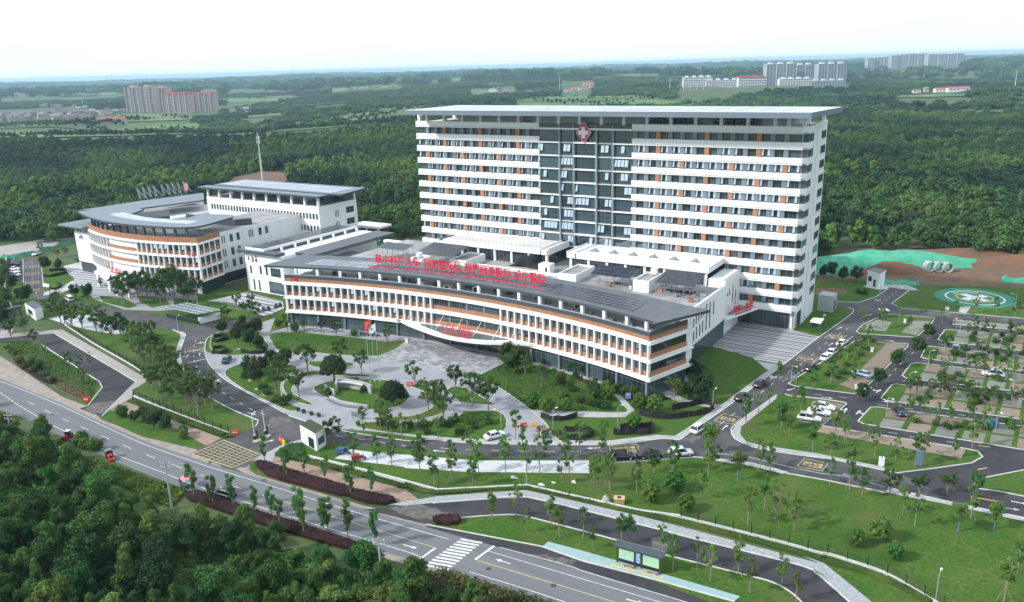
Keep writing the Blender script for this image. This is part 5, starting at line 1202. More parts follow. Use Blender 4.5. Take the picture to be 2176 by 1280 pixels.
# white end house with number, left behind the curve
EH = empty('white_end_house', (-240, -47, 0), 'small white wing with a dark number left of the curved west building', 'hospital building')
MB().box(-249, -238.5, -50, -40, 4.0, 15.5, white2).build('wall', EH); MB().box(-248.8, -239, -49.5, -40.5, .03, 4.0, dgrey).build('base_wall', EH)
MB().box(-254, -238, -53, -39, 17.6, 18.2, roofw).build('roof', EH)
for x in (-248.4, -243.5, -239.2): MB().box(x-.25, x+.25, -49.8, -49.3, 15.5, 17.6, white).build('column', EH)
put('letter', textmesh('5号', 1.7, .04, mat('plum_numeral', (.18, .04, .10), .5), bold=.02), EH, mtx=upright(-245, -50.1, 12.9))
# lattice backs of roof letters on the far wing
LS = empty('lattice_sign', (*P(*z7(960, 230), 20), 20), 'row of steel lattice frames carrying roof letters on the far wing', 'sign')
for k in range(9):
    a = P(*z7(745+54*k+(25 if k > 3 else 0), 255-9*k), 20); mb = MB()
    for dx in (0, 1.1): mb.cyl((a[0]+dx, a[1], 20), (a[0]+dx, a[1]-.8, 25), .1, .1, alu, 4); mb.cyl((a[0]+dx+.6, a[1]+2.4, 20), (a[0]+dx, a[1]-.6, 24), .08, .08, alu, 4)
    for z in (20.9, 22, 23.1, 24.2): mb.cyl((a[0], a[1]-.16*(z-20), z), (a[0]+1.1, a[1]-.16*(z-20), z), .07, .07, alu, 4); mb.cyl((a[0], a[1]-.16*(z-20), z), (a[0]+1.1, a[1]-.16*(z-19.1), z+.9), .05, .05, alu, 4)
    mb.build('lattice_frame', LS)
p = P(*z7(1215, 130), 22.5); plate([(1.6*math.cos(k*math.pi/4+.39), 1.9*math.sin(k*math.pi/4+.39)) for k in range(8)], p[0], p[1], 22.5, .2, mat('red_emblem_back', (.5, .2, .2), .6)).build('emblem_plate', LS)
# low roof behind
LB = empty('low_rear_building', (-186, 44, 0), 'low white flat-roofed shed behind the plain white block', 'shed')
MB().box(-196, -180, 41, 49, 5.3, 6.2, white).build('roof', LB)
for x in (-195, -188, -181.5): MB().box(x, x+.7, 41.3, 42, .03, 5.3, white2).build('column', LB)
MB().box(-195.5, -180.6, 45, 48.6, .03, 5.3, dgrey).build('wall', LB)

# ================================================================== plants
def leaf_mesh(name, centres, radii, count, size, seed, m, squash=1.0, shell=0.55, core=0.0, aspect=1.5, updir=0.35):
    """crown of many separate leaf-sized faces spread through clumps; tint attribute varies leaf to leaf and clump to clump"""
    rs = np.random.RandomState(seed); C_ = np.array(centres, float); R_ = np.array(radii, float)
    pr = R_**2; pr = pr/pr.sum(); idx = rs.choice(len(C_), count, p=pr)
    d = rs.normal(size=(count, 3)); d /= np.linalg.norm(d, axis=1)[:, None]
    rad = R_[idx]*(shell+(1-shell)*rs.random(count)**.7)*(0.9+.25*rs.random(count))
    pos = C_[idx]+d*rad[:, None]*np.array([1, 1, squash])
    nrm = d*0.9+rs.normal(size=(count, 3))*.55+np.array([0, 0, updir]); nrm /= np.linalg.norm(nrm, axis=1)[:, None]
    t = np.cross(nrm, rs.normal(size=(count, 3))); t /= np.linalg.norm(t, axis=1)[:, None]; b = np.cross(nrm, t)
    s = size*(0.6+.8*rs.random(count))[:, None]
    v = np.stack([pos-t*s*aspect*.5, pos+b*s*.5+nrm*s*.12, pos+t*s*aspect*.5, pos-b*s*.5-nrm*s*.05], 1).reshape(-1, 3)
    ct = rs.random(len(C_)); tint = np.repeat(np.clip(ct[idx]*.7+rs.random(count)*.45-.1, 0, 1), 4)
    f = np.arange(count*4).reshape(-1, 4); nb = len(v)
    fl = f.tolist(); vl = v
    if core > 0:  # added solid cores, tinted darker, keep light from showing through the crown
        cv = []; cf = []
        for c, r in zip(C_, R_):
            k = nb+len(cv); rr = r*core
            ring = [(c[0]+rr*math.cos(a), c[1]+rr*math.sin(a), c[2]) for a in np.linspace(0, 2*math.pi, 6, endpoint=False)]
            cv += ring+[(c[0], c[1], c[2]+rr*squash), (c[0], c[1], c[2]-rr*squash)]
            for i in range(6): cf += [(k+i, k+(i+1) % 6, k+6), (k+(i+1) % 6, k+i, k+7)]
        vl = np.vstack([v, np.array(cv)]); fl = fl+cf; tint = np.concatenate([tint, np.full(len(cv), .25)])
    me = bpy.data.meshes.new(name); me.from_pydata(vl.tolist(), [], fl); me.materials.append(m)
    at = me.attributes.new('tint', 'FLOAT', 'POINT'); at.data.foreach_set('value', tint.astype(np.float32))
    me.update(); return me
def branchy(name, h, r, forks, m, spread=1.0, seed=0, lean=0.0, base=None):
    """trunk with limbs; forks: list of (start height fraction, end offset)"""
    mb = MB(); rs = random.Random(seed); base = base or m
    p0 = Vector((0, 0, -.1)); p1 = Vector((lean*h*.3, 0, h*.5)); p2 = Vector((lean*h*.5+rs.uniform(-.1, .1), rs.uniform(-.1, .1), h))
    mb.cyl(p0, p1, r, r*.75, base, 7, False); mb.cyl(p1, p2, r*.75, r*.3, m, 6, False)
    for fh, off in forks:
        s = p0.lerp(p2, fh); e = Vector(off); mb.cyl(s, e, r*.5, r*.12, m, 5, False)
    return mb.mesh(name)
# ---- kinds: (crown mesh, trunk mesh, extra parts)
KIND = {}
def clumps(n, rx, rz, zc, rmin, rmax, seed, hole=.25):
    rs = random.Random(seed); c = []; r = []
    for i in range(n):
        a = 2*math.pi*i/n*2.4+rs.random(); q = hole+(1-hole)*rs.random()**.6; zz = rs.uniform(-1, 1)
        rr = rx*q*math.sqrt(max(.15, 1-zz*zz*.8)); c.append((rr*math.cos(a), rr*math.sin(a), zc+zz*rz)); r.append(rs.uniform(rmin, rmax))
    return c, r
props = MB()
for k in range(3):
    a = 2*math.pi*k/3+.4; props.cyl((1.0*math.cos(a), 1.0*math.sin(a), 0), (.08*math.cos(a), .08*math.sin(a), 1.75), .026, .022, pole, 4)
props_me = props.mesh('prop_poles')
soilring = MB(); soilring.add([(.62*math.cos(a), .62*math.sin(a), .03+.02*math.sin(3*a)) for a in np.linspace(0, 2*math.pi, 9, endpoint=False)]+[(0, 0, .1)], [(i, (i+1) % 9, 9) for i in range(9)], soil); soil_me = soilring.mesh('soil_ring')
def kind(name, n_var, fn): KIND[name] = [fn(i) for i in range(n_var)]
def k_young(i):   # young staked tree, sparse upright crown; unit height about 5.2
    rs = random.Random(i*13+1); w = rs.uniform(.8, 1.4); hz_ = rs.uniform(1.1, 1.75)
    c, r = clumps(rs.randint(11, 22), w, hz_, 3.75, .18, .46, 40+i, .15); c.append((rs.uniform(-.2, .2), 0, 3.9+hz_)); r.append(.3)
    cr = leaf_mesh('young_crown', c, r, rs.randint(560, 1050), .18, 60+i, L_young, shell=.1)
    tr = branchy('young_trunk', 4.6, .075, [(.35, tuple(c[j])) for j in (0, 3)]+[(.5, tuple(c[j])) for j in (5, 7, 9, 2)]+[(.65, tuple(c[j])) for j in (1, 4, 6, 8)], barkpale, seed=i, lean=rs.uniform(-.12, .12))
    return (cr, tr, [('prop_poles', props_me)])
def k_street(i):  # narrow columnar street tree
    rs = random.Random(90+i); c = []; r = []
    for j in range(13):
        z = 1.7+4.0*j/12; w = .62*math.sin(math.pi*min(1, .18+.82*(1-j/13)))+.08; a = rs.uniform(0, 6.28); c.append((w*.8*math.cos(a), w*.8*math.sin(a), z)); r.append(.28+.3*w)
    cr = leaf_mesh('street_crown', c, r, 1000, .19, 120+i, L_street, shell=.15)
    return (cr, branchy('street_trunk', 5.4, .085, [(.3, c[1]), (.4, c[3]), (.5, c[6]), (.6, c[8])], barkpale, seed=i), [])
def k_spread(i):  # spreading multi-stemmed garden tree
    rs = random.Random(i*17+3); w = rs.uniform(1.6, 2.2)
    c, r = clumps(rs.randint(18, 28), w, rs.uniform(1.1, 1.6), 4.1, .26, .6, 200+i, .3)
    cr = leaf_mesh('spreading_crown', c, r, rs.randint(1300, 2100), .19, 220+i, L_lawn, shell=.12)
    tr = branchy('spreading_trunk', 2.6, .13, [(.4, c[j]) for j in (0, 2, 4)]+[(.6, c[j]) for j in (1, 6, 8, 10, 12)]+[(.8, c[j]) for j in (3, 5, 7, 9)], barkpale, seed=i, lean=rs.uniform(-.1, .1))
    return (cr, tr, [('prop_poles', props_me)])
def k_dense(i):   # dense dark broadleaf tree
    c, r = clumps(17, 1.55, 1.35, 3.3, .65, 1.0, 300+i, .2)
    cr = leaf_mesh('dense_crown', c, r, 1700, .26, 320+i, L_dark, shell=.45, core=.6)
    return (cr, branchy('dense_trunk', 3.2, .14, [(.5, c[j]) for j in (0, 3, 6, 9)], bark, seed=i), [])
def k_wrapped(i): # big transplanted tree, wrapped trunk, lobed crown
    c, r = clumps(14, 1.5, 1.5, 5.0, .55, .9, 360+i, .25)
    cr = leaf_mesh('lobed_crown', c, r, 1600, .24, 380+i, L_street, shell=.4, core=.4)
    return (cr, branchy('wrapped_trunk', 4.8, .2, [(.45, c[j]) for j in (0, 2, 4, 6)]+[(.6, c[j]) for j in (8, 10)], bark, seed=i, base=wrap), [('soil_ring', soil_me)])
def k_dome(i):    # clipped dome camphor
    c = []; r = []; rs = random.Random(400+i)
    for j in range(34):
        a = j*2.4; zz = (j+.5)/34; rr = math.sqrt(max(0, 1-zz*zz)); c.append((1.65*rr*math.cos(a), 1.65*rr*math.sin(a), 1.9+2.2*zz)); r.append(.62)
    cr = leaf_mesh('dome_crown', c, r, 3600, .19, 420+i, L_dark, shell=.75, core=.85)
    return (cr, branchy('dome_trunk', 2.6, .17, [(.5, (.7, .2, 2.6)), (.5, (-.6, -.3, 2.7)), (.6, (0, .7, 2.8))], bark, seed=i), [('prop_poles', props_me)])
def k_bush(i):    # round leafy bush, stem just showing
    c = []; r = []; rs = random.Random(430+i)
    for j in range(20):
        a = j*2.4; zz = 1-2*(j+.5)/20; rr = math.sqrt(1-zz*zz); c.append((.8*rr*math.cos(a), .8*rr*math.sin(a), 1.35+.85*zz)); r.append(.36+.1*rs.random())
    cr = leaf_mesh('bush_crown', c, r, 1500, .14, 450+i, L_bush, shell=.6, core=.75)
    return (cr, branchy('bush_trunk', .9, .07, [(.4, (.4, .1, 1.0)), (.4, (-.35, .2, 1.0))], bark, seed=i), [])
def k_shrub(i):   # loose low shrub
    c, r = clumps(9, .95, .35, .75, .4, .62, 470+i, .2)
    cr = leaf_mesh('shrub_crown', c, r, 700, .17, 480+i, L_lawn, shell=.4, core=.5)
    return (cr, branchy('shrub_trunk', .7, .04, [(.2, c[j]) for j in (0, 2, 4)], bark, seed=i), [])
kind('young', 9, k_young); kind('street', 6, k_street); kind('spread', 7, k_spread); kind('dense', 4, k_dense); kind('wrapped', 3, k_wrapped); kind('dome', 2, k_dome); kind('bush', 3, k_bush); kind('shrub', 3, k_shrub)
NAMES = {'young': 'young_tree', 'street': 'street_tree', 'spread': 'garden_tree', 'dense': 'dense_tree', 'wrapped': 'wrapped_tree', 'dome': 'camphor_tree', 'bush': 'round_bush', 'shrub': 'low_shrub'}
rpl = random.Random(77)
def plant(k, x, y, s, label, group, z=0.03, w=1.0, extra=True):
    v = rpl.randrange(len(KIND[k])); cr, tr, ex = KIND[k][v]
    e = empty(NAMES[k], (x, y, z), label, 'bush' if k in ('bush', 'shrub') else 'tree', group, rz=rpl.uniform(0, 6.28)); e.scale = (s*w, s*w, s)
    local('crown', cr, e); local('trunk', tr, e)
    if extra and (ex and ex[0][0] != 'prop_poles' or rpl.random() < .55):
        for nm, me in ex: local(nm, me, e, scale=(1/w, 1/w, 1))
    return e
def sx_of(p):     # picture column of a plan point, used only to count from left to right
    d = np.array([p[0], p[1], 0])-CAM; return float(d @ CR/(d @ CF))
WORD = {'young': 'slim young tree', 'street': 'narrow leafy street tree', 'spread': 'spreading garden tree', 'dense': 'dense dark tree', 'wrapped': 'leafy tree with wrapped trunk', 'dome': 'domed dark tree', 'bush': 'round clipped bush', 'shrub': 'low loose shrub'}
def row_of(k, pts, hs, place, group, z=0.03, w=1.0, extra=True, word=None):
    """a counted set: each one is labelled by its place from left to right"""
    pts = sorted(pts, key=sx_of); n = len(pts)
    for i, p in enumerate(pts):
        h = hs*rpl.uniform(.8, 1.2)
        lab = (word or WORD[k])+(', %s from left, ' % ORD[i] if n > 1 else ' ')+place
        plant(k, p[0], p[1], h, lab, group, z, w*rpl.uniform(.92, 1.1), extra)
# rows along the main road
row_of('street', GP([(413, 1058), (453, 1073), (497, 1080), (543, 1094), (578, 1101), (596, 1121), (637, 1118), (646, 1137), (688, 1136), (698, 1133), (740, 1146), (800, 1160)]), 1.0, 'in the south purple hedge of the main road', 'street trees south of the main road')
row_of('street', GP([(563, 986), (609, 1014), (648, 1012), (692, 1026), (746, 1054), (791, 1054)]), .9, 'in the north purple hedge of the main road', 'street trees north of the main road')
row_of('young', on(ZI, [(790, 545), (1005, 500), (1100, 650), (1330, 610), (1400, 700), (1620, 685), (1700, 800)])+on(ZJ, [(350, 700), (430, 680), (730, 765), (825, 925), (1050, 900), (1170, 1030), (1430, 960), (1535, 1140), (1830, 1070), (1965, 1215)]), .93, 'on the verge lawn around the bus shelter', 'young trees on the bus shelter verge')
row_of('young', on(ZE, [(140, 1240), (395, 1270)])+on(ZI, [(140, 105), (270, 225), (430, 170), (620, 225), (670, 100), (915, 110), (1105, 115), (1220, 110), (1430, 200), (1490, 115), (1720, 215), (1855, 270)])+on(ZD, [(1690, 545), (1910, 580), (2050, 590)]), 1.1, 'along the pale court behind the low wall', 'young trees along the pale court')
row_of('spread', on(ZD, [(1490, 390)]), 1.0, 'beside the white gate booth', 'trees by the gate')
row_of('young', on(ZD, [(1780, 330), (2060, 440), (1950, 250)])+on(ZE, [(240, 1050), (680, 1230), (860, 1180), (1160, 1160), (1330, 1180), (1560, 1150), (1260, 1000), (1700, 1180), (1840, 1150), (2060, 1080)])+on(ZF, [(170, 890)]), 1.05, 'beside the ring road below the garden', 'young trees beside the ring road')
row_of('young', on(ZF, [(110, 1150), (235, 1190), (480, 1210), (800, 1060), (1130, 1060), (1600, 1010), (1690, 1040)])+on(ZJ, [(1520, 500), (1670, 370), (1770, 470), (1945, 540), (1080, 260)])+on(ZK, [(45, 640), (370, 220), (550, 260), (1030, 490), (1140, 600), (1650, 520), (1950, 1270), (2070, 1020)]), 1.15, 'on the long lawn behind the iron fence', 'young trees on the long front lawn')
row_of('spread', on(ZF, [(635, 1045), (1190, 990), (820, 1010)])+on(ZK, [(665, 310), (1180, 330), (1430, 300)])+on(ZH, [(1000, 1000)]), .8, 'at the upper edge of the long lawn', 'spreading trees on the long lawn')
row_of('wrapped', on(ZF, [(1400, 1110), (1150, 870)])+on(ZK, [(1535, 640), (1860, 620), (1700, 330)]), .78, 'on the long lawn by the ring road', 'trees with wrapped trunks')
row_of('bush', on(ZJ, [(620, 290), (840, 190), (950, 375)])+on(ZK, [(600, 770), (820, 720), (960, 890)]), 1.35, 'on the long front lawn', 'round bushes on the long lawn')
row_of('young', on(ZH, [(80, 450), (155, 380), (245, 300), (345, 640), (355, 400), (540, 520), (620, 560), (800, 565), (870, 700), (1050, 720), (1310, 680), (1550, 690), (1700, 610), (500, 690), (680, 760), (1230, 750)])+on(ZF, [(1790, 660), (1970, 490), (1860, 700)]), 1.0, 'on the lawn below the parking bays', 'young trees below the parking bays')
row_of('young', on(ZF, [(1470, 630), (1580, 510), (1680, 440)])+on(ZG, [(210, 1100), (60, 1090)]), 1.0, 'along the tower road', 'young trees along the tower road')
row_of('young', on(ZG, [(500, 1100), (350, 1150), (690, 1120), (640, 900), (560, 960), (740, 840), (820, 780), (700, 1000)]), .95, 'on the green strip left of the brick parking bay', 'young trees on the parking strip')
row_of('shrub', on(ZG, [(600, 1020), (640, 960), (690, 900), (740, 860), (790, 810), (470, 1040), (560, 1060), (850, 750), (660, 820), (720, 780), (780, 740)]), .9, 'on the green strip left of the brick parking bay', 'shrubs on the parking strip')
row_of('young', on(ZG, [(770, 640), (940, 640), (1080, 580), (1160, 660), (1290, 560), (1550, 540), (1730, 500), (1900, 510), (2060, 560), (2130, 540), (1450, 600)]), .95, 'between the helipad road and the first bays', 'young trees below the helipad')
# parking rows
rr_ = random.Random(31)
for ri_, (a, b, n, nm) in enumerate((((2040, 714), (2176, 729), 9, 'first'), ((2010, 752), (2176, 772), 10, 'second'), ((1975, 790), (2176, 816), 11, 'third'), ((1930, 836), (2176, 868), 12, 'fourth'), ((1900, 884), (2176, 928), 10, 'fifth'))):
    pts = GP([(a[0]+(b[0]-a[0])*(i+rr_.uniform(-.25, .25))/(n-1), a[1]+(b[1]-a[1])*i/(n-1)+rr_.uniform(-4, 4)) for i in range(n)])
    pts = [q for q in pts if rr_.random() < .72]
    row_of('young' if ri_ in (0, 2, 4) else 'spread', pts, .85 if ri_ in (0, 2, 4) else .72, 'in the %s island of bays from the helipad' % nm, 'trees in the parking islands', .1)
    pts = GP([(a[0]+(b[0]-a[0])*rr_.random(), a[1]+(b[1]-a[1])*.5+rr_.uniform(-9, 9)) for i in range(9)])
    row_of('shrub', pts, .9, 'in the %s island of bays from the helipad' % nm, 'shrubs in the parking islands', .1)
row_of('dense', on(ZG, [(1240, 860), (1060, 970), (1330, 720), (900, 1130)])+on(ZH, [(770, 210)]), .8, 'beside the main parking aisle', 'trees beside the parking aisle')
# entrance garden
row_of('spread', on(ZC, [(1245, 685), (1760, 695), (1560, 605), (1000, 735), (940, 905), (1160, 925)])+on(ZE, [(350, 505), (580, 655), (470, 745), (870, 690), (1015, 745), (720, 545), (610, 835)]), 1.15, 'around the round entrance garden', 'spreading trees of the entrance garden')
row_of('dome', [P(*ZC(1500, 775)), P(*ZE(155, 700))], 1.42, 'flanking the sunken wall of the entrance garden', 'domed trees of the entrance garden', w=1.02)
row_of('dense', on(ZC, [(700, 720), (820, 700), (900, 650), (760, 780), (960, 690), (1040, 600)]), .85, 'on the west crescent lawn of the garden', 'dense trees on the crescent lawn')
row_of('shrub', on(ZC, [(640, 740), (700, 760), (850, 900), (930, 970), (1000, 1000), (1060, 960), (820, 850), (1450, 900), (1700, 800), (1780, 880)])+on(ZE, [(100, 620), (260, 620)]), 1.1, 'on the garden lawns west of the flagpoles', 'shrubs of the entrance garden')
row_of('shrub', on(ZE, [(560, 870), (650, 890), (700, 840), (830, 850), (880, 900), (1000, 860), (300, 900), (420, 880), (120, 900), (760, 950), (460, 950)])+on(ZD, [(1950, 200), (2080, 210)]), 1.15, 'on the front strip of the entrance garden', 'shrubs on the front garden strip')
row_of('young', on(ZE, [(100, 950), (380, 960), (560, 990)])+on(ZD, [(2030, 230)]), .95, 'on the front strip of the entrance garden', 'young trees on the front garden strip')
row_of('spread', on(ZE, [(1500, 525), (1820, 545), (1960, 640), (1350, 410)]), .95, 'on the lawn before the east wing glass', 'trees on the east garden lawn')
row_of('dense', on(ZE, [(1210, 400), (1180, 330), (1280, 370)]), .95, 'at the east edge of the paved forecourt', 'dense trees by the forecourt')
row_of('bush', on(ZE, [(1670, 490), (1540, 755), (1720, 745), (2095, 640), (1420, 700)])+on(ZF, [(100, 370), (210, 320)]), 1.3, 'on the east garden lawn', 'round bushes of the east garden')
row_of('bush', on(ZF, [(505, 480), (640, 505), (455, 640)]), 1.5, 'by the black nets at the garden path', 'round bushes by the black nets')
row_of('dense', on(ZF, [(1070, 415), (1000, 330), (1110, 330), (950, 390), (1060, 250), (980, 220)]), .9, 'in the shade of the front building east end', 'dense trees at the east end')
row_of('spread', on(ZF, [(820, 400), (700, 250), (620, 300)]), .9, 'at the corner of the front building', 'trees at the building corner')
row_of('shrub', on(ZE, [(1400, 640), (1460, 690), (1700, 620), (1850, 660), (2000, 700), (1950, 560), (1750, 560), (2080, 720), (1600, 420)])+on(ZF, [(60, 430), (150, 440), (380, 320), (450, 330), (600, 350), (700, 380), (300, 290), (500, 380)]), 1.1, 'along the east wing of the front building', 'shrubs along the east wing')
row_of('spread', on(ZC, [(1050, 300), (1210, 305), (1380, 312), (1520, 345), (1850, 305), (2010, 392)]), .85, 'along the west wing glass', 'trees along the west wing')
row_of('bush', on(ZC, [(1690, 345), (1120, 300), (960, 250)]), 1.1, 'along the west wing glass', 'round bushes along the west wing')
row_of('dense', on(ZC, [(580, 335), (650, 350), (700, 330), (620, 260), (760, 330), (420, 320), (690, 440), (780, 470), (560, 400)]), .85, 'on the lawn in the ring road bend', 'dense trees in the ring road bend')
row_of('spread', on(ZC, [(470, 185), (700, 160), (760, 180), (620, 130), (560, 60), (700, 60)]), .9, 'behind the glass ramp shelter', 'trees behind the ramp shelter')
# grove between the iron fence and the ring road
gr = [(1470, 760), (1560, 870), (1650, 920), (1830, 960), (1910, 1010), (1400, 560), (1500, 620), (1600, 700), (1700, 780), (1780, 860), (1450, 480), (1560, 560), (1650, 640), (1380, 420), (1980, 900), (2050, 980), (1530, 460), (1330, 480)]
row_of('spread', on(ZB, gr), 1.3, 'in the grove beside the left ring road', 'trees of the ring road grove')
row_of('spread', on(ZB, [(700, 170), (800, 190), (990, 230), (1170, 285), (930, 210), (1080, 300), (1250, 300), (1340, 330), (1450, 300), (590, 130)]), 1.25, 'along the pale court near the west gate', 'trees near the west gate court')
row_of('young', on(ZB, [(690, 570), (770, 600), (520, 560), (880, 570), (840, 790), (790, 700), (640, 600), (340, 330), (430, 460)]), .85, 'beside the western service lane', 'young trees beside the western lane')
row_of('spread', on(ZB, [(110, 260), (240, 220), (330, 340)])+on(ZM, [(110, 1200), (640, 900), (560, 980)]), .85, 'left of the western service lane', 'trees at the left edge')
row_of('shrub', on(ZB, [(100, 400), (140, 430), (300, 520), (340, 590), (380, 560), (260, 560), (440, 640), (200, 500), (500, 690)]), 1.2, 'on the soil bank of the left verge', 'shrubs on the left verge')
row_of('dense', on(ZB, [(1300, 1080), (1420, 1090), (1540, 1120), (1620, 1160), (1480, 1140), (1380, 1050)]), .62, 'in the shrub bed before the gate', 'dense shrubs before the gate')
row_of('bush', on(ZB, [(1180, 1030), (1770, 1200)])+on(ZD, [(50, 330)]), 1.0, 'in the verge bed before the gate', 'round bushes before the gate')
row_of('bush', on(ZL, [(760, 400), (830, 430), (900, 450), (950, 440), (800, 380)]), 1.0, 'at the main road edge near the red loader', 'bushes at the road edge')
# around the west building
row_of('spread', on(ZM, [(1300, 760), (1420, 790), (1500, 800), (1600, 830), (1700, 800), (1800, 810), (1900, 830), (2000, 810), (2100, 840), (1850, 760), (2150, 790), (1550, 760), (1750, 860), (2050, 880), (1350, 860)]), 1.5, 'in the planting before the west building', 'trees before the west building')
row_of('dense', on(ZM, [(600, 870), (300, 840), (230, 830), (650, 490), (500, 490), (820, 780), (960, 800), (150, 700)]), .95, 'around the western car park', 'dense trees by the western car park')
row_of('spread', on(ZM, [(720, 330), (630, 350), (450, 300), (1100, 660), (1030, 480), (850, 430)]), .62, 'on the court of the west building', 'small trees of the west court')
row_of('spread', on(z8, [(2070, 560), (2120, 590), (1960, 520), (1900, 480), (2000, 560)]), 1.0, 'between the white block and the tower', 'trees left of the tower')
row_of('dense', on(ZG, [(510, 200), (720, 235), (440, 210), (600, 230)]), .9, 'on the lawn behind the tower', 'trees behind the tower')
row_of('shrub', on(ZG, [(270, 520), (240, 560), (420, 440), (780, 340), (740, 330)]), 1.1, 'on the lawn right of the tower base', 'shrubs right of the tower')
# ---- clipped hedges (beds of leaves on a block)
def hedge(pts, h, m, label, name='hedge', z=0.02, dens=26, size=.16, group=None):
    e = empty(name, (*pts[0], 0), label, 'hedge', group)
    rs = np.random.RandomState(len(pts)*7+int(h*100)); mb = MB()
    xs = [p[0] for p in pts]; ys = [p[1] for p in pts]; x0, x1, y0, y1 = min(xs), max(xs), min(ys), max(ys)
    n = int((x1-x0)*(y1-y0)*dens); q = np.column_stack([rs.uniform(x0, x1, n), rs.uniform(y0, y1, n)])
    q = [p for p in q if inside(p, pts)]
    edge = []
    for a, b in zip(pts, pts[1:]+pts[:1]):
        L = math.hypot(b[0]-a[0], b[1]-a[1])
        for k in range(int(L*dens*h*.8)): t = rs.random(); edge.append((a[0]+(b[0]-a[0])*t, a[1]+(b[1]-a[1])*t, z+h*rs.random()))
    P3 = np.array([(p[0], p[1], z+h+.06*math.sin(p[0]*1.7)*math.sin(p[1]*1.3)+rs.uniform(-.08, .08)) for p in q]+edge)
    n = len(P3); d = rs.normal(size=(n, 3))*.6+np.array([0, 0, .8]); d /= np.linalg.norm(d, axis=1)[:, None]
    t = np.cross(d, rs.normal(size=(n, 3))); t /= np.linalg.norm(t, axis=1)[:, None]; b = np.cross(d, t); s = (size*(.6+.8*rs.random(n)))[:, None]
    v = np.stack([P3-t*s*.7, P3+b*s*.5, P3+t*s*.7, P3-b*s*.5], 1).reshape(-1, 3)-np.array([pts[0][0], pts[0][1], 0])
    me = bpy.data.meshes.new('foliage'); me.from_pydata(v.tolist(), [], np.arange(4*n).reshape(-1, 4).tolist()); me.materials.append(m)
    at = me.attributes.new('tint', 'FLOAT', 'POINT'); at.data.foreach_set('value', np.repeat(rs.random(n), 4).astype(np.float32)); me.update()
    local('foliage', me, e)
    MB().prism(pts, z, z+h-.08, m).build('body', e)
def strip(pts, w):
    q = smooth_pts(pts, 3); L = []; Rr = []
    for i in range(len(q)):
        a, b = q[max(0, i-1)], q[min(len(q)-1, i+1)]; dx, dy = b[0]-a[0], b[1]-a[1]; l = math.hypot(dx, dy); L.append((q[i][0]-dy/l*w/2, q[i][1]+dx/l*w/2)); Rr.append((q[i][0]+dy/l*w/2, q[i][1]-dx/l*w/2))
    return L+Rr[::-1]
hedge(on(ZD, [(735, 585), (770, 562), (840, 570), (1040, 640), (1500, 770), (1690, 830), (1640, 890), (1550, 885), (1000, 740), (850, 690)]), .75, L_purple, 'long purple clipped hedge on the north side of the main road')
hedge(on(ZD, [(1700, 838), (1800, 860), (2070, 915), (2085, 945), (1990, 975), (1830, 960), (1650, 905)]), .75, L_purple, 'short purple clipped hedge at the service lane mouth')
hedge(on(ZD, [(60, 885), (180, 850), (240, 870), (400, 925), (620, 1000), (900, 1095), (1150, 1160), (1420, 1255), (1650, 1330), (1820, 1400), (1840, 1440), (1600, 1400), (1350, 1330), (1050, 1240), (750, 1150), (450, 1050), (250, 980), (100, 930)]), .75, L_purple, 'long purple clipped hedge on the south side of the main road')
hedge(on(ZI, [(255, 545), (330, 520), (480, 520), (510, 550), (490, 580), (400, 590), (290, 580)]), .9, L_purple, 'oval purple bush bed on the tip of the verge lawn', 'purple_bed')
hedge(on(ZB, [(130, 470), (220, 480), (340, 600), (450, 650), (540, 680), (500, 715), (420, 690), (300, 620), (180, 540)]), .7, L_purple, 'purple shrub bed on the left verge by the main road', 'purple_bed')
hedge(strip(on(ZD, [(1210, 535), (1700, 660), (2176, 800)])+on(ZI, [(0, 215), (300, 295), (1110, 250), (2133, 483)])+on(ZJ, [(1000, 505), (2176, 815)])+on(ZK, [(300, 900), (850, 1065), (1280, 1290)]), 1.1), .45, L_hedge, 'long low green hedge beside the granite footway', 'low_hedge', dens=22)
hedge(on(ZD, [(930, 480), (1060, 395), (1180, 385), (1200, 470), (1240, 530), (1190, 555), (1050, 525)]), .5, L_hedge, 'low green hedge bed beside the gate booth', 'low_hedge', dens=22)
hedge(strip(on(ZB, [(1260, 870), (1600, 1000), (2176, 1215)])+on(ZD, [(420, 300)]), 1.6), .45, L_hedge, 'low green hedge left of the gate below the iron fence', 'low_hedge', dens=22)
hedge(on(ZF, [(310, 285), (520, 340), (640, 360), (760, 380), (700, 400), (520, 375), (330, 320)]), .5, leafmat('rusty_leaf', (.085, .045, .022), (.14, .085, .04), patch=.3), 'rust coloured plant bed at the foot of the front building', 'plant_bed')
# ---- thicket below the main road
def k_thick(i):
    rs = random.Random(700+i)
    if i < 4:      # broadleaf
        c, r = clumps(26, rs.uniform(1.5, 2.3), rs.uniform(1.1, 1.9), 2.8, .4, 1.05, 500+i, .1)
        cr = leaf_mesh('thicket_crown', c, r, 6800, .165, 520+i, L_thick, shell=.35, core=.5, aspect=1.5)
    elif i < 6:    # tall slender with drooping sprays
        c, r = clumps(20, 1.1, 2.3, 3.4, .3, .75, 500+i, .1)
        cr = leaf_mesh('thicket_crown', c, r, 4200, .15, 520+i, L_weed, shell=.25, core=.35, aspect=2.4, updir=.1)
    else:          # low light scrub
        c, r = clumps(18, 1.9, .7, 1.2, .35, .8, 500+i, .1)
        cr = leaf_mesh('thicket_crown', c, r, 3400, .18, 520+i, L_weed, shell=.3, core=.5, aspect=1.8, updir=.6)
    return (cr, branchy('thicket_trunk', 3.0 if i < 6 else 1.2, .1, [(.4, c[j]) for j in (0, 3, 6, 9, 12)], bark, seed=i), [])
kind('thick', 9, k_thick); NAMES['thick'] = 'thicket_tree'
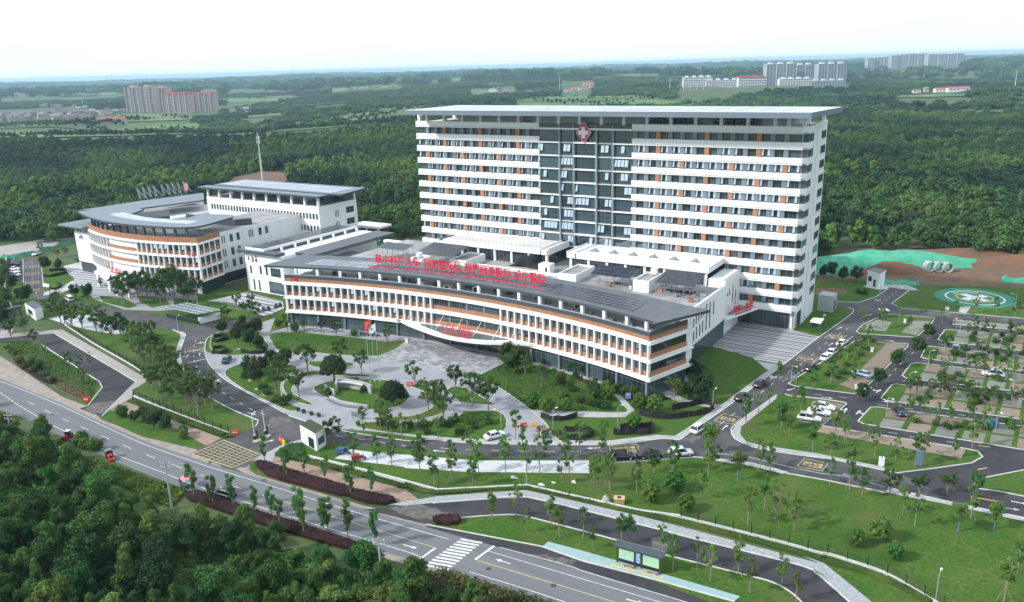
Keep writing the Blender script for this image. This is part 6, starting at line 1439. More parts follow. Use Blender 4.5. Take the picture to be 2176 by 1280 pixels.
THK = GP([(-160, 800), (-40, 868), (30, 902), (75, 905), (120, 930), (180, 985), (240, 1045), (320, 1075), (400, 1085), (470, 1105), (520, 1110), (560, 1125), (640, 1155), (720, 1180), (800, 1200), (830, 1195), (900, 1235), (1000, 1270), (1100, 1300)], 2.6)+GP([(900, 1420), (300, 1600), (-150, 1600)])
rth = random.Random(9); spots = []
xs_ = [p[0] for p in THK]; ys_ = [p[1] for p in THK]
for _ in range(9000):
    p = (rth.uniform(min(xs_), max(xs_)), rth.uniform(min(ys_), max(ys_)))
    if inside(p, THK) and all((p[0]-q[0])**2+(p[1]-q[1])**2 > 2.75**2 for q in spots): spots.append(p)
def in_frame(p, m=120):
    d = np.array([p[0], p[1], 2.5])-CAM; w = d @ CF; px = PW/2+FPX*(d @ CR)/w; py = PH/2-FPX*(d @ CU)/w
    return -m < px < PW+m and -m < py < PH+m
spots = [p for p in spots if in_frame(p)]
bare = on(ZL, [(560, 640), (700, 480), (1000, 560), (1400, 720), (1800, 840), (1650, 1000), (1400, 900), (1050, 720), (800, 720)])
spots = [p for p in spots if not inside(p, bare)]
spots.sort(key=lambda p: (p[0]-CAM[0])**2+(p[1]-CAM[1])**2)
TH_LAB = {0: 'leafy dark green tree in the wild thicket below the main road', 1: 'slender light green tree in the wild thicket below the main road', 2: 'low light green scrub in the wild thicket below the main road'}
for p in spots[:295]:
    e = plant('thick', p[0], p[1], rth.choice((.6, .75, .9, 1.05, 1.3)), None, 'trees of the thicket below the main road', 0.0, rth.uniform(.8, 1.2))
    v = [k for k, t in enumerate(KIND['thick']) if t[0] == e.children[0].data][0] if e.children else 0
    q = 0 if v < 4 else (1 if v < 6 else 2); e['label'] = TH_LAB[q]; e['group'] = ('dark trees of the thicket', 'slender trees of the thicket', 'low scrub of the thicket')[q]
    if q == 2: e['category'] = 'shrub'
# low undergrowth of the thicket and rough grass, uncountable
def tufts(name, poly, n, size, m, seed, h=.7, kind_='stuff'):
    rs = np.random.RandomState(seed); xs = [p[0] for p in poly]; ys = [p[1] for p in poly]; q = []
    while len(q) < n:
        p = (rs.uniform(min(xs), max(xs)), rs.uniform(min(ys), max(ys)))
        if inside(p, poly): q.append(p)
    q = np.array(q); P3 = np.column_stack([q, h*rs.random(n)**1.5])
    d = rs.normal(size=(n, 3))*.7+np.array([0, 0, .6]); d /= np.linalg.norm(d, axis=1)[:, None]
    t = np.cross(d, rs.normal(size=(n, 3))); t /= np.linalg.norm(t, axis=1)[:, None]; b = np.cross(d, t); s = (size*(.5+rs.random(n)))[:, None]
    v = np.stack([P3-t*s*.8, P3+b*s*.45, P3+t*s*.8, P3-b*s*.45], 1).reshape(-1, 3)
    me = bpy.data.meshes.new(name); me.from_pydata(v.tolist(), [], np.arange(4*n).reshape(-1, 4).tolist()); me.materials.append(m)
    at = me.attributes.new('tint', 'FLOAT', 'POINT'); at.data.foreach_set('value', np.repeat(rs.random(n), 4).astype(np.float32)); me.update()
    o = put(name, me); tag(o, kind=kind_); return o
tag(tufts('undergrowth', THK, 60000, .34, L_thick, 3, 1.1), 'tangled low undergrowth covering the thicket floor', 'undergrowth')
tag(tufts('undergrowth', GP([(880, 1225), (945, 1218), (1000, 1236), (1090, 1264), (1180, 1292), (1300, 1332), (1200, 1380), (950, 1300)]), 9000, .3, leafmat('dry_weed', (.05, .06, .02), (.13, .12, .045), patch=.2), 4, 1.3), 'dry yellowish weeds on the road edge below the zebra crossing', 'weeds')
tag(tufts('tall_grass', bare, 12000, .3, L_bush, 6, .6), 'bright tall grass patches beside the main road', 'grass')
tag(tufts('grass_tufts', on(ZE, [(900, 440), (1165, 310), (1500, 400), (1900, 560), (2133, 690), (2133, 740), (1410, 725), (1230, 605)]), 9000, .17, leafmat('tuft_leaf', (.035, .085, .016), (.07, .14, .025), patch=.4), 8, .16), 'tufted grass on the east garden lawn', 'grass')
tag(tufts('grass_tufts', on(ZC, [(900, 345), (1000, 490), (1900, 520), (2150, 390), (1700, 360), (1000, 315)]), 8000, .17, MATS['tuft_leaf'], 9, .16), 'tufted grass on the lawn before the west wing', 'grass')
tag(tufts('grass_tufts', on(ZB, [(60, 300), (300, 295), (960, 700), (850, 900), (560, 760), (230, 440)]), 7000, .2, L_lawn, 10, .3), 'rough grass on the left verge', 'grass')

# ================================================================== woods to the horizon (reads as one mass: stuff)
def pip(P2, poly):
    x, y = P2[:, 0], P2[:, 1]; c = np.zeros(len(P2), bool); n = len(poly)
    for i in range(n):
        (x0, y0), (x1, y1) = poly[i], poly[(i+1) % n]
        if y0 == y1: continue
        k = ((y0 > y) != (y1 > y)) & (x < (x1-x0)*(y-y0)/(y1-y0)+x0); c ^= k
    return c
def hidden_collection(name, meshes):
    c = bpy.data.collections.new(name)
    for i, me in enumerate(meshes):
        o = bpy.data.objects.new('%s_%02d' % (name, i), me); c.objects.link(o)
    return c
def f_tree(i, m):
    c, r = clumps(14, 2.3, 1.7, 5.2, .95, 1.5, 600+i, .15); c.append((0, 0, 7.2)); r.append(1.0)
    me = leaf_mesh('wood_tree', c, r, 520, .72, 620+i, m, shell=.62, core=.72, aspect=1.3); return me
def f_bamboo(i, m):
    c, r = clumps(11, 1.5, 2.6, 5.0, .7, 1.15, 640+i, .1)
    return leaf_mesh('bamboo_clump', c, r, 420, .62, 660+i, m, shell=.5, core=.7, aspect=1.6, updir=.8)
def f_far(i, m):
    c, r = clumps(9, 6.5, 1.6, 5.0, 2.4, 4.0, 680+i, .1)
    return leaf_mesh('wood_clump', c, r, 260, 2.0, 690+i, m, squash=.75, shell=.75, core=.85, aspect=1.2)
FT = hidden_collection('wood_tree_shapes', [f_tree(i, L_forest) for i in range(5)]+[f_bamboo(i, L_bamboo) for i in range(3)])
FF = hidden_collection('wood_clump_shapes', [f_far(i, L_far) for i in range(5)])
BAMBOO = [GP(q, 6) for q in ([(150, 372), (330, 345), (560, 330), (560, 372), (430, 385), (300, 412), (200, 410)], [(600, 345), (760, 320), (800, 340), (700, 365), (620, 375)], [(-60, 400), (100, 372), (160, 380), (120, 420), (-60, 470)])]
def scatter(name, pts, coll, smin, smax, label, cat):
    z = terrain(pts[:, 0], pts[:, 1]); v = np.column_stack([pts[:, :2], z-.3])
    me = bpy.data.meshes.new(name); me.from_pydata(v.tolist(), [], [])
    at = me.attributes.new('size', 'FLOAT', 'POINT'); at.data.foreach_set('value', pts[:, 2].astype(np.float32))
    nsh = len(coll.objects); rsh = np.random.RandomState(len(pts)); shp = rsh.randint(0, 5, len(pts))
    if nsh > 5:
        bm_ = np.sin(pts[:, 0]/61+1.3*np.sin(pts[:, 1]/77))*np.sin(pts[:, 1]/58+pts[:, 0]/140) > .86
        for q_ in BAMBOO: bm_ |= pip(pts, q_)
        bm_ &= rsh.random(len(pts)) < .85
        shp = np.where(bm_, 5+rsh.randint(0, 3, len(pts)), shp)
    a2 = me.attributes.new('shape', 'INT', 'POINT'); a2.data.foreach_set('value', shp.astype(np.int32))
    o = put(name, me); tag(o, label, cat, kind='stuff')
    ng = bpy.data.node_groups.new(name+'_scatter', 'GeometryNodeTree')
    ng.interface.new_socket('Geometry', in_out='INPUT', socket_type='NodeSocketGeometry'); ng.interface.new_socket('Geometry', in_out='OUTPUT', socket_type='NodeSocketGeometry')
    N = ng.nodes; Lk = ng.links
    gi, go = N.new('NodeGroupInput'), N.new('NodeGroupOutput'); ip = N.new('GeometryNodeInstanceOnPoints'); ci = N.new('GeometryNodeCollectionInfo')
    ci.inputs['Collection'].default_value = coll; ci.inputs['Separate Children'].default_value = True; ci.inputs['Reset Children'].default_value = True
    ip.inputs['Pick Instance'].default_value = True
    rv = N.new('FunctionNodeRandomValue'); rv.data_type = 'FLOAT_VECTOR'; rv.inputs[0].default_value = (-.06, -.06, 0); rv.inputs[1].default_value = (.06, .06, 6.283)
    na = N.new('GeometryNodeInputNamedAttribute'); na.data_type = 'FLOAT'; na.inputs['Name'].default_value = 'size'
    ri = N.new('GeometryNodeInputNamedAttribute'); ri.data_type = 'INT'; ri.inputs['Name'].default_value = 'shape'
    Lk.new(gi.outputs[0], ip.inputs['Points']); Lk.new(ci.outputs[0], ip.inputs['Instance']); Lk.new(rv.outputs[0], ip.inputs['Rotation']); Lk.new(na.outputs[0], ip.inputs['Scale']); Lk.new(ri.outputs[0], ip.inputs['Instance Index']); Lk.new(ip.outputs[0], go.inputs[0])
    md = o.modifiers.new('scatter', 'NODES'); md.node_group = ng
    return o
SOILP = [(465, 400), (500, 376), (560, 364), (610, 364), (622, 388), (580, 400), (520, 410)]
CLEAR = [[(-800, -120), (-345, -42), (-300, -22), (-278, -5), (-272, 30), (-240, 36), (-182, 56), (-160, 62), (-125, 45), (-30, 45), (-14, 80), (-4, 102), (16, 114), (52, 112), (85, 106), (300, 128), (400, -600), (-800, -600)], GP(SOILP), GP(SOILP, 5), GP(SOILP, 10)]
FIELDS_PX = (
    [(-60, 282), (150, 276), (300, 282), (480, 276), (560, 262), (640, 250), (700, 258), (640, 272), (520, 287), (330, 296), (150, 306), (-60, 312)],
    [(560, 268), (700, 262), (860, 252), (905, 245), (905, 262), (780, 276), (640, 286), (560, 288)],
    [(690, 246), (860, 236), (900, 232), (905, 244), (780, 256)],
    [(1090, 213), (1160, 205), (1300, 207), (1420, 214), (1500, 219), (1480, 230), (1300, 232), (1100, 228)],
    [(220, 247), (300, 240), (420, 240), (400, 250), (300, 256), (225, 258)],
    [(-60, 262), (140, 258), (300, 262), (280, 272), (100, 270), (-60, 275)],
    [(620, 222), (760, 216), (700, 224)], [(1900, 212), (2060, 214), (2040, 222), (1900, 222)], [(470, 206), (620, 198), (640, 203), (480, 213)], [(120, 205), (250, 200), (255, 206), (130, 212)], [(700, 192), (850, 186), (860, 190), (710, 198)], [(900, 178), (1010, 172), (1020, 176), (905, 183)], [(520, 238), (600, 232), (610, 238), (530, 246)], [(300, 262), (420, 256), (430, 262), (310, 270)], [(1000, 196), (1090, 190), (1100, 195), (1005, 203)], [(1250, 172), (1400, 166), (1410, 170), (1260, 177)])
FIELDS = [GP(q) for q in FIELDS_PX]
VILL_PX = ([(-60, 236), (70, 228), (160, 226), (272, 232), (270, 244), (150, 256), (-60, 262)], [(265, 205), (460, 200), (470, 238), (270, 240)], [(1440, 178), (1640, 180), (1810, 176), (1810, 190), (1640, 196), (1500, 206), (1440, 206)], [(1840, 136), (2050, 134), (2050, 150), (1840, 152)], [(1190, 183), (1262, 186), (1260, 201), (1190, 200)], [(1925, 203), (2055, 208), (2050, 221), (1930, 219)])
VILL = [GP(q) for q in VILL_PX]
HI = [GP(q, z) for q in FIELDS_PX+VILL_PX for z in (3.5, 7.0)]   # open ground on the near side of fields and villages
def band(r0, r1, step, seed, half=math.radians(39)):
    rs = np.random.RandomState(seed); az = math.atan2(CF[0], CF[1])
    n = int((r1*r1-r0*r0)*half/(step*step)); r = np.sqrt(rs.uniform(r0*r0, r1*r1, n)); a = az+rs.uniform(-half, half, n)
    q = np.column_stack([CAM[0]+r*np.sin(a), CAM[1]+r*np.cos(a)]); return q
def keep(q, pad_small=False):
    k = np.ones(len(q), bool)
    for poly in CLEAR+FIELDS+VILL+HI: k &= ~pip(q, poly)
    return q[k]
near = keep(band(180, 1100, 4.3, 1)); rs = np.random.RandomState(2)
hn = .5+.5*np.sin(near[:, 0]/37+near[:, 1]/51)*np.sin(near[:, 1]/43-near[:, 0]/83)
gap = np.sin(near[:, 0]/23+2*np.sin(near[:, 1]/31))*np.sin(near[:, 1]/27) > .8
near = near[~gap | (rs.random(len(near)) < .2)]; hn = .5+.5*np.sin(near[:, 0]/37+near[:, 1]/51)*np.sin(near[:, 1]/43-near[:, 0]/83)
near = np.column_stack([near, .5+.35*hn+.65*rs.random(len(near))**1.6])
scatter('woodland', near, FT, 1, 1, 'dense broadleaf woodland covering the hills behind the hospital', 'woodland')
mid = keep(band(1100, 3200, 11.5, 3)); g2 = np.sin(mid[:, 0]/70+2*np.sin(mid[:, 1]/90))*np.sin(mid[:, 1]/83) > .72; mid = mid[~g2]; mid = np.column_stack([mid, .42+.7*rs.random(len(mid))**1.4])
scatter('far_woodland', mid, FF, 1, 1, 'hazy blue green woodland in the middle distance', 'woodland')
far = keep(band(3200, 14000, 62.0, 4)); g3 = np.sin(far[:, 0]/240+2*np.sin(far[:, 1]/310))*np.sin(far[:, 1]/260) > .6; far = far[~g3]; far = np.column_stack([far, 2.0+2.0*rs.random(len(far))])
scatter('horizon_woodland', far, FF, 1, 1, 'pale blue woodland reaching the horizon', 'woodland')
# side woods seen at the left edge and behind the west building
def fill(poly, step, seed, s0, s1):
    rs = np.random.RandomState(seed); poly = GP(poly); xs = [p[0] for p in poly]; ys = [p[1] for p in poly]
    n = int((max(xs)-min(xs))*(max(ys)-min(ys))/(step*step)); q = np.column_stack([rs.uniform(min(xs), max(xs), n), rs.uniform(min(ys), max(ys), n)])
    q = q[pip(q, poly)]; return np.column_stack([q, s0+(s1-s0)*rs.random(len(q))])
sidew = np.vstack([fill([(-200, 560), (0, 500), (60, 498), (120, 478), (165, 470), (165, 445), (300, 398), (330, 400), (300, 380), (100, 440), (-200, 500)], 4.0, 5, .55, .9),
                   fill([(-100, 600), (8, 560), (14, 640), (10, 700), (-100, 720)], 2.6, 6, .4, .7),
                   fill([(780, 470), (850, 480), (890, 500), (880, 515), (820, 500), (775, 490)], 4.2, 7, .55, .9)])
scatter('edge_woodland', sidew, FT, 1, 1, 'mixed trees and bamboo at the left edge of the grounds', 'woodland')
for i, poly in enumerate(FIELDS):
    P_ = np.array(smooth_pts(poly, 2, True)); z = float(terrain(P_[:, 0], P_[:, 1]).max())
    mb = MB(); vs = [Vector((a, b, 0)) for a, b in P_]; tr = tessellate_polygon([vs])
    zz = terrain(P_[:, 0], P_[:, 1])
    mb.add([(P_[k][0], P_[k][1], zz[k]+1.2) for k in range(len(P_))], [tuple(t) for t in tr], fieldm); struct('crop_field', mb)
# tree lines along the field edges
fl = []
for a, b, n in (((480, 272), (700, 258), 26), ((560, 266), (900, 243), 40), ((60, 268), (270, 262), 26), ((180, 258), (300, 250), 18), ((0, 290), (300, 288), 40), ((300, 288), (560, 272), 40), ((600, 280), (860, 256), 44), ((700, 252), (900, 236), 30), ((1110, 222), (1470, 224), 40), ((0, 270), (220, 266), 26), ((100, 300), (420, 288), 30)):
    for k in range(n): q = P(a[0]+(b[0]-a[0])*k/n, a[1]+(b[1]-a[1])*k/n+rs.uniform(-2, 2)); fl.append((q[0], q[1], .9+.4*rs.random()))
scatter('field_trees', np.array(fl), FT, 1, 1, 'rows of small trees along the pale green fields', 'trees')

# scattered trees and bushes standing in the fields
ft = []
for poly in FIELDS:
    xs = [p[0] for p in poly]; ys = [p[1] for p in poly]; A = (max(xs)-min(xs))*(max(ys)-min(ys)); n = int(min(1500, A/260)); q = np.column_stack([rs.uniform(min(xs), max(xs), n), rs.uniform(min(ys), max(ys), n)]); q = q[pip(q, poly)]
    k = np.sin(q[:, 0]/47+2*np.sin(q[:, 1]/39))*np.sin(q[:, 1]/33) > .25; q = q[k]; ft.append(np.column_stack([q, .3+.6*rs.random(len(q))]))
scatter('field_copses', np.vstack(ft), FT, 1, 1, 'small copses and bushes scattered over the pale fields', 'copses')

# ================================================================== far buildings
beige = mat('beige_facade', (0.42, 0.36, 0.33), .8); beige2 = mat('pinkish_facade', (0.46, 0.34, 0.31), .8); pale = mat('pale_facade', (0.58, 0.58, 0.58), .8)
greyf = mat('grey_facade', (0.30, 0.33, 0.37), .8); farw = mat('far_window', (0.07, 0.09, 0.11), .4); redroof = mat('red_metal_roof', (0.50, 0.06, 0.07), .6); brownroof = mat('grey_tile_roof', (0.15, 0.115, 0.105), .8, objrand=.4); housew = mat('weathered_house_wall', (0.33, 0.29, 0.27), .85, objrand=.35)
def dist_h(xb, yb, ytop):     # height of something whose foot and top are seen one above the other
    b = P(xb, yb); lo, hi = 0, 300
    for _ in range(40):
        m_ = (lo+hi)/2; d = np.array([b[0], b[1], m_])-CAM; y = PH/2-FPX*(d @ CU)/(d @ CF)
        lo, hi = (m_, hi) if y > ytop else (lo, m_)
    return lo
_unit = {}
def tower_far(name, x0, x1, yb, yt, depth, nb, nf, label, m1, m2, strips=None, roof=None, group=None):
    """far apartment or school block between two sight columns; facade recesses and windows are modelled"""
    a, b = P(x0, yb), P(x1, yb-(x1-x0)*.0257); h = dist_h((x0+x1)/2, yb-(x1-x0)*.0128, yt)
    ang = math.atan2(b[1]-a[1], b[0]-a[0]); L = math.hypot(b[0]-a[0], b[1]-a[1]); g = float(terrain(a[0], a[1]))
    e = empty(name, (a[0], a[1], g), label, 'building', group, rz=ang)
    local('wall', MB().box(0, L, 0, depth, -5, h, m1).mesh('wall'), e)
    bw = L/nb; fh = h/nf
    wu = MB()
    for j in range(nf): wu.box(bw*.16, bw*.84, -.35, 0, j*fh+fh*.38, j*fh+fh*.86, farw)
    col_me = wu.mesh('window_column')
    pil = MB().box(-bw*.1, bw*.1, -1.2, 0, 0, h+2, m2).mesh('pier')
    for i in range(nb):
        local('window_column', col_me, e, (bw*i, 0, 0))
        if strips and i % strips == 0: local('pier', pil, e, (bw*i, 0, 0))
    rf_ = MB()
    for i in range(max(1, nb//3)): rf_.box(L*(i+.3)/max(1, nb//3), L*(i+.7)/max(1, nb//3), depth*.2, depth*.7, h, h+4, roof or m2)
    local('roof_house', rf_.mesh('roof_house'), e)
    if roof: local('roof', MB().box(-1, L+1, -1, depth+1, h, h+1.4, roof).mesh('roof'), e)
    return e
tower_far('apartment_block', 271, 330, 236, 180, 30, 7, 17, 'tall beige apartment block left of the red topped row', beige, beige2, 2)
tower_far('apartment_block', 330, 357, 233, 178, 30, 4, 17, 'tall beige apartment block touching the red topped row', beige2, beige, 2)
tower_far('apartment_block', 348, 402, 236, 196, 26, 9, 12, 'pinkish red topped apartment row, its left half', beige2, pale, 2, redroof)
tower_far('apartment_block', 402, 455, 232, 193, 26, 9, 12, 'pinkish red topped apartment row, its right half', beige2, pale, 2, redroof)
for i, (a, b, yb, yt) in enumerate(((1627, 1690, 186, 138), (1691, 1727, 183, 136), (1737, 1797, 180, 133))):
    tower_far('apartment_block', a, b, yb, yt, 40, 9 if b-a > 50 else 6, 18, ('grey blue slab tower at the left of the white school', 'narrow grey slab tower in the middle of three', 'grey slab tower rightmost of the three behind the school')[i], greyf, pale, 3)
for i, (a, b, yb, yt) in enumerate(((1452, 1514, 193, 172), (1500, 1570, 192, 177), (1569, 1627, 191, 169), (1656, 1724, 188, 168), (1724, 1797, 184, 167))):
    tower_far('school_block', a, b, yb, yt, 25, 12, 4, ('white school block furthest left beside the substation', 'low white school block second from left', 'white school block left of the slab towers', 'white school block under the slab towers', 'grey school block rightmost under the slab towers')[i], pale if i < 4 else greyf, pale, None, redroof if i == 2 else None)
for i, (a, b) in enumerate(((1842, 1855), (1856, 1890), (1892, 1908), (1910, 1928), (1929, 1968), (1970, 1990), (1992, 2010), (2012, 2044))):
    tower_far('apartment_block', a, b, 150-.5*i, 126-1.0*i, 60, max(3, (b-a)//6), 20, 'far grey tower, %s from left in the distant row' % ORD[i], greyf, pale, 3, None, 'distant row of towers')
# village houses
def house_mesh(w, d, h, rm, wm):
    mb = MB(); mb.box(0, w, 0, d, -3, h, wm); mb.add([(-.4, -.4, h), (w+.4, -.4, h), (w+.4, d+.4, h), (-.4, d+.4, h), (0, d/2, h+2.6), (w, d/2, h+2.6)], [(0, 1, 5, 4), (2, 3, 4, 5), (1, 2, 5), (3, 0, 4)], rm)
    for k in range(3): mb.box(w*(.12+.3*k), w*(.26+.3*k), -.12, 0, h*.3, h*.75, farw)
    return mb.mesh('house')
hv = [house_mesh(12, 9, 7, brownroof, housew), house_mesh(9, 9, 9, brownroof, housew), house_mesh(16, 10, 6, brownroof, housew), house_mesh(11, 8, 8, mat('blue_grey_roof', (.2, .23, .27), .7, objrand=.3), housew)]
rvh = random.Random(6)
def village(poly, n, label, group, s=1.0):
    poly_ = GP(poly); xs = [p[0] for p in poly]; ys = [p[1] for p in poly]; done = 0
    while done < n:
        px = (rvh.uniform(min(xs), max(xs)), rvh.uniform(min(ys), max(ys)))
        if not inside(px, poly): continue
        q = P(*px); o = put('village_house', rvh.choice(hv), None, (q[0], q[1], float(terrain(*q))), rvh.uniform(-.5, .5)+.9, (s, s, s)); tag(o, label, 'house', group); done += 1
village([(-10, 238), (70, 229), (160, 227), (268, 233), (265, 243), (150, 254), (-10, 260)], 130, 'small grey roofed village house among the trees far left', 'houses of the far left village', 1.0)
village([(455, 222), (520, 224), (515, 234), (458, 236)], 7, 'small pale house right of the apartment row', 'houses right of the apartment row')
village([(1070, 158), (1120, 156), (1120, 166), (1060, 168)], 14, 'tiny pale house far beyond the tower roof', 'houses beyond the tower roof', 1.6)
village([(1440, 150), (1560, 148), (1620, 152), (1440, 156)], 14, 'tiny pale house on the far plain left of the towers', 'houses on the far plain', 2.2)
village([(2050, 128), (2176, 124), (2176, 136), (2050, 142)], 26, 'tiny pale house on the far right plain', 'houses on the far right plain', 3.0)
village([(0, 206), (60, 204), (60, 214), (0, 216)], 8, 'pale low house near the far left edge', 'houses at the far left edge', 1.6)
village([(1040, 195), (1120, 197), (1118, 205), (1040, 204)], 6, 'pale house by the country road beyond the tower', 'houses by the country road', 1.2)
# red roofed works
rr2 = house_mesh(26, 14, 6, redroof, pale)
for i, (x, y, s) in enumerate(((1200, 197, .8), (1215, 194, 1.0), (1230, 195, .9), (1240, 190, 1.1), (1252, 192, .9))):
    q = P(x, y); tag(put('red_roofed_house', rr2, None, (q[0], q[1], float(terrain(*q))), .6, (s, s, s)), 'bright red roofed house, %s from left above the tower roof' % ORD[i], 'house', 'red roofed houses beyond the tower')
for i, (x, y, s) in enumerate(((1940, 206, .5), (1962, 217, .55), (1985, 219, .6), (2012, 219, .7), (2035, 217, .6))):
    q = P(x, y); tag(put('red_roofed_house', rr2 if i != 1 else hv[3], None, (q[0], q[1], float(terrain(*q))+6), .5, (s, s, s)), 'red roofed farmhouse in the right hand woods, %s from left' % ORD[i] if i != 1 else 'white farmhouse among the red roofs in the right hand woods', 'house', 'farmhouses in the right woods')
for i, (x, y) in enumerate(((190, 286), (205, 262))):
    q = P(x, y); tag(put('long_shed', house_mesh(44, 12, 7, mat('rust_roof', (.30, .10, .07), .7), beige), None, (q[0], q[1], float(terrain(*q))), .75), ('long rust roofed shed on the nearer field', 'long rust roofed hall by the village')[i], 'shed')
# billboard, masts and pylons
q = P(1047, 203); e = empty('billboard', (*q, float(terrain(*q))), 'white roadside billboard on a post beyond the tower roof', 'billboard', rz=.5)
hb = dist_h(1047, 203, 187); local('panel', MB().box(-10, 10, -.6, .6, hb-8, hb, pale).mesh('panel'), e); local('post', MB().cyl((0, 0, -2), (0, 0, hb-8), .9, .8, steel, 8).mesh('post'), e); local('brace', MB().box(-9, 9, .6, .9, hb-5, hb-4, steel).mesh('brace'), e)
def mast(name, xb, yb, yt, r, label, cat, rings=4, m=None):
    q = P(xb, yb); h = dist_h(xb, yb, yt); g = float(terrain(*q)); e = empty(name, (*q, g), label, cat)
    local('shaft', MB().cyl((0, 0, -1), (0, 0, h), r, r*.4, m or pale, 8).mesh('shaft'), e)
    for k in range(rings):
        z = h*(.9-.07*k); mb = MB(); 
        for a in range(3): mb.box(.5*r+r*math.cos(a*2.1)*1.6-.15, .5*r+r*math.cos(a*2.1)*1.6+.15, r*math.sin(a*2.1)*1.6-.15, r*math.sin(a*2.1)*1.6+.15, z-.9, z+.9, pale)
        mb.cyl((0, 0, z-1), (0, 0, z-.8), r*1.6, r*1.6, steel, 8); local('antenna_ring', mb.mesh('antenna_ring'), e)
    return e
mast('telecom_mast', 560, 400, 281, .6, 'tall white telecom mast behind the plain white block', 'mast', 2)
for i, (x, yb, yt) in enumerate(((1189, 198, 160), (1288, 170, 150), (1002, 0, 0), (1963, 168, 145), (2157, 182, 145), (1423, 203, 172), (176, 222, 192))):
    if yb: mast('far_mast', x, yb, yt, .9, ('slim far mast above the red roofs', 'slim far mast left of the school', '', 'slim far mast in front of the distant tower row', 'slim far mast near the right edge', 'slim mast of the substation', 'slim far mast above the left village')[i], 'mast', 1)
for i, x in enumerate((1440, 1452, 1466, 1480, 1494)): mast('substation_post', x, 204-i*.4, 186, .5, 'thin white substation post, %s from left before the school' % ORD[i], 'post', 0)

# ================================================================== vehicles
paints = {}
def paint(n, c, r=.25): return mat('car_paint_'+n, c, r, metal=.15, coat=.6)
def car_meshes(style, pm):
    """saloon or estate profile lofted across the width: body, glass, lamps"""
    if style == 'suv': prof = [(-2.25, .55), (-2.3, .95), (-1.75, 1.05)], [(-2.05, 1.0), (-1.6, 1.62), (.35, 1.66), (1.05, 1.06)], 1.66
    elif style == 'van': prof = None, [(-2.3, 1.0), (-2.15, 1.75), (1.1, 1.8), (1.9, 1.1)], 1.8
    else: prof = None, [(-1.75, .98), (-1.05, 1.42), (.15, 1.45), (1.0, .98)], 1.45
    cab = prof[1]
    body = MB(); xs = [-2.32, -2.2, -1.5, -.6, .9, 1.5, 2.1, 2.3]; top = [.72, .95, 1.0, 1.02, 1.0, .93, .84, .62]; wd = [.74, .86, .9, .91, .91, .9, .84, .7]
    vs = []
    for x, t, w in zip(xs, top, wd): vs += [(x, -w*.94, .3), (x, -w, .55), (x, -w*.95, t-.06), (x, -w*.72, t), (x, w*.72, t), (x, w*.95, t-.06), (x, w, .55), (x, w*.94, .3)]
    fs = []
    for i in range(len(xs)-1):
        for j in range(7): k = 8*i+j; fs.append((k, k+8, k+9, k+1))
        fs.append((8*i+7, 8*i+15, 8*i+8, 8*i))
    n = 8*(len(xs)-1); fs += [tuple(range(8)), tuple(range(n+7, n-1, -1))]
    body.add(vs, fs, pm)
    # cabin pillars and roof
    rw, bw_ = .62, .84; (ax, az), (bx, bz), (cx, cz), (dx, dz) = cab
    glassb = MB(); q = [(ax, az, bw_), (bx, bz, rw), (cx, cz, rw), (dx, dz, bw_)]
    v2 = [(x, -w, z-.02) for x, z, w in q]+[(x, w, z-.02) for x, z, w in q]
    glassb.add(v2, [(0, 3, 2, 1), (4, 5, 6, 7), (0, 1, 5, 4), (2, 3, 7, 6), (1, 2, 6, 5)], carglass)
    roof = MB(); roof.add([(bx-.1, -rw-.02, bz-.05), (cx+.12, -rw-.02, cz-.05), (cx+.12, rw+.02, cz-.05), (bx-.1, rw+.02, bz-.05), (bx, -rw+.04, bz+.02), (cx, -rw+.04, cz+.02), (cx, rw-.04, cz+.02), (bx, rw-.04, bz+.02)],
                          [(4, 5, 6, 7), (0, 1, 5, 4), (1, 2, 6, 5), (2, 3, 7, 6), (3, 0, 4, 7)], pm)
    for s in (-1, 1):
        for (x0, z0, w0), (x1, z1, w1) in ((q[0], q[1]), (q[3], q[2]), (((ax+dx)/2, az, bw_), ((bx+cx)/2, bz, rw))): roof.cyl((x0, s*w0, z0-.03), (x1, s*w1, z1), .05, .045, pm, 4)
    wheel = MB().cyl((0, -.1, 0), (0, .1, 0), .33, .33, tyre, 12); FRAMES['rim'] = FRAMES.get('rim') or MB().cyl((0, -.115, 0), (0, .115, 0), .2, .2, alu, 8).mesh('rim')
    hl = MB().box(2.12, 2.27, -.13, .13, .6, .74, mat('lamp_glass', (.75, .78, .8), .1)); tl = MB().box(-2.3, -2.2, -.14, .14, .72, .86, mat('tail_lamp', (.35, .01, .01), .2))
    return body.mesh('body', True), glassb.mesh('window_glass'), roof.mesh('roof'), wheel.mesh('wheel'), hl.mesh('headlight'), tl.mesh('tail_light')
CM = {}
def car(px, toward, style, pname, col_, label, z=.06, group=None):
    key = (style, pname)
    if key not in CM: CM[key] = car_meshes(style, paint(pname, col_))
    b, g, r, w, h, t = CM[key]
    p, q = P(*px), P(*toward); e = empty('car', (*p, z), label, 'car', group, rz=math.atan2(q[1]-p[1], q[0]-p[0]))
    local('body', b, e); local('window_glass', g, e); local('roof', r, e)
    for x in (-1.42, 1.42):
        for y in (-.8, .8): wh_ = local('wheel', w, e, (x, y, .33)); local('rim', FRAMES['rim'], wh_)
    for y in (-.6, .6): local('headlight', h, e, (0, y, 0)); local('tail_light', t, e, (0, y, 0))
    return e
WH, BK, BL, LB_ = (.72, .73, .74), (.012, .013, .016), (.02, .05, .12), (.18, .30, .40)
car(ZE(1078, 985), ZE(1180, 958), 'saloon', 'white', WH, 'white saloon car on the paving at the ring road edge')
car(ZE(1505, 950), ZE(1480, 905), 'suv', 'khaki', (.20, .18, .10), 'khaki off-road car half under a young tree by the yellow barrier')
car(ZF(1045, 668), ZF(1110, 625), 'suv', 'white', WH, 'white car turning into the tower road')
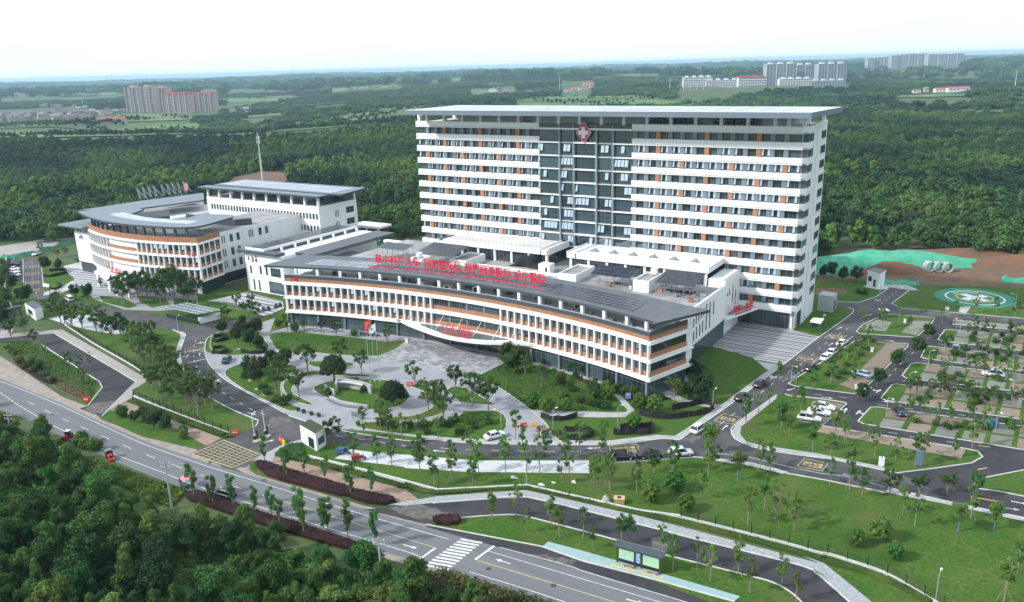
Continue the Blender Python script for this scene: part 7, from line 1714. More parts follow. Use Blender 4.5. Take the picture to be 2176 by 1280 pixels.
car(ZF(1435, 378), ZF(1500, 332), 'saloon', 'black', BK, 'black car on the tower road, the nearer of the two')
car(ZF(1602, 258), ZF(1665, 212), 'saloon', 'black', BK, 'black car on the tower road, the farther of the two')
car(ZF(350, 918), ZF(450, 912), 'suv', 'black', BK, 'black off-road car parked at the lawn edge, leftmost of three')
car(ZF(600, 905), ZF(700, 898), 'saloon', 'black', BK, 'dark car parked behind a young tree, middle of three')
car(ZF(880, 888), ZF(980, 878), 'suv', 'white', WH, 'white car parked at the lawn edge, rightmost of three')
car(ZG(335, 985), ZG(400, 942), 'saloon', 'black', BK, 'dark car first in the lay-by beside the striped forecourt')
car(ZG(462, 895), ZG(525, 850), 'saloon', 'white', WH, 'white car second in the lay-by beside the striped forecourt')
car(ZG(512, 852), ZG(575, 808), 'saloon', 'white', WH, 'white car third in the lay-by beside the striped forecourt')
car(ZG(598, 772), ZG(660, 728), 'saloon', 'white', WH, 'white car last in the lay-by beside the striped forecourt')
car(ZG(770, 1042), ZG(690, 1018), 'saloon', 'pale_blue', LB_, 'pale blue car on the brick parking bay', .12)
car(ZG(1562, 820), ZG(1570, 780), 'saloon', 'silver_blue', (.25, .30, .38), 'silver blue car nose out in the second parking island', .12)
car(ZG(1875, 1042), ZG(1780, 1030), 'suv', 'white', WH, 'white car half hidden by trees in the third parking island', .12)
car(ZH(318, 378), ZH(420, 395), 'suv', 'white', WH, 'white car nearest the lawn in the trio on brick bays', .12)
car(ZH(400, 325), ZH(490, 340), 'saloon', 'white', WH, 'white car in the middle of the trio on brick bays', .12)
car(ZH(440, 280), ZH(520, 295), 'saloon', 'white', WH, 'white car farthest from the lawn in the trio on brick bays', .12)
car(ZH(1078, 318), ZH(1100, 345), 'saloon', 'navy', (.012, .02, .04), 'dark blue car alone on the fifth parking island', .12)
car(ZC(465, 585), ZC(490, 545), 'saloon', 'blue', BL, 'dark blue car standing on the paving left of the crescent lawn')
car(ZM(760, 815), ZM(700, 775), 'van', 'white', WH, 'white people carrier on the ring road near the west court')
for i, (a, b) in enumerate(((170, 405), (160, 430), (160, 485), (165, 515), (170, 548))):
    car(ZM(a, b), ZM(a+80, b+8), 'saloon', 'white' if i > 1 else 'black', WH if i > 1 else BK, ('dark car parked farthest up in the western car park', 'dark car second in the western car park', 'white car third in the western car park', 'white car fourth in the western car park', 'white car nearest in the western car park')[i])
car(ZM(400, 320), ZM(330, 345), 'suv', 'white', WH, 'white car at the head of the western road by the green net')
car(ZD(440, 890), ZD(360, 865), 'suv', 'black', BK, 'dark car behind a street tree on the main road')
# motor tricycles
def trike(px, m, label, rz=.3):
    p = P(*px); e = empty('motor_tricycle', (*p, .06), label, 'tricycle', rz=rz)
    local('load_bed', MB().box(-1.3, .3, -.6, .6, .5, .56, m).box(-1.3, .3, -.62, -.56, .5, 1.0, m).box(-1.3, .3, .56, .62, .5, 1.0, m).box(-1.32, -1.26, -.6, .6, .5, 1.0, m).mesh('load_bed'), e)
    local('front', MB().box(.35, .95, -.22, .22, .45, .8, m).cyl((1.1, 0, .3), (.85, 0, 1.15), .05, .05, black, 6).cyl((.85, -.35, 1.12), (.85, .35, 1.12), .03, .03, black, 6).box(.3, .75, -.2, .2, .8, .92, black).mesh('front'), e)
    for x, y in ((-.8, -.55), (-.8, .55), (1.15, 0)): local('wheel', MB().cyl((0, -.06, 0), (0, .06, 0), .28, .28, tyre, 10).cyl((0, -.07, 0), (0, .07, 0), .1, .1, alu, 6).mesh('wheel'), e, (x, y, .28))
    local('cover', MB().prism([(-1.2, -.5), (.2, -.5), (.2, .5), (-1.2, .5)], .56, 1.25, m).mesh('cover'), e)
trike(ZD(1590, 480), mat('blue_sheet', (.05, .09, .25), .6), 'blue covered motor tricycle at the end of the pale court')
trike(ZD(1735, 540), mat('red_sheet', (.35, .05, .04), .6), 'red motor tricycle on the pale court', .9)
trike(ZF(405, 375), mat('blue_grey_sheet', (.14, .20, .32), .6), 'blue motor tricycle on the garden path', 2.0)
# farm tractor and loader on the road edge
def tractor(px, rz, label, name='tractor', loader=False):
    p = P(*px); e = empty(name, (*p, .04), label, 'tractor', rz=rz); m = redp; e.scale = (.72, .72, .78)
    local('bonnet', MB().box(.3, 1.9, -.35, .35, .75, 1.3, m).box(1.9, 1.95, -.3, .3, .8, 1.25, black).mesh('bonnet'), e)
    local('chassis', MB().box(-1.0, 1.8, -.28, .28, .5, .76, black).mesh('chassis'), e)
    local('cab', MB().box(-.9, .35, -.6, .6, .8, 1.0, m).box(-.8, .3, -.55, .55, 1.0, 2.05, carglass).mesh('cab'), e)
    local('cab_roof', MB().box(-.95, .45, -.66, .66, 2.05, 2.2, white if not loader else greyp).mesh('cab_roof'), e)
    for x, y, r in ((-.6, -.75, .72), (-.6, .75, .72), (1.4, -.6, .42), (1.4, .6, .42)): local('wheel', MB().cyl((0, -.17, 0), (0, .17, 0), r, r, tyre, 14).cyl((0, -.19, 0), (0, .19, 0), r*.5, r*.5, m, 10).mesh('wheel'), e, (x, y, r))
    if loader: local('loader_arm', MB().cyl((.2, .5, 1.2), (2.4, .5, .6), .07, .07, m, 5).cyl((.2, -.5, 1.2), (2.4, -.5, .6), .07, .07, m, 5).box(2.3, 2.9, -.8, .8, .1, .65, m).mesh('loader_arm'), e)
tractor(ZL(655, 330), -1.2, 'red tractor with white cab roof on the main road edge')
tractor(ZL(1060, 515), -.35, 'red loader with roll bar on the main road edge', 'loader', True)
# person and market umbrella
def person(px, label, shirt, trousers, rz=0.0, h=1.7):
    p = P(*px); e = empty('person', (*p, .05), label, 'person', rz=rz)
    s = h/1.75; V = [(0, 0, .95), (0, 0, 1.15), (0, 0, 1.4), (0, 0, 1.52), (0, 0, 1.62), (0, 0, 1.72), (.1, 0, .9), (.11, .05, .5), (.11, .0, .08), (.12, .14, .03), (-.1, 0, .9), (-.12, -.04, .5), (-.12, -.1, .08), (-.12, .06, .03), (.2, 0, 1.42), (.26, .03, 1.14), (.24, .14, .92), (-.2, 0, 1.42), (-.27, .0, 1.14), (-.25, .12, .92)]
    E_ = [(0, 1), (1, 2), (2, 3), (3, 4), (4, 5), (0, 6), (6, 7), (7, 8), (8, 9), (0, 10), (10, 11), (11, 12), (12, 13), (2, 14), (14, 15), (15, 16), (2, 17), (17, 18), (18, 19)]
    Rr = [.16, .15, .17, .06, .095, .085, .1, .075, .05, .04, .1, .075, .05, .04, .07, .05, .035, .07, .05, .035]
    me = bpy.data.meshes.new('body'); me.from_pydata([(a*s, b*s, c*s) for a, b, c in V], E_, []); o = bpy.data.objects.new('body', me); col.objects.link(o)
    md = o.modifiers.new('skin', 'SKIN'); sk = me.skin_vertices[0].data
    for i, r in enumerate(Rr): sk[i].radius = (r*s, r*s)
    sk[0].use_root = True; o.modifiers.new('sub', 'SUBSURF').levels = 1
    m2 = bpy.data.meshes.new_from_object(o.evaluated_get(bpy.context.evaluated_depsgraph_get())); bpy.data.objects.remove(o)
    skin = mat('skin', (.36, .22, .16), .6); hair = mat('hair', (.015, .013, .012), .6)
    for m in (trousers, shirt, skin, hair): m2.materials.append(m)
    for f in m2.polygons:
        z = f.center.z/s; f.material_index = 0 if z < .95 else (1 if z < 1.47 and abs(f.center.x) < .45 and not (z < 1.0 and abs(f.center.x) > .2) else (3 if z > 1.68 or (z > 1.58 and f.center.y < -.02) else 2)); f.use_smooth = True
    local('body', m2, e)
person(ZL(1745, 785), 'person in dark blue clothes standing on the main road edge', mat('navy_cloth', (.02, .03, .10), .9), mat('navy_cloth', (.02, .03, .10), .9), .6)
person(ZL(905, 385), 'person in dark blue clothes beside the roadside shrubs', mat('navy_cloth', (.02, .03, .10), .9), mat('dark_cloth', (.02, .02, .025), .9), 2.0)
pu = P(*ZL(1810, 790)); e = empty('sun_umbrella', (*pu, .05), 'pink sun umbrella over a roadside cart', 'umbrella'); mb = MB(); pk = mat('pink_cloth', (.62, .22, .25), .8)
ring = [(1.15*math.cos(a), 1.15*math.sin(a), 1.75) for a in np.linspace(0, 2*math.pi, 8, endpoint=False)]; mb.add(ring+[(0, 0, 2.2)], [(i, (i+1) % 8, 8) for i in range(8)], pk); local('canopy', mb.mesh('canopy'), e); local('pole', MB().cyl((0, 0, 0), (0, 0, 2.2), .025, .025, steel, 5).mesh('pole'), e)
e = empty('hand_cart', (pu[0]+.3, pu[1]-.6, .05), 'small dark cart under the pink umbrella', 'cart'); local('bed', MB().box(-.8, .6, -.4, .4, .4, .75, dgrey).mesh('bed'), e)
for x, y in ((-.5, -.45), (-.5, .45), (.5, 0)): local('wheel', MB().cyl((0, -.04, 0), (0, .04, 0), .25, .25, tyre, 10).mesh('wheel'), e, (x, y, .25))
# ================================================================== street furniture
def barrier(px, m, label, rz, m2=None, lying=False):
    p = P(*px); e = empty('water_barrier', (*p, .05), label, 'barrier', rz=rz)
    mb = MB(); mb.prism([(-.75, -.22), (.75, -.22), (.75, .22), (-.75, .22)], 0, .25, m); mb.add([(-.72, -.2, .25), (.72, -.2, .25), (.72, .2, .25), (-.72, .2, .25), (-.7, -.09, .95), (.7, -.09, .95), (.7, .09, .95), (-.7, .09, .95)], [(0, 1, 5, 4), (1, 2, 6, 5), (2, 3, 7, 6), (3, 0, 4, 7), (4, 5, 6, 7)], m)
    local('body', mb.mesh('body'), e); local('white_panel', MB().box(-.5, .5, -.17, -.16, .42, .66, white_paint).mesh('white_panel'), e)
    if m2: local('second_body', MB().box(.8, 2.1, -.12, .12, 0, .85, m2).box(.85, 2.05, -.2, .2, 0, .2, m2).mesh('second_body'), e)
barrier(ZD(545, 290), redp, 'red water barrier at the left kerb of the gate road', .6)
barrier(ZD(985, 360), redp, 'red barrier joined to a yellow one right of the gate island', -.35, yellowp)
barrier(ZE(305, 515), redp, 'red water barrier on the paving right of the domed tree', .5)
barrier(ZE(1335, 890), redp, 'red water barrier across the garden drive', .7)
barrier(ZE(1430, 882), yellowp, 'yellow water barrier across the garden drive', .7)
barrier(ZB(835, 878), redp, 'red barrier lying on the soil by the western lane mouth', .3)
# gate island with raised booms
gi_ = smooth_pts(on(ZD, [(710, 362), (740, 345), (860, 295), (890, 300), (860, 322), (750, 370)]), 2, True)
e = empty('gate_island', (*gi_[0], 0), 'yellow edged gate island with two raised white booms', 'gate')
MB().prism(gi_, .03, .22, yellow_paint, concrete).build('island', e)
for i, (b, t) in enumerate(((ZD(735, 345), (695, 150)), (ZD(838, 298), (812, 105)))):
    p = P(*b); MB().box(p[0]-.2, p[0]+.2, p[1]-.2, p[1]+.2, .2, 1.3, black).box(p[0]-.21, p[0]+.21, p[1]-.21, p[1]+.21, 1.1, 1.3, white).build('motor_box', e)
    MB().cyl((p[0], p[1], 1.0), (p[0]-.55, p[1]+.3, 5.3), .06, .05, white, 6).build('boom', e)
    p2 = P(*ZD(*((760, 335), (855, 292))[i])); MB().box(p2[0]-.15, p2[0]+.15, p2[1]-.1, p2[1]+.1, .2, 1.9, black).build('reader_post', e)
# gate booth with planted roof
q = GP([(641, 940), (674, 960), (694, 945), (662, 927)]); e = empty('gate_booth', (*q[0], 0), 'white gate booth with planted roof beside the gate road', 'booth')
MB().prism(q, .03, 3.4, white).build('wall', e)
MB().prism([(a+(q[0][0]+q[2][0]-2*a)/-2*.0, b) for a, b in q], 3.4, 3.75, white, mat('planted_roof', (.045, .055, .03), .95, var=.3, vscale=2)).build('roof', e)
a, b = q[0], q[1]; MB().obox((a[0]+.5*(b[0]-a[0]), a[1]+.5*(b[1]-a[1])), (a[0]+.85*(b[0]-a[0]), a[1]+.85*(b[1]-a[1])), .12, .2, 2.3, glass).build('door', e)
a, b = q[1], q[2]; MB().obox((a[0]+.2*(b[0]-a[0]), a[1]+.2*(b[1]-a[1])), (a[0]+.8*(b[0]-a[0]), a[1]+.8*(b[1]-a[1])), .12, 1.0, 2.4, glass).build('window', e)
# flags
def flag(px, m, label, fl, h=15.0, star=False):
    p = P(*px); e = empty('flagpole', (*p, .05), label, 'flagpole'); local('pole', MB().cyl((0, 0, 0), (0, 0, h), .07, .04, alu, 6).mesh('pole'), e); local('base', MB().cyl((0, 0, 0), (0, 0, .3), .25, .2, concrete, 8).mesh('base'), e)
    if fl:
        mb = MB(); n = 8; vs = []
        for i in range(n+1):
            x = -2.6*i/n*.78; dz = -1.15*(i/n)**1.2; y = .18*math.sin(i*1.3)
            vs += [(x, y, h-.3+dz), (x+.05, y+.03, h-2.1+dz)]
        mb.add(vs, [(2*i, 2*i+1, 2*i+3, 2*i+2) for i in range(n)], m); local('flag', mb.mesh('flag'), e)
        if star:
            for (u, w, r) in ((-.5, -.75, .3), (-.95, -.55, .1), (-1.1, -.8, .1), (-1.1, -1.05, .1), (-.95, -1.3, .1)):
                pts = [(r*(1 if k % 2 == 0 else .4)*math.cos(math.pi/2+k*math.pi/5), r*(1 if k % 2 == 0 else .4)*math.sin(math.pi/2+k*math.pi/5)) for k in range(10)]
                mb2 = MB(); yy0 = -.22; dz = -1.15*(abs(u)/2.03)**1.2
                mb2.add([(u+a, yy0, h-.3+dz+w+b) for a, b in pts]+[(u, yy0, h-.3+dz+w)], [(k, (k+1) % 10, 10) for k in range(10)], yellowp); local('star', mb2.mesh('star'), e)
        else: local('emblem', MB().cyl((-1.1, -.24, h-1.75), (-1.1, -.22, h-1.75), .3, .3, mat('blue_emblem', (.1, .2, .5), .7), 10).mesh('emblem'), e)
flag(ZC(1890, 775), mat('red_flag', (.62, .03, .02), .8), 'middle flagpole with the red flag', True, 15.5, True)
flag(ZC(1935, 780), mat('white_flag', (.75, .76, .78), .8), 'right flagpole with the white flag', True, 14.6)
flag(ZC(1845, 790), mat('white_flag', (.75, .76, .78), .8), 'bare left flagpole of the three', False, 15.0)
# sunken garden wall
e = empty('garden_wall', (*P(*ZC(1600, 900)), 0), 'curved grey stone wall with a framed opening in the entrance garden', 'wall')
wpts = smooth_pts(on(ZC, [(1410, 870), (1500, 915), (1520, 800)]), 3)
def wallseg(pts, z0, z1, w, m, name):
    mb = MB(); ribbon(mb, smooth_pts(on(ZC, pts), 4), w, z0, m, 0, False, z1-z0); mb.build(name, e)
wallseg([(1408, 862), (1450, 888), (1505, 915)], .05, 1.5, .35, concrete, 'wall_panel'); wallseg([(1520, 880), (1540, 835), (1640, 838), (1790, 868), (1860, 900)], .05, 2.2, .45, concrete, 'wall_panel')
wallseg([(1530, 850), (1640, 850), (1780, 878)], 1.6, 1.9, .6, kerbm, 'lintel'); wallseg([(1460, 935), (1560, 985), (1700, 1010), (1820, 1030)], .05, .55, .7, concrete, 'seat_wall'); wallseg([(1430, 950), (1550, 1005), (1700, 1030), (1830, 1045)], .05, .3, .6, pavedark, 'step')
# bus shelter
p0, p1 = P(*ZJ(312, 850)), P(*ZJ(708, 962)); an = math.atan2(p1[1]-p0[1], p1[0]-p0[0]); Ls = math.hypot(p1[0]-p0[0], p1[1]-p0[1])
e = empty('bus_shelter', (*p0, .11), 'bus shelter with dark roof and backlit green maps on the teal footway', 'bus shelter', rz=an)
mapm = mat('route_map_print', (.25, .52, .45), .3, vscale=1.1, col2=(.45, .62, .35), contrast=(.3, .7), detail=8); bluem = mat('timetable_print', (.10, .30, .55), .3, vscale=2, col2=(.4, .55, .7), contrast=(.45, .7))
local('roof', MB().box(-.5, Ls+.4, -.5, 1.1, 2.75, 2.95, dgrey).box(-.5, Ls+.4, 1.05, 1.15, 2.65, 3.0, greyp).mesh('roof'), e)
for x in (0, Ls*.41, Ls*.57, Ls): local('post', MB().box(x-.09, x+.09, -.09, .09, 0, 2.8, mat('maroon_post', (.08, .03, .03), .5)).mesh('post'), e)
for x0, x1, mm in ((.25, Ls*.39, mapm), (Ls*.44, Ls*.54, bluem), (Ls*.6, Ls-.2, mapm)):
    local('map_panel', MB().box(x0, x1, -.05, .02, .75, 2.4, mm).box(x0-.05, x1+.05, -.03, .0, .68, 2.47, black).mesh('map_panel'), e); local('panel_base', MB().box(x0, x1, -.04, .04, .25, .66, black).mesh('panel_base'), e)
for x in (1.2, Ls*.72): local('bench', MB().box(x, x+1.6, -.75, -.4, .4, .46, steel).box(x+.1, x+.16, -.7, -.45, 0, .4, steel).box(x+1.44, x+1.5, -.7, -.45, 0, .4, steel).mesh('bench'), e)
# glass ramp shelter
qa = on(ZC, [(-130, 60), (190, 130), (400, 90), (60, 20)], 3.2); e = empty('ramp_shelter', (*qa[0], 0), 'glass roofed shelter over the garage ramp', 'shelter')
MB().prism(qa, 3.15, 3.3, MATS['canopy_glass'], None, True).build('glass_roof', e)
rb_ = MB()
for k in range(13):
    t = k/12; a = lp(qa[0], qa[1], t); b = lp(qa[3], qa[2], t); rb_.cyl((*a, 3.32), (*b, 3.32), .05, .05, alu, 4); MB().cyl((*a, .05), (*a, 3.15), .06, .06, dgrey, 5).build('post', e)
    MB().cyl((*b, .05), (*b, 3.15), .06, .06, dgrey, 5).build('post', e)
for k in range(4): a, b = lp(qa[0], qa[3], k/3), lp(qa[1], qa[2], k/3); rb_.cyl((*a, 3.33), (*b, 3.33), .05, .05, alu, 4)
rb_.build('glazing_bars', e)
qb = on(ZC, [(190, 205), (400, 160), (400, 175), (210, 222)]); MB().prism(qb, .04, 1.6, white).build('ramp_wall', e); MB().obox(qa[0], qa[1], .1, .05, 1.1, glass).build('side_glass', e)
# fences
def fence(pts, label, h=1.35, wall=.35, stepm=2.6, base=kerbm):
    q = smooth_pts(pts, 4); e = empty('iron_fence', (*q[0], 0), label, 'fence')
    mb = MB(); ribbon(mb, q, .3, .02, base, 0, False, wall); mb.build('base_wall', e)
    cum = [0]
    for a, b in zip(q, q[1:]): cum.append(cum[-1]+math.hypot(b[0]-a[0], b[1]-a[1]))
    def at(s):
        for i in range(len(q)-1):
            if cum[i+1] >= s: t = (s-cum[i])/(cum[i+1]-cum[i] or 1); return lp(q[i], q[i+1], t)
        return q[-1]
    n = int(cum[-1]/stepm); pm_ = MB().box(-.06, .06, -.06, .06, 0, h+.1, black).mesh('post')
    for k in range(n+1): put('post', pm_, e, (*at(cum[-1]*k/n), wall))
    pk_ = MB()
    for k in range(int(cum[-1]/.32)): a = at(k*.32); pk_.box(a[0]-.012, a[0]+.012, a[1]-.012, a[1]+.012, wall+.1, wall+h, black)
    tag(pk_.build('pickets', e), kind='stuff')
    rl_ = MB()
    for z in (wall+.15, wall+h-.12):
        for a, b in zip(q, q[1:]): rl_.cyl((*a, z), (*b, z), .025, .025, black, 4, False)
    rl_.build('rail', e)
fence(on(ZB, [(625, 140), (900, 320), (1300, 550), (1390, 640)]), 'black iron fence along the western lane footpath')
fence(on(ZB, [(1290, 830), (1600, 960), (1900, 1075), (2176, 1180)])+on(ZD, [(480, 275)]), 'black iron fence left of the gate above the hedge')
fence(on(ZJ, [(900, 440), (1200, 512), (1530, 595), (1900, 690), (2176, 770)])+on(ZK, [(350, 850), (530, 905), (860, 1020), (1150, 1180), (1400, 1330)]), 'black iron fence on a low wall along the long front lawn')
mb = MB(); ribbon(mb, on(ZD, [(1230, 507), (1700, 625), (2176, 752)])+on(ZI, [(300, 277), (1110, 237), (2133, 467)])+on(ZJ, [(900, 440)]), .4, .02, kerbm, 0, False, .5)
tag(mb.build('low_wall'), 'low pale stone wall between the hedge and the pale court', 'wall')
mb = MB(); ribbon(mb, on(ZM, [(75, 350), (62, 600), (58, 740), (160, 975)]), .35, .02, concrete, 0, False, 1.3); tag(mb.build('boundary_wall'), 'grey boundary wall at the left edge of the western car park', 'wall')
# black shade nets round planting work
def net(f, pts, h, label):
    q = smooth_pts(on(f, pts), 4); e = empty('shade_net', (*q[0], 0), label, 'net'); mb = MB(); n = len(q); vs = []
    for i, (a, b) in enumerate(q): s = .12*math.sin(i*1.9); vs += [(a, b, .03), (a+s, b-s, h*(.92+.1*math.sin(i*1.3)))]
    mb.add(vs, [(2*i, 2*i+2, 2*i+3, 2*i+1) for i in range(n-1)], netblack); mb.build('net', e)
    for a, b in q[::4]: MB().cyl((a, b, 0), (a, b, h+.1), .03, .03, pole, 4).build('stake', e)
net(ZF, [(500, 520), (620, 550), (800, 560), (950, 540), (1080, 520), (1180, 470), (1100, 425), (950, 450), (800, 480)], 1.5, 'long black net round planting work at the tower road')
net(ZF, [(270, 700), (330, 705), (450, 700), (620, 690), (620, 640), (450, 650), (330, 655)], 1.5, 'black net round a bush on the lawn by the ring road')
net(ZE, [(1650, 960), (1750, 1000), (1900, 995), (1975, 960), (1900, 930), (1700, 930)], 1.3, 'black net round planting on the lawn right of the garden drive')
net(ZE, [(1490, 800), (1600, 830), (1700, 830), (1810, 800), (1820, 770)], 1.3, 'black net under two bushes right of the garden drive')
net(ZC, [(320, 395), (380, 400), (480, 370), (420, 345), (340, 360)], 1.2, 'small black net, upper one in the ring road bend')
net(ZC, [(320, 510), (400, 515), (480, 495), (420, 460), (330, 470)], 1.2, 'small black net, lower one in the ring road bend')
net(ZC, [(600, 500), (700, 515), (800, 510), (850, 480), (740, 460)], 1.2, 'black net round shrubs right of the dark blue car')
net(ZM, [(470, 560), (560, 560), (720, 520), (700, 490), (540, 500)], 1.2, 'black net on the west lawn')
net(ZM, [(540, 690), (600, 700), (680, 660), (620, 640)], 1.0, 'small black net on the tip of the west lawn')
# green debris nets and earth
def gnet(name, pts, label, h0, h1):
    q = smooth_pts(GP(pts), 4); mb = MB(); n = len(q); vs = []
    for i, (a, b) in enumerate(q): vs += [(a, b, h0), (a-.4, b+.8, h1*(.85+.25*math.sin(i*1.7)))]
    mb.add(vs, [(2*i, 2*i+2, 2*i+3, 2*i+1) for i in range(n-1)], netgreen); tag(mb.build(name), label, 'net')
gnet('debris_net', [(772, 478), (800, 482), (830, 490), (860, 496), (890, 500)], 'green debris net behind the white block, left of the tower', .05, 4.5)
gnet('debris_net', [(0, 552), (40, 548), (90, 536), (130, 524), (165, 515)], 'teal debris net along the road behind the western car park', .05, 1.8)
gnet('debris_net', [(1878, 606), (1915, 607), (1954, 608)], 'green debris net fence beside the white hut', .05, 1.8)
gnet('debris_net', [(2130, 600), (2176, 604), (2300, 615)], 'green debris net fence near the right edge', .05, 2.0)
def mound(name, px, rx, ry, h, m, label, cat, seed=0, rz=0.0):
    p = P(*px); mb = MB(); n, k = 18, 6; rs = random.Random(seed); vs = [(p[0], p[1], h)]; fs = []
    for j in range(1, k+1):
        for i in range(n):
            a = 2*math.pi*i/n; t = j/k; w = 1+.18*math.sin(3*a+seed)+.1*rs.random(); x, y = rx*t*w*math.cos(a), ry*t*w*math.sin(a)
            vs.append((p[0]+x*math.cos(rz)-y*math.sin(rz), p[1]+x*math.sin(rz)+y*math.cos(rz), max(-.05, h*(1-t*t)*(.85+.3*rs.random())-.02)))
    fs = [(0, 1+i, 1+(i+1) % n) for i in range(n)]+[(1+(j-1)*n+i, 1+j*n+i, 1+j*n+(i+1) % n, 1+(j-1)*n+(i+1) % n) for j in range(1, k) for i in range(n)]
    mb.add(vs, fs, m); return tag(mb.build(name, None, True), label, cat)
mound('covered_mound', (1775, 572), 14, 7, 4.2, netgreen, 'earth mound under green net right behind the tower', 'mound', 1, .5)
mound('covered_mound', (1880, 564), 32, 8, 5.0, netgreen, 'long earth mound under green net left of the concrete pipes', 'mound', 2, .5)
mound('soil_mound', (1895, 578), 11, 5, 3.4, soil, 'brown soil heap in front of the green netted mound', 'mound', 3, .5)
mound('soil_mound', (2080, 546), 48, 7, 3.2, soil, 'long red soil bank at the foot of the right hand woods', 'mound', 5, .55)
mound('soil_mound', (2260, 560), 40, 8, 3.6, soil, 'red soil bank at the right edge', 'mound', 6, .55)
mound('rubble_heap', (1915, 612), 5, 1.6, .9, mat('white_rubble', (.6, .6, .6), .9, vscale=3, col2=(.2, .2, .2)), 'heap of white rubble bags on the road beside the hut', 'rubble', 4)
for i, (a, b) in enumerate(((1335, 145), (1410, 150), (1485, 155))):
    p = P(*ZG(a, b)); e = empty('concrete_pipe', (*p, 0), 'large upright concrete pipe ring, %s from left at the earthworks' % ORD[i], 'pipe', 'concrete pipes at the earthworks')
    dv = Vector((CF[0], CF[1], 0)).normalized(); mb = MB(); n = 20; vs = []
    for s, rr in ((-1.2, 1.7), (1.2, 1.7), (1.2, 1.4), (-1.2, 1.4)):
        for k in range(n): a_ = 2*math.pi*k/n; vs.append((dv.x*s-dv.y*rr*math.cos(a_), dv.y*s+dv.x*rr*math.cos(a_), 1.7+rr*math.sin(a_)))
    fs = [(j*n+k, j*n+(k+1) % n, ((j+1) % 4)*n+(k+1) % n, ((j+1) % 4)*n+k) for j in range(4) for k in range(n)]; mb.add(vs, fs, concrete); local('pipe_ring', mb.mesh('pipe_ring'), e)
# small buildings right of the tower
q = on(ZG, [(805, 265), (905, 295), (955, 265), (860, 240)]); e = empty('white_hut', (*q[0], 0), 'small white flat-roofed hut beside the helipad road', 'hut')
MB().prism(q, .02, 4.3, white).build('wall', e); c = (sum(a[0] for a in q)/4, sum(a[1] for a in q)/4); MB().prism([(c[0]+(a-c[0])*1.06, c[1]+(b-c[1])*1.06) for a, b in q], 4.3, 4.9, white, dgrey).build('roof', e)
a, b = q[0], q[1]; MB().obox(lp(a, b, .1), lp(a, b, .38), .12, 1.6, 3.2, glass).build('window', e); MB().obox(lp(a, b, .55), lp(a, b, .75), .12, .05, 2.6, dgrey).build('door', e)
MB().prism(on(ZG, [(780, 280), (905, 305), (990, 300), (1010, 275), (900, 240)]), .03, .15, concretew).build('apron', e)
q = on(ZG, [(385, 480), (510, 500), (548, 465), (420, 445)]); e = empty('plant_house', (*q[0], 0), 'windowless pale grey plant house right of the tower', 'plant house')
MB().prism(q, .02, 4.6, mat('grey_render', (.36, .38, .39), .8, var=.08, vscale=.4), None).build('wall', e); a, b = q[1], q[2]; MB().obox(lp(a, b, .3), lp(a, b, .7), .12, .3, 3.0, dgrey).build('louvre', e); MB().prism(q, 4.6, 4.75, concrete).build('roof_edge', e)
q = on(ZG, [(318, 655), (410, 672), (438, 630), (345, 620)]); e = empty('glass_kiosk', (*q[0], 0), 'glass kiosk with white roof at the forecourt corner', 'kiosk')
for a in q: MB().box(a[0]-.06, a[0]+.06, a[1]-.06, a[1]+.06, .05, 2.5, dgrey).build('post', e)
MB().prism(q, 2.5, 2.7, white, None, True).build('roof', e)
for k in (1, 2): MB().obox(q[k], q[(k+1) % 4], .05, .3, 2.2, mat('green_glass', (.05, .12, .12), .1)).build('glass_side', e)
p = P(*ZG(945, 545)); e = empty('shelter_kiosk', (*p, 0), 'dark kiosk with white roof at the parking corner', 'kiosk', rz=.5); local('wall', MB().box(-.9, .9, -.7, .7, .1, 2.3, dgrey).box(-.7, .7, -.72, -.7, 1.1, 2.0, glass).mesh('wall'), e); local('roof', MB().box(-1.2, 1.2, -1, 1, 2.3, 2.5, white).mesh('roof'), e)
# teal covered object in parking
p = P(*ZH(1850, 430)); mb = MB(); vs = []; teal = mat('teal_sheet', (.05, .19, .23), .7, var=.2, vscale=2)
for j, (w, z) in enumerate(((1.0, 0), (1.05, .9), (.8, 1.5), (.4, 1.7))):
    for k in range(8): a = 2*math.pi*k/8+.4; vs.append((p[0]+w*1.5*math.cos(a)*(1+.08*math.sin(5*a)), p[1]+w*.85*math.sin(a), .1+z+.06*math.sin(k*2.2)))
mb.add(vs, [(j*8+k, j*8+(k+1) % 8, (j+1)*8+(k+1) % 8, (j+1)*8+k) for j in range(3) for k in range(8)]+[tuple(range(24, 32))], teal); tag(mb.build('covered_vehicle'), 'vehicle under a teal sheet in the fifth parking island', 'covered vehicle')
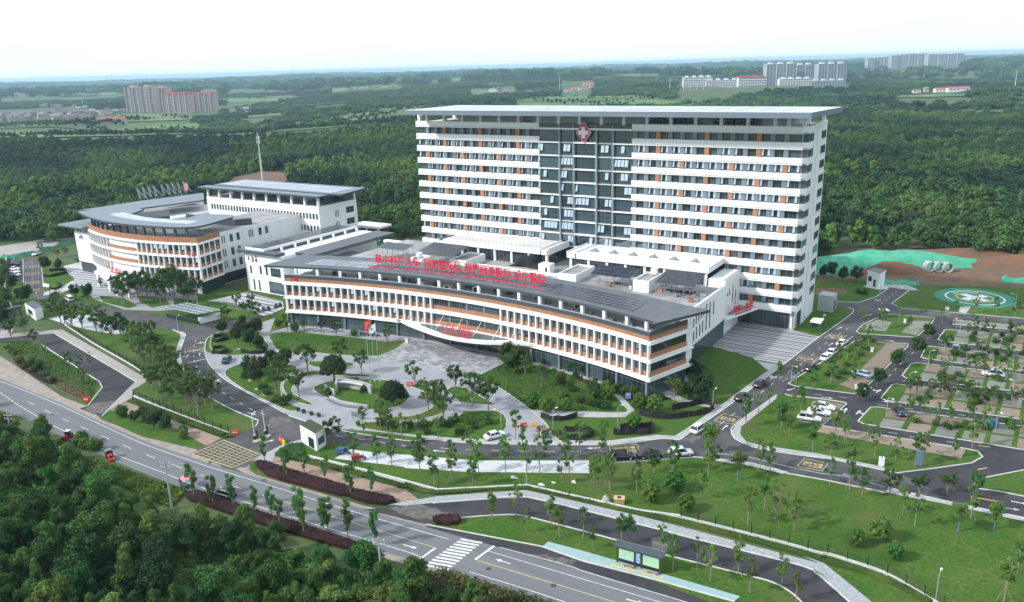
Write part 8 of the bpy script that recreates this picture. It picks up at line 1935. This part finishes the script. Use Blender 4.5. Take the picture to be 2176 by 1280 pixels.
# lamps and poles
def lamp(px, label, h=4.2, m=None, arm=.9, name='lamp_post', heads=1, z=.05):
    p = P(*px); e = empty(name, (*p, z), label, 'lamp post', rz=rpl.uniform(0, 6.28)); m = m or alu
    local('post', MB().cyl((0, 0, 0), (0, 0, h), .07, .05, m, 6).mesh('post'), e)
    for k in range(heads): s = 1 if k == 0 else -1; local('lamp_head', MB().cyl((0, 0, h-.1), (s*arm, 0, h+.12), .03, .03, m, 4).box(min(s*arm, s*(arm+.55)), max(s*arm, s*(arm+.55)), -.12, .12, h+.08, h+.16, white).mesh('lamp_head'), e)
LP = [(ZF, (1880, 235), 'at the mouth of the lay-by'), (ZF, (1170, 470), 'by the black net at the tower road'), (ZG, (430, 640), 'beside the glass kiosk'), (ZG, (920, 330), 'at the white hut'), (ZG, (1595, 690), 'at the first parking island'), (ZG, (1465, 830), 'at the second parking island'), (ZG, (1325, 975), 'at the third parking island'), (ZG, (1160, 1165), 'at the fourth parking island'),
      (ZH, (972, 345), 'at the fifth parking island'), (ZH, (1900, 470), 'far along the fifth parking island'), (ZH, (2035, 210), 'far along the fourth parking island'), (ZE, (1130, 905), 'on the front garden strip'), (ZE, (1600, 910), 'right of the yellow barrier'), (ZK, (1330, 1275), 'at the bottom right corner of the lawn'), (ZH, (1160, 690), 'on the lawn tip below the bays'), (ZI, (1105, 225), 'at the low wall corner'), (ZC, (550, 625), 'at the tip of the crescent lawn'), (ZM, (430, 880), 'by the western ring road'), (ZM, (1940, 1145), 'where the ring road bends'), (ZG, (2065, 470), 'beside the helipad lawn'), (ZF, (310, 625), 'by the lower black net')]
for f, q, w in LP: lamp(f(*q), 'slim lamp post '+w)
for i, (x, y, h) in enumerate(((325, 165, 9), (400, 180, 9))): lamp(ZM(x, y), ('tall grey road lamp left of its twin by the western highway', 'tall grey road lamp right of its twin by the western highway')[i], 13, steel, 1.6)
for i, (x, y) in enumerate(((640, 392), (676, 396), (700, 384), (742, 380), (850, 366))): lamp((x, y), 'white road lamp in the woods, %s from left behind the block' % ORD[i], 10, white, 2.0, heads=1)
def util(px, h, label, rz=.4):
    p = P(*px); e = empty('utility_pole', (*p, 0), label, 'utility pole', rz=rz); local('pole', MB().cyl((0, 0, -.2), (0, 0, h), .19, .12, concrete, 8).mesh('pole'), e)
    for z in (h-.4, h-1.1): local('crossarm', MB().box(-.9, .9, -.06, .06, z-.05, z+.05, steel).cyl((-.8, 0, z), (-.8, 0, z+.25), .05, .05, white, 5).cyl((.8, 0, z), (.8, 0, z+.25), .05, .05, white, 5).cyl((0, 0, z), (0, 0, z+.3), .05, .05, white, 5).mesh('crossarm'), e)
util(ZL(135, 390), 6.8, 'concrete utility pole at the left edge of the thicket'); util(ZL(1660, 1010), 9.0, 'concrete utility pole rising from the thicket by the main road'); util((812, 1243), 7.6, 'concrete utility pole at the bottom edge of the thicket')
# odds and ends on the lawns
def boxthing(f, q, w, d, h, m, m2, name, label, cat, rz=.4):
    p = P(*f(*q)); e = empty(name, (*p, .02), label, cat, rz=rz); local('body', MB().box(-w/2, w/2, -d/2, d/2, 0, h, m).mesh('body'), e); local('lid', MB().box(-w/2-.06, w/2+.06, -d/2-.06, d/2+.06, h, h+.1, m2).cyl((0, 0, h+.1), (0, 0, h+.14), min(w, d)*.3, min(w, d)*.3, black, 10).mesh('lid'), e)
boxthing(ZJ, (330, 300), 1.7, 1.2, .9, mat('ochre_box', (.42, .24, .12), .8), mat('ochre_lid', (.52, .36, .2), .8), 'manhole_chamber', 'ochre brick manhole chamber on the lawn by the low wall', 'manhole')
mound('boulder', ZJ(205, 285), .75, .6, 1.1, mat('granite_rock', (.36, .33, .30), .9, var=.2, vscale=2), 'rounded grey boulder beside the ochre chamber', 'boulder', 8)
for i, (f, q, r, h) in enumerate(((ZI, (990, 150), .8, .25), (ZI, (1240, 215), .7, .3), (ZI, (1535, 195), .5, .5), (ZI, (1350, 195), .5, .2))): mound('boulder', f(*q), r, r*.6, h, mat('pale_rock', (.5, .48, .45), .9), 'pale stone on the lawn below the pale court, %s from left' % ORD[(0, 1, 3, 2)[i]], 'stone', 20+i)
for i, (f, q) in enumerate(((ZC, (690, 770), ), (ZC, (755, 855)), (ZC, (810, 915)))): mound('boulder', f(*q), .9, .5, .45, mat('mossy_rock', (.22, .24, .12), .9, var=.2, vscale=2), 'mossy boulder on the crescent lawn, %s from left' % ORD[i], 'boulder', 30+i)
boxthing(ZH, (930, 760), .8, .6, 1.5, white, white2, 'charging_post', 'white cabinet at the right ring road kerb', 'cabinet'); boxthing(ZE, (275, 125), .7, .5, 1.2, white, white2, 'waste_bin', 'white bin at the edge of the west lawn', 'bin'); boxthing(ZG, (720, 1150), .6, .5, 1.0, white, white2, 'cabinet', 'white cabinet at the corner of the brick bay', 'cabinet'); boxthing(ZG, (1490, 475), .9, .5, 1.0, white, dgrey, 'cabinet', 'white cabinet beside the helipad road', 'cabinet'); boxthing(ZG, (850, 835), .5, .4, 1.1, white, white2, 'cabinet', 'white cabinet on the parking strip', 'cabinet'); boxthing(ZG, (1130, 590), .5, .4, 1.1, white, white2, 'cabinet', 'white cabinet on the lawn above the bays', 'cabinet')
p = P(*ZH(1245, 770)); e = empty('sign_board', (*p, 0), 'tall blue grey sign board on the lawn tip below the bays', 'sign', rz=.5); local('panel', MB().box(-.6, .6, -.08, .08, .3, 3.2, mat('blue_grey_sign', (.14, .22, .28), .5)).mesh('panel'), e); local('post', MB().box(-.5, -.4, -.05, .05, 0, .3, steel).box(.4, .5, -.05, .05, 0, .3, steel).mesh('post'), e)
p = P(*ZC(1710, 1145)); e = empty('sign_board', (*p, 0), 'low grey sign board on the strip before the sunken wall', 'sign', rz=.2); local('panel', MB().box(-1.1, 1.1, -.06, .06, .7, 1.8, greyp).mesh('panel'), e); local('post', MB().box(-1, -.9, -.05, .05, 0, .7, steel).box(.9, 1, -.05, .05, 0, .7, steel).mesh('post'), e)
p0, p1 = P(*ZK(1650, 378)), P(*ZK(1920, 425)); e = empty('height_bar', (*p0, 0), 'low yellow barrier bar across the right ring road', 'barrier'); MB().cyl((*p0, 0), (*p0, 1.2), .05, .05, yellowp, 6).build('post', e); MB().cyl((*p1, 0), (*p1, 1.2), .05, .05, yellowp, 6).build('post', e); MB().cyl((*p0, 1.05), (*p1, 1.05), .06, .06, yellowp, 6).build('bar', e)
# planters beside the stepped court
for i, (a, b) in enumerate(((815, 100), (865, 92), (935, 68), (975, 55))):
    p = P(*ZC(a, b)); e = empty('planter', (*p, .05), 'dark square planter, %s from left on the ramp edge' % ORD[i], 'planter', 'planters on the ramp edge'); local('box', MB().box(-.5, .5, -.5, .5, 0, .7, dgrey).mesh('box'), e); local('shrub', KIND['shrub'][0][0], e, (0, 0, .5), scale=(.5, .5, .5))
for i, (a, b) in enumerate(((1150, 1060), (1205, 1080), (1280, 1100), (1350, 1115))):
    p = P(*ZC(a, b)); e = empty('planter', (*p, .06), 'dark round planter, %s from left at the garden entrance' % ORD[i], 'planter', 'planters at the garden entrance'); local('bowl', MB().cyl((0, 0, 0), (0, 0, .5), .35, .5, dgrey, 10).mesh('bowl'), e); local('shrub', KIND['shrub'][1][0], e, (0, 0, .25), scale=(.4, .4, .5))
# western gate
e = empty('west_gate', (*P(*ZM(180, 990)), 0), 'dark flat-roofed gate beam at the western entrance', 'gate'); a, b = P(*ZM(70, 1030)), P(*ZM(240, 985))
MB().obox(a, b, 1.2, 3.0, 3.5, dgrey).build('beam', e)
for t in (.05, .5, .95): q = lp(a, b, t); MB().box(q[0]-.3, q[0]+.3, q[1]-.3, q[1]+.3, .03, 3.0, dgrey).build('column', e)
q = on(ZM, [(290, 960), (400, 1035), (480, 1000), (400, 930)]); e = empty('west_booth', (*q[0], 0), 'white gate booth at the western entrance', 'booth'); MB().prism(q, .03, 3.3, white).build('wall', e); MB().prism(q, 3.3, 3.6, white2, dgrey).build('roof', e); MB().obox(lp(q[0], q[1], .3), lp(q[0], q[1], .7), .1, 1, 2.4, glass).build('window', e)
q = on(ZM, [(480, 735), (545, 745), (548, 715), (482, 705)]); e = empty('small_shelter', (*q[0], 0), 'small shelter with pale roof at the west lawn tip', 'shelter'); MB().prism(q, 2.4, 2.6, white, None, True).build('roof', e)
for a in q: MB().box(a[0]-.06, a[0]+.06, a[1]-.06, a[1]+.06, .05, 2.4, dgrey).build('post', e)
# parked scooters by the front building
def scooter(p, rz, m, label):
    e = empty('scooter', (*p, .06), label, 'scooter', 'scooters by the front building', rz=rz)
    local('body', MB().box(-.55, .25, -.14, .14, .35, .7, m).box(-.5, .1, -.13, .13, .7, .78, black).box(.25, .55, -.12, .12, .28, .36, black).cyl((.62, 0, .3), (.5, 0, 1.05), .05, .05, m, 5).cyl((.5, -.3, 1.02), (.5, .3, 1.02), .025, .025, black, 5).mesh('body'), e)
    for x in (-.5, .62): local('wheel', MB().cyl((0, -.05, 0), (0, .05, 0), .24, .24, tyre, 10).mesh('wheel'), e, (x, 0, .24))
rs_ = random.Random(12)
for i in range(9):
    t = tx(-34+2.0*i); x, y = apt(FR-1.6, t); scooter((x, y), -t+1.4, rs_.choice((paint('white', WH), paint('blue', BL), redp, dgrey)), 'small parked scooter, %s from left by the east wing glass' % ORD[i])
for i in range(5):
    t = tx(-101+1.3*i); x, y = apt(FR-1.6, t); scooter((x, y), -t+1.4, rs_.choice((paint('blue', BL), redp, dgrey)), 'small parked scooter, %s from left by the west wing glass' % ORD[i])

# ================================================================== hazy air
hz = MB().box(-20000, 20000, -2000, 21000, -40, 96, white)
ho = hz.build('haze'); tag(ho, 'thin blue summer haze over the whole plain', 'haze', kind='stuff')
hm = bpy.data.materials.new('haze_air'); hm.use_nodes = True; hn_ = hm.node_tree; hn_.nodes.clear()
pvn = hn_.nodes.new('ShaderNodeVolumePrincipled'); pvn.inputs['Color'].default_value = (0.56, 0.83, 1.0, 1); pvn.inputs['Density'].default_value = 0.00009; pvn.inputs['Anisotropy'].default_value = 0.2
out = hn_.nodes.new('ShaderNodeOutputMaterial'); hn_.links.new(pvn.outputs[0], out.inputs['Volume'])
ho.data.materials.clear(); ho.data.materials.append(hm)
